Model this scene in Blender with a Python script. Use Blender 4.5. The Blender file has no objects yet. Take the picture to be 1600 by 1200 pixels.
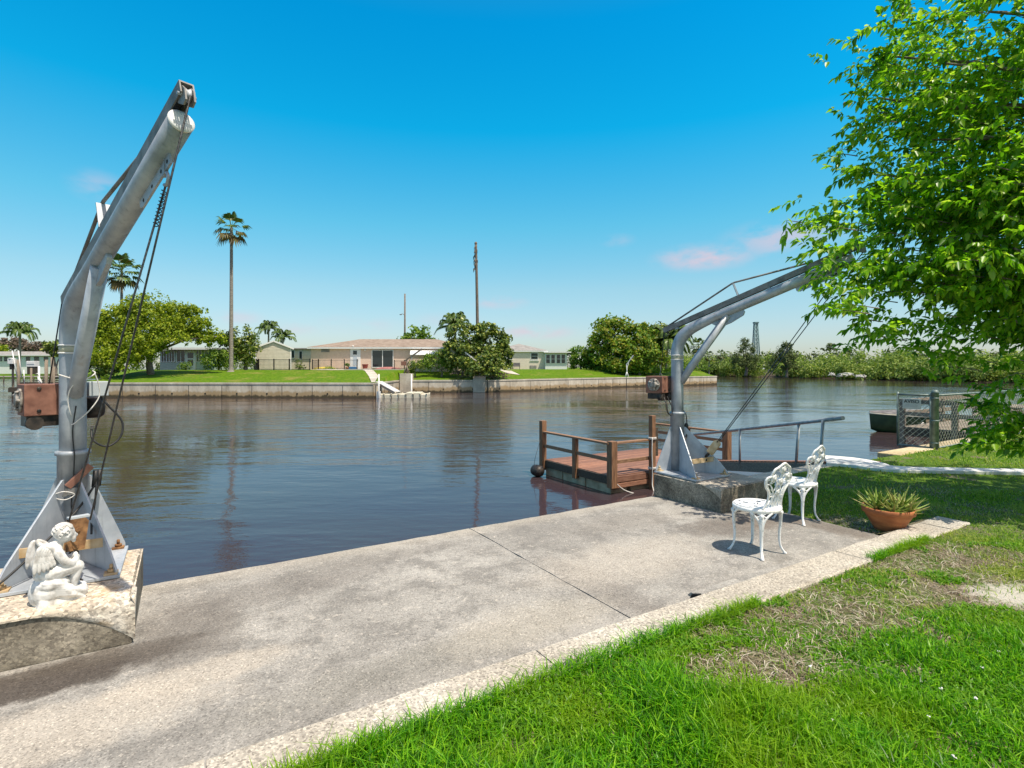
import bpy, bmesh, math, random
import numpy as np
from mathutils import Vector, Matrix

# ------------------------------------------------------------------ camera, sky, sun
scene = bpy.context.scene
COL = scene.collection
random.seed(7)
rng = np.random.default_rng(11)
R = math.radians
EYE = 1.7                       # eye height above the patio (patio top is z = 0)
FPX, CX, HY = 840.0, 800.0, 573.0   # focal length / centre / horizon of the 1600x1200 photograph
WATER = -1.5

cam = bpy.data.cameras.new('camera')
cam.sensor_width = 36.0
cam.lens = FPX / 1600.0 * 36.0
cam.shift_y = -(600.0 - HY) / 1600.0
cam.clip_start = 0.05
cam.clip_end = 6000.0
cam_o = bpy.data.objects.new('camera', cam)
cam_o.location = (0, 0, EYE)
cam_o.rotation_euler = (R(90), 0, 0)
COL.objects.link(cam_o)
scene.camera = cam_o

SUN_EL = R(66)
SUN_H = Vector((0.74, -0.67, 0)).normalized()      # horizontal direction towards the sun
sun_vec = Vector((SUN_H.x * math.cos(SUN_EL), SUN_H.y * math.cos(SUN_EL), math.sin(SUN_EL)))
sl = bpy.data.lights.new('sun', 'SUN')
sl.energy = 4.7
sl.angle = R(0.5)
sl.color = (1.0, 0.91, 0.77)
so = bpy.data.objects.new('sun', sl)
so.rotation_euler = sun_vec.to_track_quat('Z', 'Y').to_euler()
so.location = (5, -5, 20)
COL.objects.link(so)

world = bpy.data.worlds.new('World')
scene.world = world
world.use_nodes = True
wt = world.node_tree
for n in list(wt.nodes):
    wt.nodes.remove(n)


def wn(kind, **kw):
    n = wt.nodes.new(kind)
    for k, v in kw.items():
        setattr(n, k, v)
    return n


w_out = wn('ShaderNodeOutputWorld')
w_bg = wn('ShaderNodeBackground')
w_bg.inputs['Strength'].default_value = 0.15
w_sky = wn('ShaderNodeTexSky', sky_type='NISHITA')
w_sky.sun_disc = False
w_sky.sun_elevation = SUN_EL
w_sky.sun_rotation = math.atan2(SUN_H.x, SUN_H.y)
w_sky.altitude = 0
w_sky.air_density = 1.0
w_sky.dust_density = 0.6
w_sky.ozone_density = 2.0
w_geo = wn('ShaderNodeNewGeometry')
w_neg = wn('ShaderNodeVectorMath', operation='SCALE')
w_neg.inputs['Scale'].default_value = -1.0
wt.links.new(w_geo.outputs['Incoming'], w_neg.inputs[0])
w_sep = wn('ShaderNodeSeparateXYZ')
wt.links.new(w_neg.outputs[0], w_sep.inputs[0])
# depth of the blue grows with the height above the horizon (the photograph's strong polarised sky)
w_ramp = wn('ShaderNodeValToRGB')
cr = w_ramp.color_ramp
SKY_STOPS = [(0.0, (0.62, 0.645, 0.71)), (0.06, (0.655, 0.71, 0.75)), (0.141, (0.64, 0.835, 0.78)), (0.25, (0.35, 0.985, 0.94)),
             (0.40, (0.02, 1.04, 1.17)), (0.54, (0.004, 0.98, 1.24)), (1.0, (0.5, 0.8, 0.9))]
for i, (p, c) in enumerate(SKY_STOPS):
    e = cr.elements[i] if i < 2 else cr.elements.new(p)
    e.position = p
    e.color = (*c, 1)
wt.links.new(w_sep.outputs['Z'], w_ramp.inputs[0])
w_dot = wn('ShaderNodeVectorMath', operation='DOT_PRODUCT')
wt.links.new(w_neg.outputs[0], w_dot.inputs[0])
w_dot.inputs[1].default_value = sun_vec
w_near = wn('ShaderNodeMapRange', interpolation_type='SMOOTHSTEP')
w_near.inputs[1].default_value = 0.44
w_near.inputs[2].default_value = 0.80
wt.links.new(w_dot.outputs['Value'], w_near.inputs[0])
w_tint = wn('ShaderNodeMix', data_type='RGBA')
wt.links.new(w_near.outputs[0], w_tint.inputs[0])
wt.links.new(w_ramp.outputs[0], w_tint.inputs[6])
w_tint.inputs[7].default_value = (1.75, 1.12, 0.72, 1)      # whiter towards the sun
w_mul = wn('ShaderNodeMix', data_type='RGBA', blend_type='MULTIPLY')
w_mul.inputs[0].default_value = 1.0
wt.links.new(w_sky.outputs[0], w_mul.inputs[6])
wt.links.new(w_tint.outputs[2], w_mul.inputs[7])
# a few small far clouds, each at its own direction, broken up by noise
w_noise = wn('ShaderNodeTexNoise')
w_noise.inputs['Scale'].default_value = 16.0
w_noise.inputs['Detail'].default_value = 6.0
w_map = wn('ShaderNodeMapping')
w_map.inputs['Scale'].default_value = (1, 1, 2.2)
wt.links.new(w_neg.outputs[0], w_map.inputs[0])
wt.links.new(w_map.outputs[0], w_noise.inputs['Vector'])
w_nr = wn('ShaderNodeMapRange')
w_nr.inputs[1].default_value = 0.36
w_nr.inputs[2].default_value = 0.56
wt.links.new(w_noise.outputs[0], w_nr.inputs[0])
acc = None
for (px, py, rx, ry, amp) in [(1100, 402, 85, 24, 1.0), (1225, 372, 95, 34, 0.75), (780, 473, 50, 12, 0.6), (835, 519, 70, 13, 0.8),
                              (155, 292, 40, 28, 0.4), (372, 496, 40, 14, 0.45), (450, 512, 50, 14, 0.35), (965, 376, 30, 12, 0.3),
                              (560, 506, 70, 16, 0.3), (700, 500, 60, 14, 0.25), (-300, 380, 150, 40, 0.7), (2100, 330, 160, 40, 0.7)]:
    dv = Vector(((px - CX) / FPX, 1.0, (HY - py) / FPX))
    L = dv.length
    d = dv.normalized()
    sx, sz = FPX * L / rx, FPX * L / ry
    sub = wn('ShaderNodeVectorMath', operation='SUBTRACT')
    wt.links.new(w_neg.outputs[0], sub.inputs[0])
    sub.inputs[1].default_value = d
    mul = wn('ShaderNodeVectorMath', operation='MULTIPLY')
    wt.links.new(sub.outputs[0], mul.inputs[0])
    mul.inputs[1].default_value = (sx, sx * 0.6, sz)
    ln = wn('ShaderNodeVectorMath', operation='LENGTH')
    wt.links.new(mul.outputs[0], ln.inputs[0])
    mr = wn('ShaderNodeMapRange', interpolation_type='SMOOTHSTEP')
    mr.inputs[1].default_value = 1.15
    mr.inputs[2].default_value = 0.1
    mr.inputs[3].default_value = 0.0
    mr.inputs[4].default_value = amp
    wt.links.new(ln.outputs['Value'], mr.inputs[0])
    if acc is None:
        acc = mr.outputs[0]
    else:
        mx = wn('ShaderNodeMath', operation='MAXIMUM')
        wt.links.new(acc, mx.inputs[0])
        wt.links.new(mr.outputs[0], mx.inputs[1])
        acc = mx.outputs[0]
w_cm = wn('ShaderNodeMath', operation='MULTIPLY')
wt.links.new(acc, w_cm.inputs[0])
wt.links.new(w_nr.outputs[0], w_cm.inputs[1])
w_cm2 = wn('ShaderNodeMath', operation='MULTIPLY')
w_cm2.inputs[1].default_value = 0.8
wt.links.new(w_cm.outputs[0], w_cm2.inputs[0])
w_mix = wn('ShaderNodeMix', data_type='RGBA')
wt.links.new(w_cm2.outputs[0], w_mix.inputs[0])
wt.links.new(w_mul.outputs[2], w_mix.inputs[6])
CLOUD = (4.1, 3.3, 3.8, 1)
w_mix.inputs[7].default_value = CLOUD
wt.links.new(w_mix.outputs[2], w_bg.inputs['Color'])
wt.links.new(w_bg.outputs[0], w_out.inputs['Surface'])

vs = scene.view_settings
vs.view_transform = 'Standard'
vs.look = 'None'
vs.exposure = 0.3
vs.gamma = 1.0
vs.use_curve_mapping = False
cy = scene.cycles
cy.use_denoising = True
cy.max_bounces = 8
cy.diffuse_bounces = 5
cy.glossy_bounces = 3
cy.transmission_bounces = 4
cy.transparent_max_bounces = 6
cy.caustics_reflective = False
cy.caustics_refractive = False
cy.sample_clamp_indirect = 6.0

# ------------------------------------------------------------------ frames
U = Vector((0.8525, 0.5227, 0.0))     # along the quay
V = Vector((-0.5227, 0.8525, 0.0))    # out over the water
Z = Vector((0, 0, 1))
ROT = math.atan2(U.y, U.x)
MUV = Matrix((U, V, Z)).transposed()


def W(u, v, z=0.0):
    return U * u + V * v + Z * z


def P(px, py, z=0.0):
    """where the sight line through a photograph pixel meets the level z"""
    y = FPX * (EYE - z) / (py - HY)
    return Vector(((px - CX) / FPX * y, y, z))


def T(px, py, y):
    """the point of a photograph pixel at depth y"""
    return Vector(((px - CX) / FPX * y, y, EYE + (HY - py) / FPX * y))


# ------------------------------------------------------------------ mesh helpers
class MB:
    def __init__(s):
        s.v, s.f, s.sm, s.mi = [], [], [], []

    def add(s, verts, faces, smooth=False, mi=0):
        o = len(s.v)
        s.v += [tuple(p) for p in verts]
        for f in faces:
            s.f.append(tuple(i + o for i in f))
            s.sm.append(smooth)
            s.mi.append(mi)

    def box(s, c, size, M=None, mi=0, taper=1.0):
        c = Vector(c)
        hx, hy, hz = size[0] / 2, size[1] / 2, size[2] / 2
        pts = []
        for z in (-hz, hz):
            k = taper if z > 0 else 1.0
            for x, y in ((-hx, -hy), (hx, -hy), (hx, hy), (-hx, hy)):
                p = Vector((x * k, y * k, z))
                pts.append(c + (M @ p if M else p))
        s.add(pts, [(3, 2, 1, 0), (4, 5, 6, 7), (0, 1, 5, 4), (1, 2, 6, 5), (2, 3, 7, 6), (3, 0, 4, 7)], False, mi)
        return s

    def bar(s, a, b, w, h, up=Z, mi=0):
        a, b = Vector(a), Vector(b)
        d = (b - a)
        L = d.length
        d.normalize()
        side = d.cross(up)
        if side.length < 1e-5:
            side = d.cross(Vector((1, 0, 0)))
        side.normalize()
        up2 = side.cross(d).normalized()
        M = Matrix((d, side, up2)).transposed()
        return s.box((a + b) / 2, (L, w, h), M, mi)

    def tube(s, pts, r, n=10, cap=True, mi=0, flat=None, smooth=True):
        pts = [Vector(p) for p in pts]
        m = len(pts)
        rr = r if isinstance(r, (list, tuple)) else [r] * m
        tang = []
        for i in range(m):
            t = pts[min(i + 1, m - 1)] - pts[max(i - 1, 0)]
            if t.length < 1e-9:
                t = Vector((0, 0, 1))
            tang.append(t.normalized())
        t0 = tang[0]
        ref = Vector((0, 0, 1)) if abs(t0.z) < 0.9 else Vector((1, 0, 0))
        if flat is not None:
            ref = Vector(flat[0])
        nrm = (ref - t0 * ref.dot(t0)).normalized()
        verts, faces = [], []
        for i in range(m):
            t = tang[i]
            nrm = (nrm - t * nrm.dot(t))
            if nrm.length < 1e-6:
                nrm = t.orthogonal()
            nrm.normalize()
            bn = t.cross(nrm)
            fl = flat[1] if flat is not None else 1.0
            for k in range(n):
                a = 2 * math.pi * k / n
                verts.append(pts[i] + nrm * (math.cos(a) * rr[i] * fl) + bn * (math.sin(a) * rr[i]))
        for i in range(m - 1):
            for k in range(n):
                a, b = i * n + k, i * n + (k + 1) % n
                faces.append((a, b, b + n, a + n))
        s.add(verts, faces, smooth, mi)
        if cap:
            o = len(s.v) - len(verts)
            s.f.append(tuple(o + k for k in range(n - 1, -1, -1)))
            s.f.append(tuple(o + (m - 1) * n + k for k in range(n)))
            s.sm += [False, False]
            s.mi += [mi, mi]
        return s

    def lathe(s, prof, n=24, c=(0, 0, 0), M=None, mi=0, smooth=True):
        c = Vector(c)
        verts, faces = [], []
        for (r, z) in prof:
            for k in range(n):
                a = 2 * math.pi * k / n
                p = Vector((r * math.cos(a), r * math.sin(a), z))
                verts.append(c + (M @ p if M else p))
        for i in range(len(prof) - 1):
            for k in range(n):
                a, b = i * n + k, i * n + (k + 1) % n
                faces.append((a, b, b + n, a + n))
        s.add(verts, faces, smooth, mi)
        o = len(s.v) - len(verts)
        if prof[0][0] > 1e-4:
            s.f.append(tuple(o + k for k in range(n - 1, -1, -1)))
            s.sm.append(False)
            s.mi.append(mi)
        if prof[-1][0] > 1e-4:
            s.f.append(tuple(o + (len(prof) - 1) * n + k for k in range(n)))
            s.sm.append(False)
            s.mi.append(mi)
        return s

    def prism(s, poly, O, ex, ey, t, mi=0):
        """polygon (a,b) in the plane ex,ey through O, thickness t centred on it"""
        O, ex, ey = Vector(O), Vector(ex), Vector(ey)
        ez = ex.cross(ey).normalized() * (t / 2)
        n = len(poly)
        lo = [O + ex * a + ey * b - ez for a, b in poly]
        hi = [O + ex * a + ey * b + ez for a, b in poly]
        f = [tuple(range(n - 1, -1, -1)), tuple(range(n, 2 * n))]
        for k in range(n):
            j = (k + 1) % n
            f.append((k, j, n + j, n + k))
        s.add(lo + hi, f, False, mi)
        return s

    def ell(s, c, r, nu=14, nv=9, M=None, mi=0):
        c = Vector(c)
        verts, faces = [], []
        for i in range(nv + 1):
            th = math.pi * i / nv
            for k in range(nu):
                a = 2 * math.pi * k / nu
                p = Vector((r[0] * math.sin(th) * math.cos(a), r[1] * math.sin(th) * math.sin(a), -r[2] * math.cos(th)))
                verts.append(c + (M @ p if M else p))
        for i in range(nv):
            for k in range(nu):
                a, b = i * nu + k, i * nu + (k + 1) % nu
                faces.append((a, b, b + nu, a + nu))
        s.add(verts, faces, True, mi)
        return s

    def torus(s, c, R0, r, n=20, m=8, M=None, mi=0, a0=0.0, a1=2 * math.pi):
        pts = []
        full = abs(a1 - a0 - 2 * math.pi) < 1e-6
        for k in range(n + 1):
            a = a0 + (a1 - a0) * k / n
            p = Vector((R0 * math.cos(a), R0 * math.sin(a), 0))
            pts.append(Vector(c) + (M @ p if M else p))
        return s.tube(pts, r, m, not full, mi)

    def mesh(s, name):
        me = bpy.data.meshes.new(name)
        me.from_pydata(s.v, [], s.f)
        me.polygons.foreach_set('use_smooth', s.sm)
        me.polygons.foreach_set('material_index', s.mi)
        me.update()
        return me

    def build(s, name, mats, parent=None, bevel=0.0, seg=2):
        me = s.mesh(name)
        for m in (mats if isinstance(mats, (list, tuple)) else [mats]):
            me.materials.append(m)
        o = bpy.data.objects.new(name, me)
        COL.objects.link(o)
        if parent:
            o.parent = parent
        if bevel > 0:
            md = o.modifiers.new('bevel', 'BEVEL')
            md.width = bevel
            md.segments = seg
            md.limit_method = 'ANGLE'
            md.angle_limit = R(40)
        return o


def crom(pts, k=6):
    """Catmull-Rom through the points"""
    pts = [Vector(p) for p in pts]
    out = []
    n = len(pts)
    for i in range(n - 1):
        p0, p1, p2, p3 = pts[max(i - 1, 0)], pts[i], pts[i + 1], pts[min(i + 2, n - 1)]
        for j in range(k):
            t = j / k
            t2, t3 = t * t, t * t * t
            out.append(0.5 * ((2 * p1) + (p2 - p0) * t + (2 * p0 - 5 * p1 + 4 * p2 - p3) * t2 + (3 * p1 - p0 - 3 * p2 + p3) * t3))
    out.append(pts[-1])
    return out


def np_obj(name, verts, faces, mat, parent=None, smooth=False, mats=None, mi=None):
    me = bpy.data.meshes.new(name)
    verts = np.asarray(verts, dtype=np.float32).reshape(-1, 3)
    faces = np.asarray(faces, dtype=np.int32)
    k = faces.shape[1]
    me.vertices.add(len(verts))
    me.vertices.foreach_set('co', verts.ravel())
    me.loops.add(faces.size)
    me.loops.foreach_set('vertex_index', faces.ravel())
    me.polygons.add(len(faces))
    me.polygons.foreach_set('loop_start', np.arange(0, faces.size, k, dtype=np.int32))
    me.polygons.foreach_set('use_smooth', np.full(len(faces), smooth, dtype=bool))
    for m in (mats or [mat]):
        me.materials.append(m)
    if mi is not None:
        me.polygons.foreach_set('material_index', np.asarray(mi, dtype=np.int32))
    me.update(calc_edges=True)
    me.validate()
    o = bpy.data.objects.new(name, me)
    COL.objects.link(o)
    if parent:
        o.parent = parent
    return o


def empty(name, loc=(0, 0, 0), rz=0.0):
    o = bpy.data.objects.new(name, None)
    o.empty_display_size = 0.1
    o.location = loc
    o.rotation_euler = (0, 0, rz)
    COL.objects.link(o)
    return o


def tag(o, label, cat=None, group=None, kind=None):
    o['label'] = label
    if cat:
        o['category'] = cat
    if group:
        o['group'] = group
    if kind:
        o['kind'] = kind
    return o


def struct(o, label):
    o['label'] = label
    o['kind'] = 'structure'
    return o


def copy_tree(o, parent=None):
    c = o.copy()
    COL.objects.link(c)
    c.parent = parent
    for ch in list(o.children):
        copy_tree(ch, c)
    return c


# ------------------------------------------------------------------ materials
def new_mat(name):
    m = bpy.data.materials.new(name)
    m.use_nodes = True
    nt = m.node_tree
    b = nt.nodes['Principled BSDF']
    return m, nt, b


def nd(nt, kind, **kw):
    n = nt.nodes.new(kind)
    for k, v in kw.items():
        if k in n.inputs.keys() if hasattr(n.inputs, 'keys') else False:
            n.inputs[k].default_value = v
        else:
            setattr(n, k, v)
    return n


def coords(nt, scale=(1, 1, 1), kind='Object'):
    tc = nt.nodes.new('ShaderNodeTexCoord')
    mp = nt.nodes.new('ShaderNodeMapping')
    mp.inputs['Scale'].default_value = scale
    nt.links.new(tc.outputs[kind], mp.inputs[0])
    return mp.outputs[0]


def noise(nt, vec, scale, detail=5, rough=0.55):
    n = nt.nodes.new('ShaderNodeTexNoise')
    n.inputs['Scale'].default_value = scale
    n.inputs['Detail'].default_value = detail
    n.inputs['Roughness'].default_value = rough
    nt.links.new(vec, n.inputs['Vector'])
    return n.outputs[0]


def ramp(nt, fac, stops):
    n = nt.nodes.new('ShaderNodeValToRGB')
    for i, (p, c) in enumerate(stops):
        e = n.color_ramp.elements[i] if i < 2 else n.color_ramp.elements.new(p)
        e.position = p
        e.color = (*c, 1) if len(c) == 3 else c
    nt.links.new(fac, n.inputs[0])
    return n.outputs[0]


def mixc(nt, fac, a, b, blend='MIX'):
    n = nt.nodes.new('ShaderNodeMix')
    n.data_type = 'RGBA'
    n.blend_type = blend
    for sock, val in ((n.inputs[0], fac), (n.inputs[6], a), (n.inputs[7], b)):
        if isinstance(val, (int, float)):
            sock.default_value = val
        elif isinstance(val, (tuple, list)):
            sock.default_value = (*val, 1) if len(val) == 3 else val
        else:
            nt.links.new(val, sock)
    return n.outputs[2]


def maprange(nt, val, a, b, c=0.0, d=1.0, smooth=True):
    n = nt.nodes.new('ShaderNodeMapRange')
    if smooth:
        n.interpolation_type = 'SMOOTHSTEP'
    for i, x in enumerate((a, b, c, d)):
        n.inputs[i + 1].default_value = x
    nt.links.new(val, n.inputs[0])
    return n.outputs[0]


def math_n(nt, op, a, b=0.0):
    n = nt.nodes.new('ShaderNodeMath')
    n.operation = op
    for i, v in enumerate((a, b)):
        if isinstance(v, (int, float)):
            n.inputs[i].default_value = v
        else:
            nt.links.new(v, n.inputs[i])
    return n.outputs[0]


def bump(nt, b, h, strength=0.3, dist=0.01):
    n = nt.nodes.new('ShaderNodeBump')
    n.inputs['Strength'].default_value = strength
    n.inputs['Distance'].default_value = dist
    nt.links.new(h, n.inputs['Height'])
    nt.links.new(n.outputs[0], b.inputs['Normal'])
    return n


def simple(name, c1, c2=None, scale=8.0, rough=0.7, metal=0.0, bs=0.15, bd=0.004, stretch=(1, 1, 1), detail=5, lo=0.35, hi=0.65, spec=0.5):
    m, nt, b = new_mat(name)
    b.inputs['Roughness'].default_value = rough
    b.inputs['Metallic'].default_value = metal
    b.inputs['Specular IOR Level'].default_value = spec
    vec = coords(nt, stretch)
    n = noise(nt, vec, scale, detail)
    col = ramp(nt, n, [(lo, c1), (hi, c2 or c1)])
    nt.links.new(col, b.inputs['Base Color'])
    if bs > 0:
        bump(nt, b, n, bs, bd)
    return m


def leaf_mat(name, cols, rough=0.5, transl=0.35, patch=None, patch_scale=0.5, spec=0.35):
    m, nt, b = new_mat(name)
    out = nt.nodes['Material Output']
    g = nt.nodes.new('ShaderNodeNewGeometry')
    k = len(cols)
    col = ramp(nt, g.outputs['Random Per Island'], [(i / max(1, k - 1), c) for i, c in enumerate(cols)])
    if patch:
        pn = noise(nt, coords(nt), patch_scale, 3)
        f = maprange(nt, pn, 0.45, 0.65)
        col = mixc(nt, math_n(nt, 'MULTIPLY', f, 0.75), col, patch)
    nt.links.new(col, b.inputs['Base Color'])
    b.inputs['Roughness'].default_value = rough
    b.inputs['Specular IOR Level'].default_value = spec
    tr = nt.nodes.new('ShaderNodeBsdfTranslucent')
    bright = mixc(nt, 1.0, col, (1.25, 1.35, 0.7), 'MULTIPLY')
    nt.links.new(bright, tr.inputs['Color'])
    ms = nt.nodes.new('ShaderNodeMixShader')
    ms.inputs[0].default_value = transl
    nt.links.new(b.outputs[0], ms.inputs[1])
    nt.links.new(tr.outputs[0], ms.inputs[2])
    nt.links.new(ms.outputs[0], out.inputs['Surface'])
    return m


def concrete_mat(name, base, dark, light, speck=110.0, stain=1.2, rough=0.9, speck_amt=0.55, bd=0.004, rust=None):
    m, nt, b = new_mat(name)
    b.inputs['Roughness'].default_value = rough
    b.inputs['Specular IOR Level'].default_value = 0.25
    vec = coords(nt)
    big = noise(nt, vec, stain, 6, 0.6)
    mid = noise(nt, vec, stain * 5.5, 6, 0.65)
    col = ramp(nt, big, [(0.34, dark), (0.5, base), (0.66, light)])
    col = mixc(nt, math_n(nt, 'MULTIPLY', maprange(nt, mid, 0.38, 0.72), 0.5), col, mixc(nt, 0.5, dark, base))
    vo = nt.nodes.new('ShaderNodeTexVoronoi')
    vo.inputs['Scale'].default_value = speck
    nt.links.new(vec, vo.inputs['Vector'])
    sp = nt.nodes.new('ShaderNodeSeparateColor')
    nt.links.new(vo.outputs['Color'], sp.inputs[0])
    grain = ramp(nt, sp.outputs[0], [(0.0, (0.45, 0.43, 0.42)), (0.35, (0.9, 0.89, 0.87)), (0.75, (1.1, 1.09, 1.06)), (1.0, (1.55, 1.52, 1.45))])
    col = mixc(nt, speck_amt, col, grain, 'MULTIPLY')
    if rust:
        rn = noise(nt, vec, stain * 2.1, 4)
        col = mixc(nt, math_n(nt, 'MULTIPLY', maprange(nt, rn, 0.55, 0.7), 0.6), col, rust)
    nt.links.new(col, b.inputs['Base Color'])
    fine = noise(nt, vec, speck * 0.8, 3)
    bump(nt, b, fine, 0.6, bd)
    return m


M = {}
def weathered_steel(name, lo, mid, hi, rust_amt):
    m, nt, b = new_mat(name)
    b.inputs['Roughness'].default_value = 0.48
    b.inputs['Metallic'].default_value = 0.3
    vec = coords(nt)
    n1 = noise(nt, vec, 5.0, 8, 0.65)
    st = noise(nt, coords(nt, (9, 9, 0.8)), 2.2, 5, 0.7)
    col = ramp(nt, n1, [(0.30, lo), (0.5, mid), (0.68, hi)])
    col = mixc(nt, math_n(nt, 'MULTIPLY', maprange(nt, st, 0.52, 0.74), 0.55), col, tuple(c * 0.45 for c in lo))
    rn = noise(nt, vec, 3.4, 6, 0.7)
    col = mixc(nt, math_n(nt, 'MULTIPLY', maprange(nt, rn, 0.60, 0.72), rust_amt), col, (0.26, 0.15, 0.075))
    nt.links.new(col, b.inputs['Base Color'])
    rr = nt.nodes.new('ShaderNodeMapRange')
    rr.inputs[3].default_value = 0.34
    rr.inputs[4].default_value = 0.68
    nt.links.new(n1, rr.inputs[0])
    nt.links.new(rr.outputs[0], b.inputs['Roughness'])
    bump(nt, b, noise(nt, vec, 30.0, 5), 0.12, 0.003)
    return m


M['galv'] = weathered_steel('galvanised_steel', (0.25, 0.275, 0.31), (0.37, 0.40, 0.44), (0.50, 0.53, 0.56), 0.35)
M['galv_dark'] = simple('weathered_channel_steel', (0.13, 0.125, 0.12), (0.26, 0.255, 0.25), 9.0, 0.6, 0.3, 0.1, 0.003, detail=8)
M['plate_paint'] = weathered_steel('grey_painted_plate', (0.34, 0.38, 0.43), (0.45, 0.49, 0.54), (0.55, 0.58, 0.62), 0.5)
M['rust_red'] = simple('rusty_red_paint', (0.15, 0.062, 0.042), (0.30, 0.142, 0.098), 11.0, 0.75, 0.0, 0.35, 0.004, detail=9)
M['rust_brown'] = simple('brown_rust', (0.10, 0.045, 0.02), (0.36, 0.19, 0.08), 22.0, 0.85, 0.1, 0.5, 0.004, detail=9)
M['rust_pale'] = simple('rust_stained_primer', (0.42, 0.27, 0.12), (0.62, 0.50, 0.33), 9.0, 0.8, 0.0, 0.2, 0.003, detail=8)
M['motor_black'] = simple('greasy_black_iron', (0.012, 0.012, 0.013), (0.07, 0.055, 0.045), 20.0, 0.5, 0.3, 0.3, 0.004)
M['cable'] = simple('steel_cable', (0.03, 0.032, 0.034), (0.10, 0.10, 0.10), 60.0, 0.45, 0.5, 0.3, 0.002)
M['black'] = simple('black_rubber', (0.012, 0.012, 0.012), (0.03, 0.03, 0.03), 20.0, 0.55)
M['gear'] = simple('greasy_grey_gear', (0.06, 0.05, 0.045), (0.46, 0.42, 0.37), 26.0, 0.6, 0.2, 0.5, 0.004, detail=8)
M['rope'] = simple('white_rope', (0.55, 0.53, 0.49), (0.75, 0.73, 0.7), 90.0, 0.9, 0, 0.5, 0.002)
M['box_grey'] = simple('grey_plastic_box', (0.42, 0.46, 0.49), (0.5, 0.53, 0.55), 5.0, 0.5)
M['white_cast'] = simple('worn_white_enamel', (0.48, 0.46, 0.43), (0.80, 0.80, 0.79), 34.0, 0.5, 0, 0.25, 0.002, detail=8, lo=0.30, hi=0.46)
M['plaster'] = simple('white_plaster', (0.42, 0.40, 0.37), (0.74, 0.73, 0.71), 20.0, 0.8, 0, 0.35, 0.004, detail=8, lo=0.32, hi=0.55)
M['terracotta'] = simple('terracotta', (0.30, 0.09, 0.03), (0.45, 0.16, 0.055), 7.0, 0.75, 0, 0.25, 0.004, stretch=(1, 1, 3))
M['soil'] = simple('dark_soil', (0.03, 0.02, 0.013), (0.09, 0.065, 0.04), 60.0, 0.95, 0, 0.8, 0.01)
M['wood_red'] = simple('red_brown_deck_board', (0.20, 0.092, 0.056), (0.34, 0.175, 0.112), 5.0, 0.75, 0, 0.2, 0.004, stretch=(1, 9, 9))
M['wood_post'] = simple('stained_post', (0.14, 0.068, 0.034), (0.31, 0.165, 0.085), 6.0, 0.7, 0, 0.25, 0.004, stretch=(8, 8, 0.7))
M['wood_rail'] = simple('stained_rail', (0.16, 0.085, 0.045), (0.36, 0.205, 0.115), 6.0, 0.7, 0, 0.25, 0.004, stretch=(1, 8, 8))
M['wood_grey'] = simple('weathered_grey_wood', (0.13, 0.105, 0.08), (0.30, 0.255, 0.20), 5.0, 0.85, 0, 0.3, 0.004, stretch=(2, 7, 7))
M['wood_dark'] = simple('wet_dark_wood', (0.03, 0.024, 0.018), (0.10, 0.075, 0.05), 6.0, 0.7, 0, 0.3, 0.004, stretch=(1, 6, 6))
M['float_pale'] = simple('pale_float_board', (0.34, 0.235, 0.14), (0.54, 0.41, 0.27), 4.0, 0.8, 0, 0.2, 0.004)
M['pipe'] = simple('grey_rail_pipe', (0.22, 0.25, 0.27), (0.38, 0.41, 0.43), 8.0, 0.45, 0.3)
M['fence_green'] = simple('green_coated_tube', (0.09, 0.13, 0.125), (0.20, 0.26, 0.25), 8.0, 0.5, 0.2)
M['wire'] = simple('galvanised_wire', (0.30, 0.33, 0.28), (0.48, 0.50, 0.44), 8.0, 0.45, 0.3)
M['sign_white'] = simple('faded_sign_face', (0.52, 0.52, 0.50), (0.64, 0.64, 0.62), 10.0, 0.6)
M['ink'] = simple('black_ink', (0.012, 0.012, 0.012), (0.02, 0.02, 0.02), 10.0, 0.6)
M['bark'] = simple('grey_bark', (0.10, 0.08, 0.06), (0.26, 0.22, 0.18), 9.0, 0.95, 0, 0.8, 0.03, stretch=(3, 3, 1))
M['bark_palm'] = simple('palm_bark', (0.16, 0.145, 0.125), (0.34, 0.31, 0.27), 4.0, 0.95, 0, 0.6, 0.03, stretch=(1, 1, 4))
M['wood_pole'] = simple('old_pole_wood', (0.11, 0.085, 0.065), (0.24, 0.19, 0.15), 5.0, 0.9, 0, 0.3, 0.02, stretch=(4, 4, 0.5))
M['stucco_pink'] = simple('peach_stucco', (0.62, 0.46, 0.36), (0.70, 0.53, 0.42), 3.0, 0.9, 0, 0.2, 0.01)
M['stucco_beige'] = simple('beige_stucco', (0.66, 0.57, 0.47), (0.74, 0.65, 0.54), 3.0, 0.9, 0, 0.2, 0.01)
M['siding'] = simple('cream_siding', (0.58, 0.54, 0.44), (0.66, 0.62, 0.52), 3.0, 0.8, 0, 0.1, 0.01)
M['trim'] = simple('white_trim', (0.68, 0.68, 0.67), (0.76, 0.76, 0.75), 4.0, 0.6)
M['sage'] = simple('pale_green_panel', (0.36, 0.44, 0.38), (0.44, 0.51, 0.45), 3.0, 0.75)
M['roof_brown'] = simple('brown_shingle', (0.21, 0.155, 0.118), (0.33, 0.26, 0.205), 1.6, 0.95, 0, 0.4, 0.03, stretch=(1, 1, 4), detail=9)
M['roof_grey'] = simple('grey_shingle', (0.20, 0.19, 0.175), (0.34, 0.32, 0.30), 1.6, 0.95, 0, 0.4, 0.03, detail=9)
M['iron'] = simple('black_iron_fence', (0.012, 0.012, 0.013), (0.025, 0.025, 0.025), 8.0, 0.5)
M['red_glaze'] = simple('red_glazed_pot', (0.20, 0.03, 0.025), (0.28, 0.05, 0.04), 5.0, 0.4)
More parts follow.
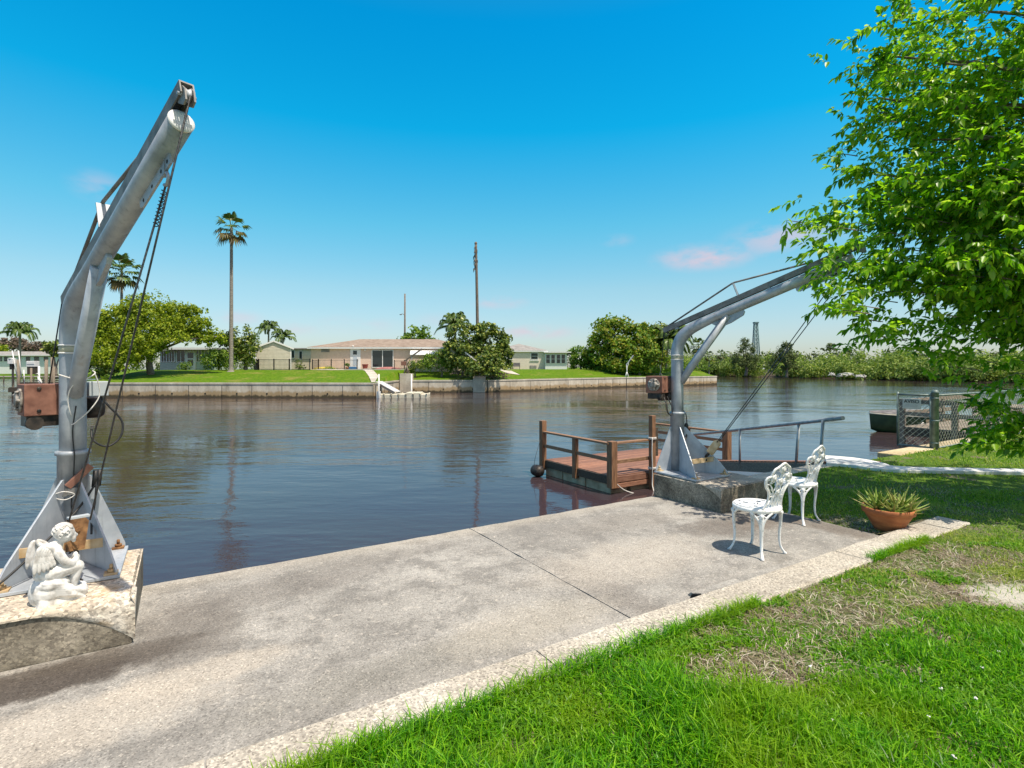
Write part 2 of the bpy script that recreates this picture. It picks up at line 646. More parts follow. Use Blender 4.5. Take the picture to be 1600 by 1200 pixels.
M['yellow'] = simple('yellow_plastic', (0.60, 0.48, 0.06), (0.68, 0.55, 0.10), 4.0, 0.4)
M['blue_pl'] = simple('blue_plastic', (0.05, 0.20, 0.46), (0.08, 0.26, 0.52), 4.0, 0.4)
M['pink_pl'] = simple('dull_red_plastic', (0.32, 0.12, 0.11), (0.42, 0.18, 0.16), 4.0, 0.5)
M['dock_cream'] = simple('cream_dock_plastic', (0.56, 0.52, 0.40), (0.66, 0.62, 0.50), 4.0, 0.7)
M['hull_green'] = simple('dark_green_hull', (0.02, 0.045, 0.02), (0.05, 0.085, 0.035), 3.0, 0.35)
M['cover_grey'] = simple('grey_boat_cover', (0.10, 0.095, 0.095), (0.20, 0.19, 0.19), 6.0, 0.8)
M['salmon'] = simple('salmon_cloth', (0.55, 0.22, 0.20), (0.68, 0.33, 0.30), 12.0, 0.9)
M['tower_green'] = simple('green_grey_steel', (0.10, 0.19, 0.19), (0.15, 0.25, 0.25), 1.0, 0.7)
M['stone'] = simple('pale_stone', (0.34, 0.31, 0.27), (0.54, 0.50, 0.45), 9.0, 0.9, 0, 0.6, 0.02)
M['shell_white'] = simple('white_painted_concrete', (0.62, 0.60, 0.56), (0.80, 0.79, 0.76), 5.0, 0.85, 0, 0.3, 0.004, detail=8)
M['dark_hole'] = simple('dark_void', (0.008, 0.008, 0.008), (0.012, 0.012, 0.012), 5.0, 0.9)
gm, gnt, gb = new_mat('window_glass')
gb.inputs['Base Color'].default_value = (0.02, 0.03, 0.035, 1)
gb.inputs['Roughness'].default_value = 0.06
gb.inputs['Specular IOR Level'].default_value = 0.7
M['glass'] = gm



def island_vary(m, lo, hi):
    """each separate board of a mesh gets its own tone"""
    nt = m.node_tree
    b = nt.nodes['Principled BSDF']
    src = b.inputs['Base Color'].links[0].from_socket
    g = nt.nodes.new('ShaderNodeNewGeometry')
    col = ramp(nt, g.outputs['Random Per Island'], [(0.0, lo), (1.0, hi)])
    nt.links.new(mixc(nt, 1.0, src, col, 'MULTIPLY'), b.inputs['Base Color'])


island_vary(M['wood_red'], (0.62, 0.62, 0.66), (1.25, 1.2, 1.15))
island_vary(M['wood_grey'], (0.7, 0.7, 0.7), (1.25, 1.22, 1.2))
M['patio'] = None
M['curb'] = concrete_mat('exposed_aggregate_kerb', (0.45, 0.415, 0.36), (0.34, 0.31, 0.265), (0.53, 0.50, 0.445), 95.0, 1.6, 0.9, 0.85, 0.006)
M['block'] = concrete_mat('mossy_concrete_block', (0.215, 0.19, 0.15), (0.085, 0.072, 0.06), (0.36, 0.32, 0.26), 70.0, 2.6, 0.9, 0.7, 0.008)
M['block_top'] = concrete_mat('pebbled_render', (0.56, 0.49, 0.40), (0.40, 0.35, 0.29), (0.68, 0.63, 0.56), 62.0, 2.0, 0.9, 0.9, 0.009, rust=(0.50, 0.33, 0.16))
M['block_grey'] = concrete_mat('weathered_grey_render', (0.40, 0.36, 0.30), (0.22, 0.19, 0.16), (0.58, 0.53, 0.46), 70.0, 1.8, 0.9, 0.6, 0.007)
M['cap'] = concrete_mat('seawall_cap', (0.50, 0.46, 0.39), (0.36, 0.33, 0.28), (0.62, 0.58, 0.50), 40.0, 0.9, 0.9, 0.35)
M['cap_yellow'] = concrete_mat('lichen_seawall_cap', (0.56, 0.45, 0.27), (0.42, 0.34, 0.20), (0.66, 0.58, 0.42), 40.0, 0.9, 0.9, 0.4)


def patio_material():
    m, nt, b = new_mat('washed_concrete_patio')
    b.inputs['Roughness'].default_value = 0.9
    b.inputs['Specular IOR Level'].default_value = 0.25
    vec = coords(nt)                       # object space = quay frame (u, v)
    big = noise(nt, vec, 0.75, 7, 0.62)
    mid = noise(nt, vec, 3.2, 7, 0.68)
    small = noise(nt, vec, 14.0, 5, 0.7)
    col = ramp(nt, big, [(0.32, (0.232, 0.220, 0.202)), (0.46, (0.305, 0.291, 0.268)), (0.58, (0.350, 0.335, 0.309)), (0.72, (0.44, 0.421, 0.386))])
    col = mixc(nt, math_n(nt, 'MULTIPLY', maprange(nt, mid, 0.44, 0.62), 0.75), col, (0.195, 0.186, 0.172))
    col = mixc(nt, math_n(nt, 'MULTIPLY', maprange(nt, small, 0.55, 0.68), 0.7), col, (0.47, 0.435, 0.385))
    sx = nt.nodes.new('ShaderNodeSeparateXYZ')
    nt.links.new(vec, sx.inputs[0])

    def blob(u, v, ru, rv, soft, colr, amt, scale=5.0):
        """a stain with its own place and ragged outline"""
        nonlocal col
        du = math_n(nt, 'MULTIPLY', math_n(nt, 'SUBTRACT', sx.outputs[0], u), 1.0 / ru)
        dv = math_n(nt, 'MULTIPLY', math_n(nt, 'SUBTRACT', sx.outputs[1], v), 1.0 / rv)
        d2 = math_n(nt, 'ADD', math_n(nt, 'MULTIPLY', du, du), math_n(nt, 'MULTIPLY', dv, dv))
        nz = noise(nt, vec, scale, 5, 0.7)
        d2 = math_n(nt, 'ADD', d2, math_n(nt, 'MULTIPLY', math_n(nt, 'SUBTRACT', nz, 0.5), 2.6))
        f = maprange(nt, d2, 1.0 + soft, 1.0 - soft)
        col = mixc(nt, math_n(nt, 'MULTIPLY', f, amt), col, colr)

    blob(-0.80, 3.80, 0.80, 0.17, 0.55, (0.065, 0.054, 0.046), 0.92)
    blob(-0.35, 3.93, 0.45, 0.10, 0.6, (0.09, 0.078, 0.066), 0.8, 9.0)          # damp mould below the left block
    blob(0.05, 4.0, 0.30, 0.45, 0.8, (0.13, 0.115, 0.10), 0.6)
    blob(0.6, 4.45, 0.85, 0.22, 0.8, (0.17, 0.155, 0.14), 0.5)
    blob(2.75, 3.2, 0.18, 0.7, 0.9, (0.19, 0.17, 0.15), 0.5, 7.0)
    blob(1.5, 4.7, 0.8, 0.12, 0.9, (0.19, 0.175, 0.155), 0.45, 7.0)
    blob(4.2, 4.4, 0.7, 0.3, 0.9, (0.23, 0.21, 0.185), 0.5, 4.0)
    blob(1.2, 2.9, 0.9, 0.18, 0.9, (0.20, 0.19, 0.165), 0.5, 5.0)
    blob(-0.55, 3.25, 0.75, 0.24, 0.6, (0.47, 0.42, 0.355), 0.6, 3.0)      # pale sandy wash
    blob(0.1, 3.45, 0.45, 0.14, 0.6, (0.46, 0.41, 0.345), 0.55, 3.0)
    blob(3.4, 3.5, 0.9, 0.4, 0.9, (0.45, 0.41, 0.355), 0.6, 3.0)
    blob(2.0, 3.0, 0.6, 0.25, 0.9, (0.42, 0.385, 0.325), 0.5, 3.0)
    blob(4.9, 3.7, 0.5, 0.28, 0.8, (0.12, 0.10, 0.085), 0.6, 6.0)          # dirt by the right block
    blob(5.6, 3.6, 0.55, 0.25, 0.9, (0.16, 0.125, 0.095), 0.6, 6.0)
    blob(5.85, 3.1, 0.2, 0.5, 0.9, (0.14, 0.11, 0.085), 0.6, 6.0)
    # dark weathering specks and lichen rings gathered in drifts
    dr = noise(nt, vec, 1.3, 4, 0.6)
    pit = noise(nt, vec, 26.0, 6, 0.75)
    f_ = math_n(nt, 'MULTIPLY', maprange(nt, pit, 0.54, 0.66), maprange(nt, dr, 0.42, 0.60))
    col = mixc(nt, math_n(nt, 'MULTIPLY', f_, 0.7), col, (0.115, 0.108, 0.10))
    # clean bright lip along the water
    edge = maprange(nt, sx.outputs[1], 4.72, 5.05)
    col = mixc(nt, math_n(nt, 'MULTIPLY', edge, 0.45), col, (0.46, 0.41, 0.335))
    vo = nt.nodes.new('ShaderNodeTexVoronoi')
    vo.inputs['Scale'].default_value = 135.0
    nt.links.new(vec, vo.inputs['Vector'])
    sp = nt.nodes.new('ShaderNodeSeparateColor')
    nt.links.new(vo.outputs['Color'], sp.inputs[0])
    grain = ramp(nt, sp.outputs[0], [(0.0, (0.36, 0.35, 0.34)), (0.25, (0.85, 0.85, 0.84)), (0.75, (1.08, 1.07, 1.06)), (0.93, (1.3, 1.28, 1.25)), (1.0, (1.95, 1.92, 1.85))])
    col = mixc(nt, 0.62, col, grain, 'MULTIPLY')
    nt.links.new(col, b.inputs['Base Color'])
    fine = noise(nt, vec, 95.0, 3)
    bump(nt, b, fine, 0.6, 0.005)
    return m


M['patio'] = patio_material()

# ================================================================== THE SETTING
# ------------------------------------------------------------------ water
def water_material():
    m, nt, b = new_mat('canal_water')
    b.inputs['Base Color'].default_value = (0.018, 0.024, 0.034, 1)
    b.inputs['Roughness'].default_value = 0.05
    b.inputs['IOR'].default_value = 1.33
    b.inputs['Specular Tint'].default_value = (1.0, 0.68, 0.74, 1)
    vec = coords(nt, (0.42, 1.0, 1.0))
    n1 = noise(nt, vec, 1.3, 3, 0.5)
    n2 = noise(nt, vec, 2.9, 4, 0.55)
    n3 = noise(nt, coords(nt, (0.6, 1.0, 1.0)), 15.0, 2, 0.5)
    calm = noise(nt, coords(nt, (0.05, 0.11, 1.0)), 1.0, 3)
    amp = maprange(nt, calm, 0.40, 0.60, 0.45, 1.75)
    h = math_n(nt, 'ADD', math_n(nt, 'MULTIPLY', n1, 0.032), math_n(nt, 'ADD', math_n(nt, 'MULTIPLY', n2, 0.0165), math_n(nt, 'MULTIPLY', n3, 0.0026)))
    h = math_n(nt, 'MULTIPLY', h, amp)
    bump(nt, b, h, 1.0, 1.0)
    # patches of brown suspended silt
    sl_ = noise(nt, coords(nt, (0.06, 0.1, 1.0)), 1.0, 4)
    col = ramp(nt, sl_, [(0.35, (0.046, 0.031, 0.040)), (0.65, (0.056, 0.042, 0.035))])
    nt.links.new(col, b.inputs['Base Color'])
    return m


M['water'] = water_material()
w = MB()
w.add([(-3000, -600, WATER), (3000, -600, WATER), (3000, 4500, WATER), (-3000, 4500, WATER)], [(0, 1, 2, 3)])
struct(w.build('water', M['water']), 'dark rippled canal water reflecting the sky and the far bank')
w = MB()
w.add([(-3000, -600, -4.0), (3000, -600, -4.0), (3000, 4500, -4.0), (-3000, 4500, -4.0)], [(0, 1, 2, 3)])
struct(w.build('ground', M['soil']), 'muddy canal bed under the water and the land')

# ------------------------------------------------------------------ the patio, its kerb, the seawall (quay frame: local x = u, y = v)
QUAY = 5.09
KERB_OUT, KERB_IN = 2.60, 2.29
PATIO_END = 6.02


def slab_from_cells(name, u0, u1, v0, v1, z1, z0, mat, nu, nv, jit, label):
    """a cast slab with a slightly uneven top, origin at the quay frame"""
    mb = MB()
    vs_ = []
    for j in range(nv + 1):
        for i in range(nu + 1):
            uu, vv = u0 + (u1 - u0) * i / nu, v0 + (v1 - v0) * j / nv
            e = 0 if 0 < i < nu and 0 < j < nv else 0.006 + 0.006 * random.random() ** 3
            if j == nv:
                e += 0.006
            vs_.append((uu, vv, z1 - e + random.uniform(-jit, jit)))
    fs = [(j * (nu + 1) + i, j * (nu + 1) + i + 1, (j + 1) * (nu + 1) + i + 1, (j + 1) * (nu + 1) + i) for j in range(nv) for i in range(nu)]
    mb.add(vs_, fs, True)
    n = len(vs_)
    ring = [i for i in range(nu + 1)] + [(j + 1) * (nu + 1) - 1 for j in range(1, nv + 1)] + [nv * (nu + 1) + i for i in range(nu - 1, -1, -1)] + [j * (nu + 1) for j in range(nv - 1, 0, -1)]
    low = [(vs_[k][0], vs_[k][1], z0) for k in ring]
    top = [vs_[k] for k in ring]
    m_ = len(ring)
    mb.add(top + low, [(k, m_ + k, m_ + (k + 1) % m_, (k + 1) % m_) for k in range(m_)], False)
    o = mb.build(name, mat)
    o.rotation_euler = (0, 0, ROT)
    struct(o, label)
    return o


slab_from_cells('patio', -9.0, 2.586, KERB_OUT - 0.1, QUAY, 0.0, -0.25, M['patio'], 60, 16, 0.0012, 'stained aggregate concrete patio slab beside the water')
slab_from_cells('patio', 2.598, PATIO_END, KERB_OUT - 0.1, QUAY, 0.0, -0.25, M['patio'], 24, 16, 0.0012, 'pale concrete patio slab under the white chairs')
mb = MB()
mb.box((2.592, 3.8, -0.14), (0.05, 2.55, 0.2))
o = mb.build('patio_joint', M['dark_hole'])
o.rotation_euler = (0, 0, ROT)
struct(o, 'dark straight expansion joint between the two patio slabs')

kerb = []
u = -6.4
kk = 0
while u < 7.0:
    L = 1.62 + 0.05 * math.sin(kk * 2.1)
    e = min(u + L, 7.06)
    mb = MB()
    n_ = 9
    prof = [(KERB_IN - 0.01, -0.12), (KERB_IN, 0.05), (KERB_IN + 0.02, 0.063), (KERB_OUT - 0.022, 0.063), (KERB_OUT - 0.004, 0.052), (KERB_OUT + 0.004, -0.12)]
    vv = []
    for i in range(n_ + 1):
        uu = u + 0.004 + (e - u - 0.008) * i / n_
        for (pv, pz) in prof:
            vv.append((uu, pv + random.uniform(-0.004, 0.004), pz + (random.uniform(-0.004, 0.004) if pz > 0 else 0)))
    k_ = len(prof)
    ff = [(i * k_ + j, (i + 1) * k_ + j, (i + 1) * k_ + j + 1, i * k_ + j + 1) for i in range(n_) for j in range(k_ - 1)]
    mb.add(vv, ff)
    mb.add([vv[j] for j in range(k_)], [tuple(range(k_))])
    mb.add([vv[n_ * k_ + j] for j in range(k_)], [tuple(range(k_ - 1, -1, -1))])
    o = mb.build('kerb', M['curb'])
    o.rotation_euler = (0, 0, ROT)
    struct(o, 'low exposed aggregate kerb between patio and grass')
    u = e
    kk += 1
# the low ledge with the open drain end along the kerb
mb = MB()
mb.prism([(0.0, 0.0), (0.0, 0.035), (0.10, 0.028), (0.13, 0.0)], W(3.86, KERB_OUT + 0.002, 0.001), V, Z, 1.30)
o = mb.build('drain_ledge', M['patio'])
struct(o, 'thin mortar ledge running along the foot of the kerb')
mb = MB()
mb.prism([(0.0, 0.0), (0.0, 0.055), (0.06, 0.035), (0.075, 0.0)], W(3.19, KERB_OUT + 0.005, 0.002), V, Z, 0.03)
o = mb.build('drain_opening', M['dark_hole'])
tag(o, 'small dark drain opening at the foot of the kerb', 'drain')

# near seawall, its face under the patio and its cap further along
mb = MB()
mb.box((3.0, QUAY - 0.17, -2.2), (60.0, 0.25, 3.9))
sw = mb.build('seawall', M['cap'])
sw.rotation_euler = (0, 0, ROT)
tag(sw, 'concrete seawall holding the near bank beside the patio', 'seawall')
mb = MB()
mb.box((8.32, QUAY - 0.14, -0.03), (4.08, 0.34, 0.14))
cap = mb.build('cap', M['cap'], sw, 0.012)
mb = MB()
mb.box((26.2, QUAY - 0.14, -0.02), (29.6, 0.40, 0.15))
cap = mb.build('cap', M['cap_yellow'], sw, 0.015)
cap['label'] = 'yellowish lichen covered cap along the neighbouring lawn'

# ------------------------------------------------------------------ near lawn
BARE = []          # (x, y, rx, ry, strength) bare or straw patches in the lawn


def bare(px, py, rpx, rpy, s=1.0):
    c = P(px, py, 0.05)
    rx = abs(P(px + rpx, py, 0.05).x - c.x)
    ry = abs(P(px, py - rpy, 0.05).y - P(px, py + rpy, 0.05).y) / 2
    BARE.append((c.x, c.y, rx, ry, s))


bare(1175, 1045, 125, 30, 1.0)
bare(1400, 930, 190, 50, 0.60)
bare(1250, 985, 110, 26, 0.7)
bare(1560, 870, 80, 20, 0.7)
bare(1130, 985, 60, 18, 0.5)
bare(1400, 1040, 60, 16, 0.55)
bare(1270, 1030, 60, 20, 0.6)
bare(1385, 965, 85, 26, 1.0)
bare(1330, 940, 70, 20, 0.9)
bare(1450, 990, 60, 18, 0.7)
bare(1430, 880, 110, 17, 1.0)
bare(1540, 905, 90, 22, 0.9)
bare(1500, 950, 60, 28, 0.6)
bare(1620, 945, 75, 32, 1.0)
bare(1505, 795, 90, 9, 0.6)
bare(1320, 815, 60, 16, 1.0)
bare(1200, 950, 60, 14, 0.5)
bare(1440, 770, 60, 7, 0.5)
SAND = P(1605, 930, 0.05)


def lawn_z(uu, vv):
    if vv < KERB_OUT:
        return 0.042 + 0.012 * math.sin(uu * 1.3 + vv) * math.cos(vv * 1.1)
    t = min(1, max(0, (uu - 6.6) / 0.8))
    t = t * t * (3 - 2 * t)
    return -0.012 + t * 0.056


def lawn_material():
    m, nt, b = new_mat('patchy_lawn_ground')
    b.inputs['Roughness'].default_value = 0.95
    b.inputs['Specular IOR Level'].default_value = 0.1
    vec = coords(nt)
    a = noise(nt, vec, 1.7, 6, 0.65)
    f = noise(nt, vec, 38.0, 4, 0.7)
    green = ramp(nt, f, [(0.3, (0.045, 0.085, 0.012)), (0.5, (0.085, 0.16, 0.018)), (0.7, (0.15, 0.24, 0.035))])
    soil = ramp(nt, f, [(0.3, (0.07, 0.052, 0.035)), (0.5, (0.19, 0.155, 0.11)), (0.7, (0.36, 0.31, 0.235))])
    sx = nt.nodes.new('ShaderNodeSeparateXYZ')
    nt.links.new(vec, sx.inputs[0])
    nz = noise(nt, vec, 5.0, 5, 0.7)
    mott = mixc(nt, maprange(nt, a, 0.40, 0.62), green, soil)
    turf = mixc(nt, maprange(nt, a, 0.55, 0.70), green, soil)
    col = mixc(nt, maprange(nt, sx.outputs[1], 5.2, 6.6), mott, turf)
    du = math_n(nt, 'MULTIPLY', math_n(nt, 'SUBTRACT', sx.outputs[0], SAND.x), 1.0 / 0.38)
    dv = math_n(nt, 'MULTIPLY', math_n(nt, 'SUBTRACT', sx.outputs[1], SAND.y), 1.0 / 0.22)
    d2 = math_n(nt, 'ADD', math_n(nt, 'MULTIPLY', du, du), math_n(nt, 'MULTIPLY', dv, dv))
    d2 = math_n(nt, 'ADD', d2, math_n(nt, 'MULTIPLY', math_n(nt, 'SUBTRACT', noise(nt, vec, 9.0, 6, 0.75), 0.5), 5.0))
    col = mixc(nt, math_n(nt, 'MULTIPLY', maprange(nt, d2, 1.6, 0.2), 0.85), col, (0.60, 0.56, 0.50))
    nt.links.new(col, b.inputs['Base Color'])
    bump(nt, b, f, 0.9, 0.03)
    return m


M['lawn'] = lawn_material()
mb = MB()


def grid_patch(u0, u1, v0, v1, nu, nv):
    vs_ = []
    for j in range(nv + 1):
        for i in range(nu + 1):
            uu, vv = u0 + (u1 - u0) * i / nu, v0 + (v1 - v0) * j / nv
            vs_.append(W(uu, vv, lawn_z(uu, vv)))
    mb.add(vs_, [(j * (nu + 1) + i, j * (nu + 1) + i + 1, (j + 1) * (nu + 1) + i + 1, (j + 1) * (nu + 1) + i) for j in range(nv) for i in range(nu)], True)


grid_patch(-9, 12, -4, KERB_IN + 0.08, 90, 40)
grid_patch(PATIO_END - 0.015, 12, KERB_OUT - 0.15, QUAY - 0.26, 40, 16)
grid_patch(12, 60, -4, QUAY - 0.26, 40, 12)
grid_patch(-60, 60, -60, -4, 20, 10)
mb.add([W(7.03, KERB_IN + 0.07, 0.045), W(12, KERB_IN + 0.07, 0.045), W(12, KERB_OUT - 0.14, 0.043), W(7.03, KERB_OUT - 0.14, 0.043)], [(0, 1, 2, 3)])
struct(mb.build('lawn', M['lawn']), 'patchy near lawn with worn straw coloured patches')

# pale concrete strip that bounds the lawn on the right
STRIP = [(1290, 717, 0.9), (1322, 719.5, 0.9), (1352, 724, 0.72), (1385, 729.5, 0.46), (1430, 732, 0.32), (1490, 733, 0.30), (1560, 734.5, 0.30), (1660, 736, 0.30), (1800, 740, 0.30)]
strip = crom([P(px, py, 0.09) for px, py, _ in STRIP], 4)
swid = np.interp(np.linspace(0, 1, len(strip)), np.linspace(0, 1, len(STRIP)), [s_[2] for s_ in STRIP])
mb = MB()
vs_ = []
for i, p in enumerate(strip):
    t = (strip[min(i + 1, len(strip) - 1)] - strip[max(i - 1, 0)]).normalized()
    nn = Vector((-t.y, t.x, 0))
    wd = float(swid[i])
    a, b_ = p + nn * wd / 2, p - nn * wd / 2
    vs_ += [Vector((a.x, a.y, -0.1)), Vector((a.x, a.y, 0.086)), a - nn * 0.004, b_ + nn * 0.004, Vector((b_.x, b_.y, 0.086)), Vector((b_.x, b_.y, -0.1))]
mb.add(vs_, [(i * 6 + j, i * 6 + j + 1, (i + 1) * 6 + j + 1, (i + 1) * 6 + j) for i in range(len(strip) - 1) for j in range(5)])
mb.add(vs_[:6], [(0, 1, 2, 3, 4, 5)])
struct(mb.build('path_edging', M['shell_white']), 'curved white concrete edging between the shaded lawn and the sunlit lawn')

# ------------------------------------------------------------------ grass blades (uncountable)
def in_lawn(x, y):
    uu = x * U.x + y * U.y
    vv = x * V.x + y * V.y
    a = (vv < KERB_IN - 0.0) & (vv > -3)
    b_ = (uu > PATIO_END + 0.03) & (vv >= KERB_OUT) & (vv < QUAY - 0.3)
    c = (uu > 7.08) & (vv >= KERB_IN) & (vv < KERB_OUT)
    return a | b_ | c


_gn = rng.normal(size=(6, 4))


def vnoise(x, y, s, seed=0):
    """cheap smooth noise in 0..1"""
    r_ = np.random.default_rng(seed)
    g = r_.random((64, 64))
    X, Y = x * s, y * s
    xi, yi = np.floor(X).astype(int), np.floor(Y).astype(int)
    fx, fy = X - xi, Y - yi
    fx, fy = fx * fx * (3 - 2 * fx), fy * fy * (3 - 2 * fy)
    a = g[xi % 64, yi % 64]
    b_ = g[(xi + 1) % 64, yi % 64]
    c = g[xi % 64, (yi + 1) % 64]
    d = g[(xi + 1) % 64, (yi + 1) % 64]
    return (a * (1 - fx) + b_ * fx) * (1 - fy) + (c * (1 - fx) + d * fx) * fy


def bareness(x, y):
    v_ = np.zeros_like(x)
    nz = vnoise(x, y, 1.9, 2) * 0.45 + vnoise(x, y, 5.0, 3) * 0.35 + vnoise(x, y, 14.0, 4) * 0.2
    for (bx, by, rx, ry, s) in BARE:
        d2 = ((x - bx) / rx) ** 2 + ((y - by) / ry) ** 2 + (nz - 0.5) * 4.4
        v_ = np.maximum(v_, np.clip((1.7 - d2) / 1.3, 0, 0.93) * s)
    return v_


def scatter(n, ymin, ymax, pw=1.0):
    y = ymin + (ymax - ymin) * rng.random(n) ** pw
    x = (rng.random(n) * 2.12 - 1.06) * y + rng.normal(size=n) * 0.05
    k = in_lawn(x, y)
    return x[k], y[k]


def blades(name, x, y, hgt, wid, lean, mat, label, droop=0.5, z0=None):
    n = len(x)
    uu = x * U.x + y * U.y
    vv = x * V.x + y * V.y
    if z0 is None:
        t = np.clip((uu - 6.6) / 0.8, 0, 1)
        t = t * t * (3 - 2 * t)
        z0 = np.where(vv < KERB_OUT, 0.040 + 0.012 * np.sin(uu * 1.3 + vv) * np.cos(vv * 1.1), -0.012 + t * 0.056) - 0.004
    a = rng.random(n) * 2 * math.pi
    dx, dy = np.cos(a), np.sin(a)
    ln = np.abs(lean[0] + lean[1] * rng.normal(size=n))
    base = np.stack([x, y, z0], 1)
    d = np.stack([dx, dy, np.zeros(n)], 1)
    s_ = np.stack([-dy, dx, np.zeros(n)], 1)
    rot = (rng.random(n) - 0.5) * 1.6
    s_ = s_ * np.cos(rot)[:, None] + d * np.sin(rot)[:, None]
    up = np.array([0, 0, 1.0])
    verts = np.zeros((n, 5, 3))
    h = hgt[:, None]
    w_ = wid[:, None]
    l_ = ln[:, None]
    p0 = base
    p1 = base + up * h * 0.55 + d * h * l_ * 0.35
    p2 = base + up * h * (1 - 0.35 * np.minimum(l_, 1.6) * droop) + d * h * l_ * (0.9 + droop * 0.2)
    verts[:, 0] = p0 - s_ * w_ * 0.5
    verts[:, 1] = p0 + s_ * w_ * 0.5
    verts[:, 2] = p1 + s_ * w_ * 0.45
    verts[:, 3] = p1 - s_ * w_ * 0.45
    verts[:, 4] = p2
    i = np.arange(n)[:, None] * 5
    f = np.concatenate([np.concatenate([i + 0, i + 1, i + 2], 1), np.concatenate([i + 0, i + 2, i + 3], 1), np.concatenate([i + 3, i + 2, i + 4], 1)], 0)
    o = np_obj(name, verts, f, mat)
    tag(o, label, None, None, 'stuff')
    return o


M['grass'] = leaf_mat('grass_blade', [(0.025, 0.09, 0.004), (0.06, 0.22, 0.005), (0.12, 0.36, 0.006), (0.18, 0.45, 0.008), (0.34, 0.60, 0.02)], 0.42, 0.45, patch=(0.24, 0.38, 0.01), patch_scale=1.1)
M['grass_far'] = leaf_mat('short_grass_blade', [(0.06, 0.15, 0.006), (0.14, 0.28, 0.010), (0.26, 0.42, 0.02), (0.42, 0.48, 0.08)], 0.55, 0.4, patch=(0.40, 0.43, 0.09), patch_scale=1.3)
M['straw'] = leaf_mat('dry_straw', [(0.10, 0.07, 0.042), (0.24, 0.185, 0.12), (0.40, 0.34, 0.25), (0.62, 0.57, 0.47)], 0.8, 0.15)
M['weed'] = leaf_mat('low_weed_leaf', [(0.08, 0.21, 0.010), (0.13, 0.30, 0.014), (0.20, 0.40, 0.02)], 0.5, 0.4)

# long soft grass in front
x, y = scatter(190000, 1.95, 3.75, 0.85)
bn = bareness(x, y)
dens = vnoise(x, y, 3.4, 9) * 0.8 + 0.3
k = rng.random(len(x)) < (1 - bn) * dens * np.clip((3.8 - y) / 0.7, 0.25, 1)
x, y = x[k], y[k]
tall = np.clip(vnoise(x, y, 2.6, 21) * 1.5 - 0.25, 0, 1)
h = (0.035 + 0.105 * tall * rng.random(len(x)) ** 0.6) * (0.7 + 0.5 * rng.random(len(x))) * np.clip((4.2 - y) / 1.4, 0.45, 1.15)
blades('long_grass', x, y, h, 0.0042 + 0.0042 * rng.random(len(x)), (0.55, 0.5), M['grass'], 'long bright green grass along the bottom of the lawn', 0.8)
# shorter turf behind
x, y = scatter(260000, 3.1, 7.2, 0.75)
bn = bareness(x, y)
k = rng.random(len(x)) < np.clip(1 - bn * 1.0, 0.07, 1) * np.clip((vnoise(x, y, 2.0, 33) * 1.3 - 0.1), 0.15, 1)
x, y = x[k], y[k]
blades('short_grass', x, y, (0.022 + 0.03 * vnoise(x, y, 2.6, 5)) * (0.7 + 0.6 * rng.random(len(x))), 0.004 + 0.004 * rng.random(len(x)), (0.7, 0.5), M['grass_far'], 'short patchy turf in the middle of the lawn')
x, y = scatter(190000, 7.0, 19.0, 0.6)
k = rng.random(len(x)) < np.clip(vnoise(x, y, 1.3, 44) * 1.2 + 0.1, 0.2, 1)
x, y = x[k], y[k]
blades('mown_grass', x, y, 0.026 + 0.03 * rng.random(len(x)), 0.010 + 0.008 * rng.random(len(x)), (0.7, 0.5), M['grass_far'], 'mown grass shaded by the tree and beyond the white edging')
# straw in the bare patches
x, y = scatter(190000, 2.5, 7.5, 0.8)
bn = bareness(x, y)
k = (rng.random(len(x)) < bn * 0.62 + 0.03) & (((x - SAND.x) / 0.36) ** 2 + ((y - SAND.y) / 0.22) ** 2 > 0.5 + rng.random(len(x)))
x, y = x[k], y[k]
blades('dry_straw', x, y, 0.018 + 0.034 * rng.random(len(x)), 0.003 + 0.0038 * rng.random(len(x)), (2.2, 1.1), M['straw'], 'dry straw and dead grass in the worn patches', 1.0)
# creeping broad-leaved weed near the kerb
x, y = scatter(150000, 2.4, 5.0, 0.8)
cl = vnoise(x, y, 2.3, 61) * 0.65 + vnoise(x, y, 7.0, 62) * 0.35
uu, vv = x * U.x + y * U.y, x * V.x + y * V.y
k = (cl > 0.50) & (bareness(x, y) < 0.45) & (vv > 0.9) & (rng.random(len(x)) < 0.8)
x, y = x[k], y[k]
blades('creeping_weed', x, y, 0.020 + 0.03 * rng.random(len(x)), 0.011 + 0.008 * rng.random(len(x)), (0.9, 0.5), M['weed'], 'low creeping weed with small rounded leaves near the kerb')
# grass leaning over the kerb
uu = rng.random(9000) * 8.5 - 2.0
vv = KERB_IN - 0.02 + np.abs(rng.normal(size=9000)) * 0.035 * (0.4 + 1.2 * vnoise(uu, uu * 0, 1.7, 71))
k = vnoise(uu, uu * 0 + 3.3, 1.9, 72) > 0.35
uu, vv = uu[k], vv[k]
x = uu * U.x + vv * V.x
y = uu * U.y + vv * V.y
blades('edge_grass', x, y, 0.04 + 0.06 * rng.random(len(x)), 0.004 + 0.003 * rng.random(len(x)), (0.8, 0.5), M['grass'], 'ragged grass leaning over the kerb', 0.7, z0=np.full(len(x), 0.045))
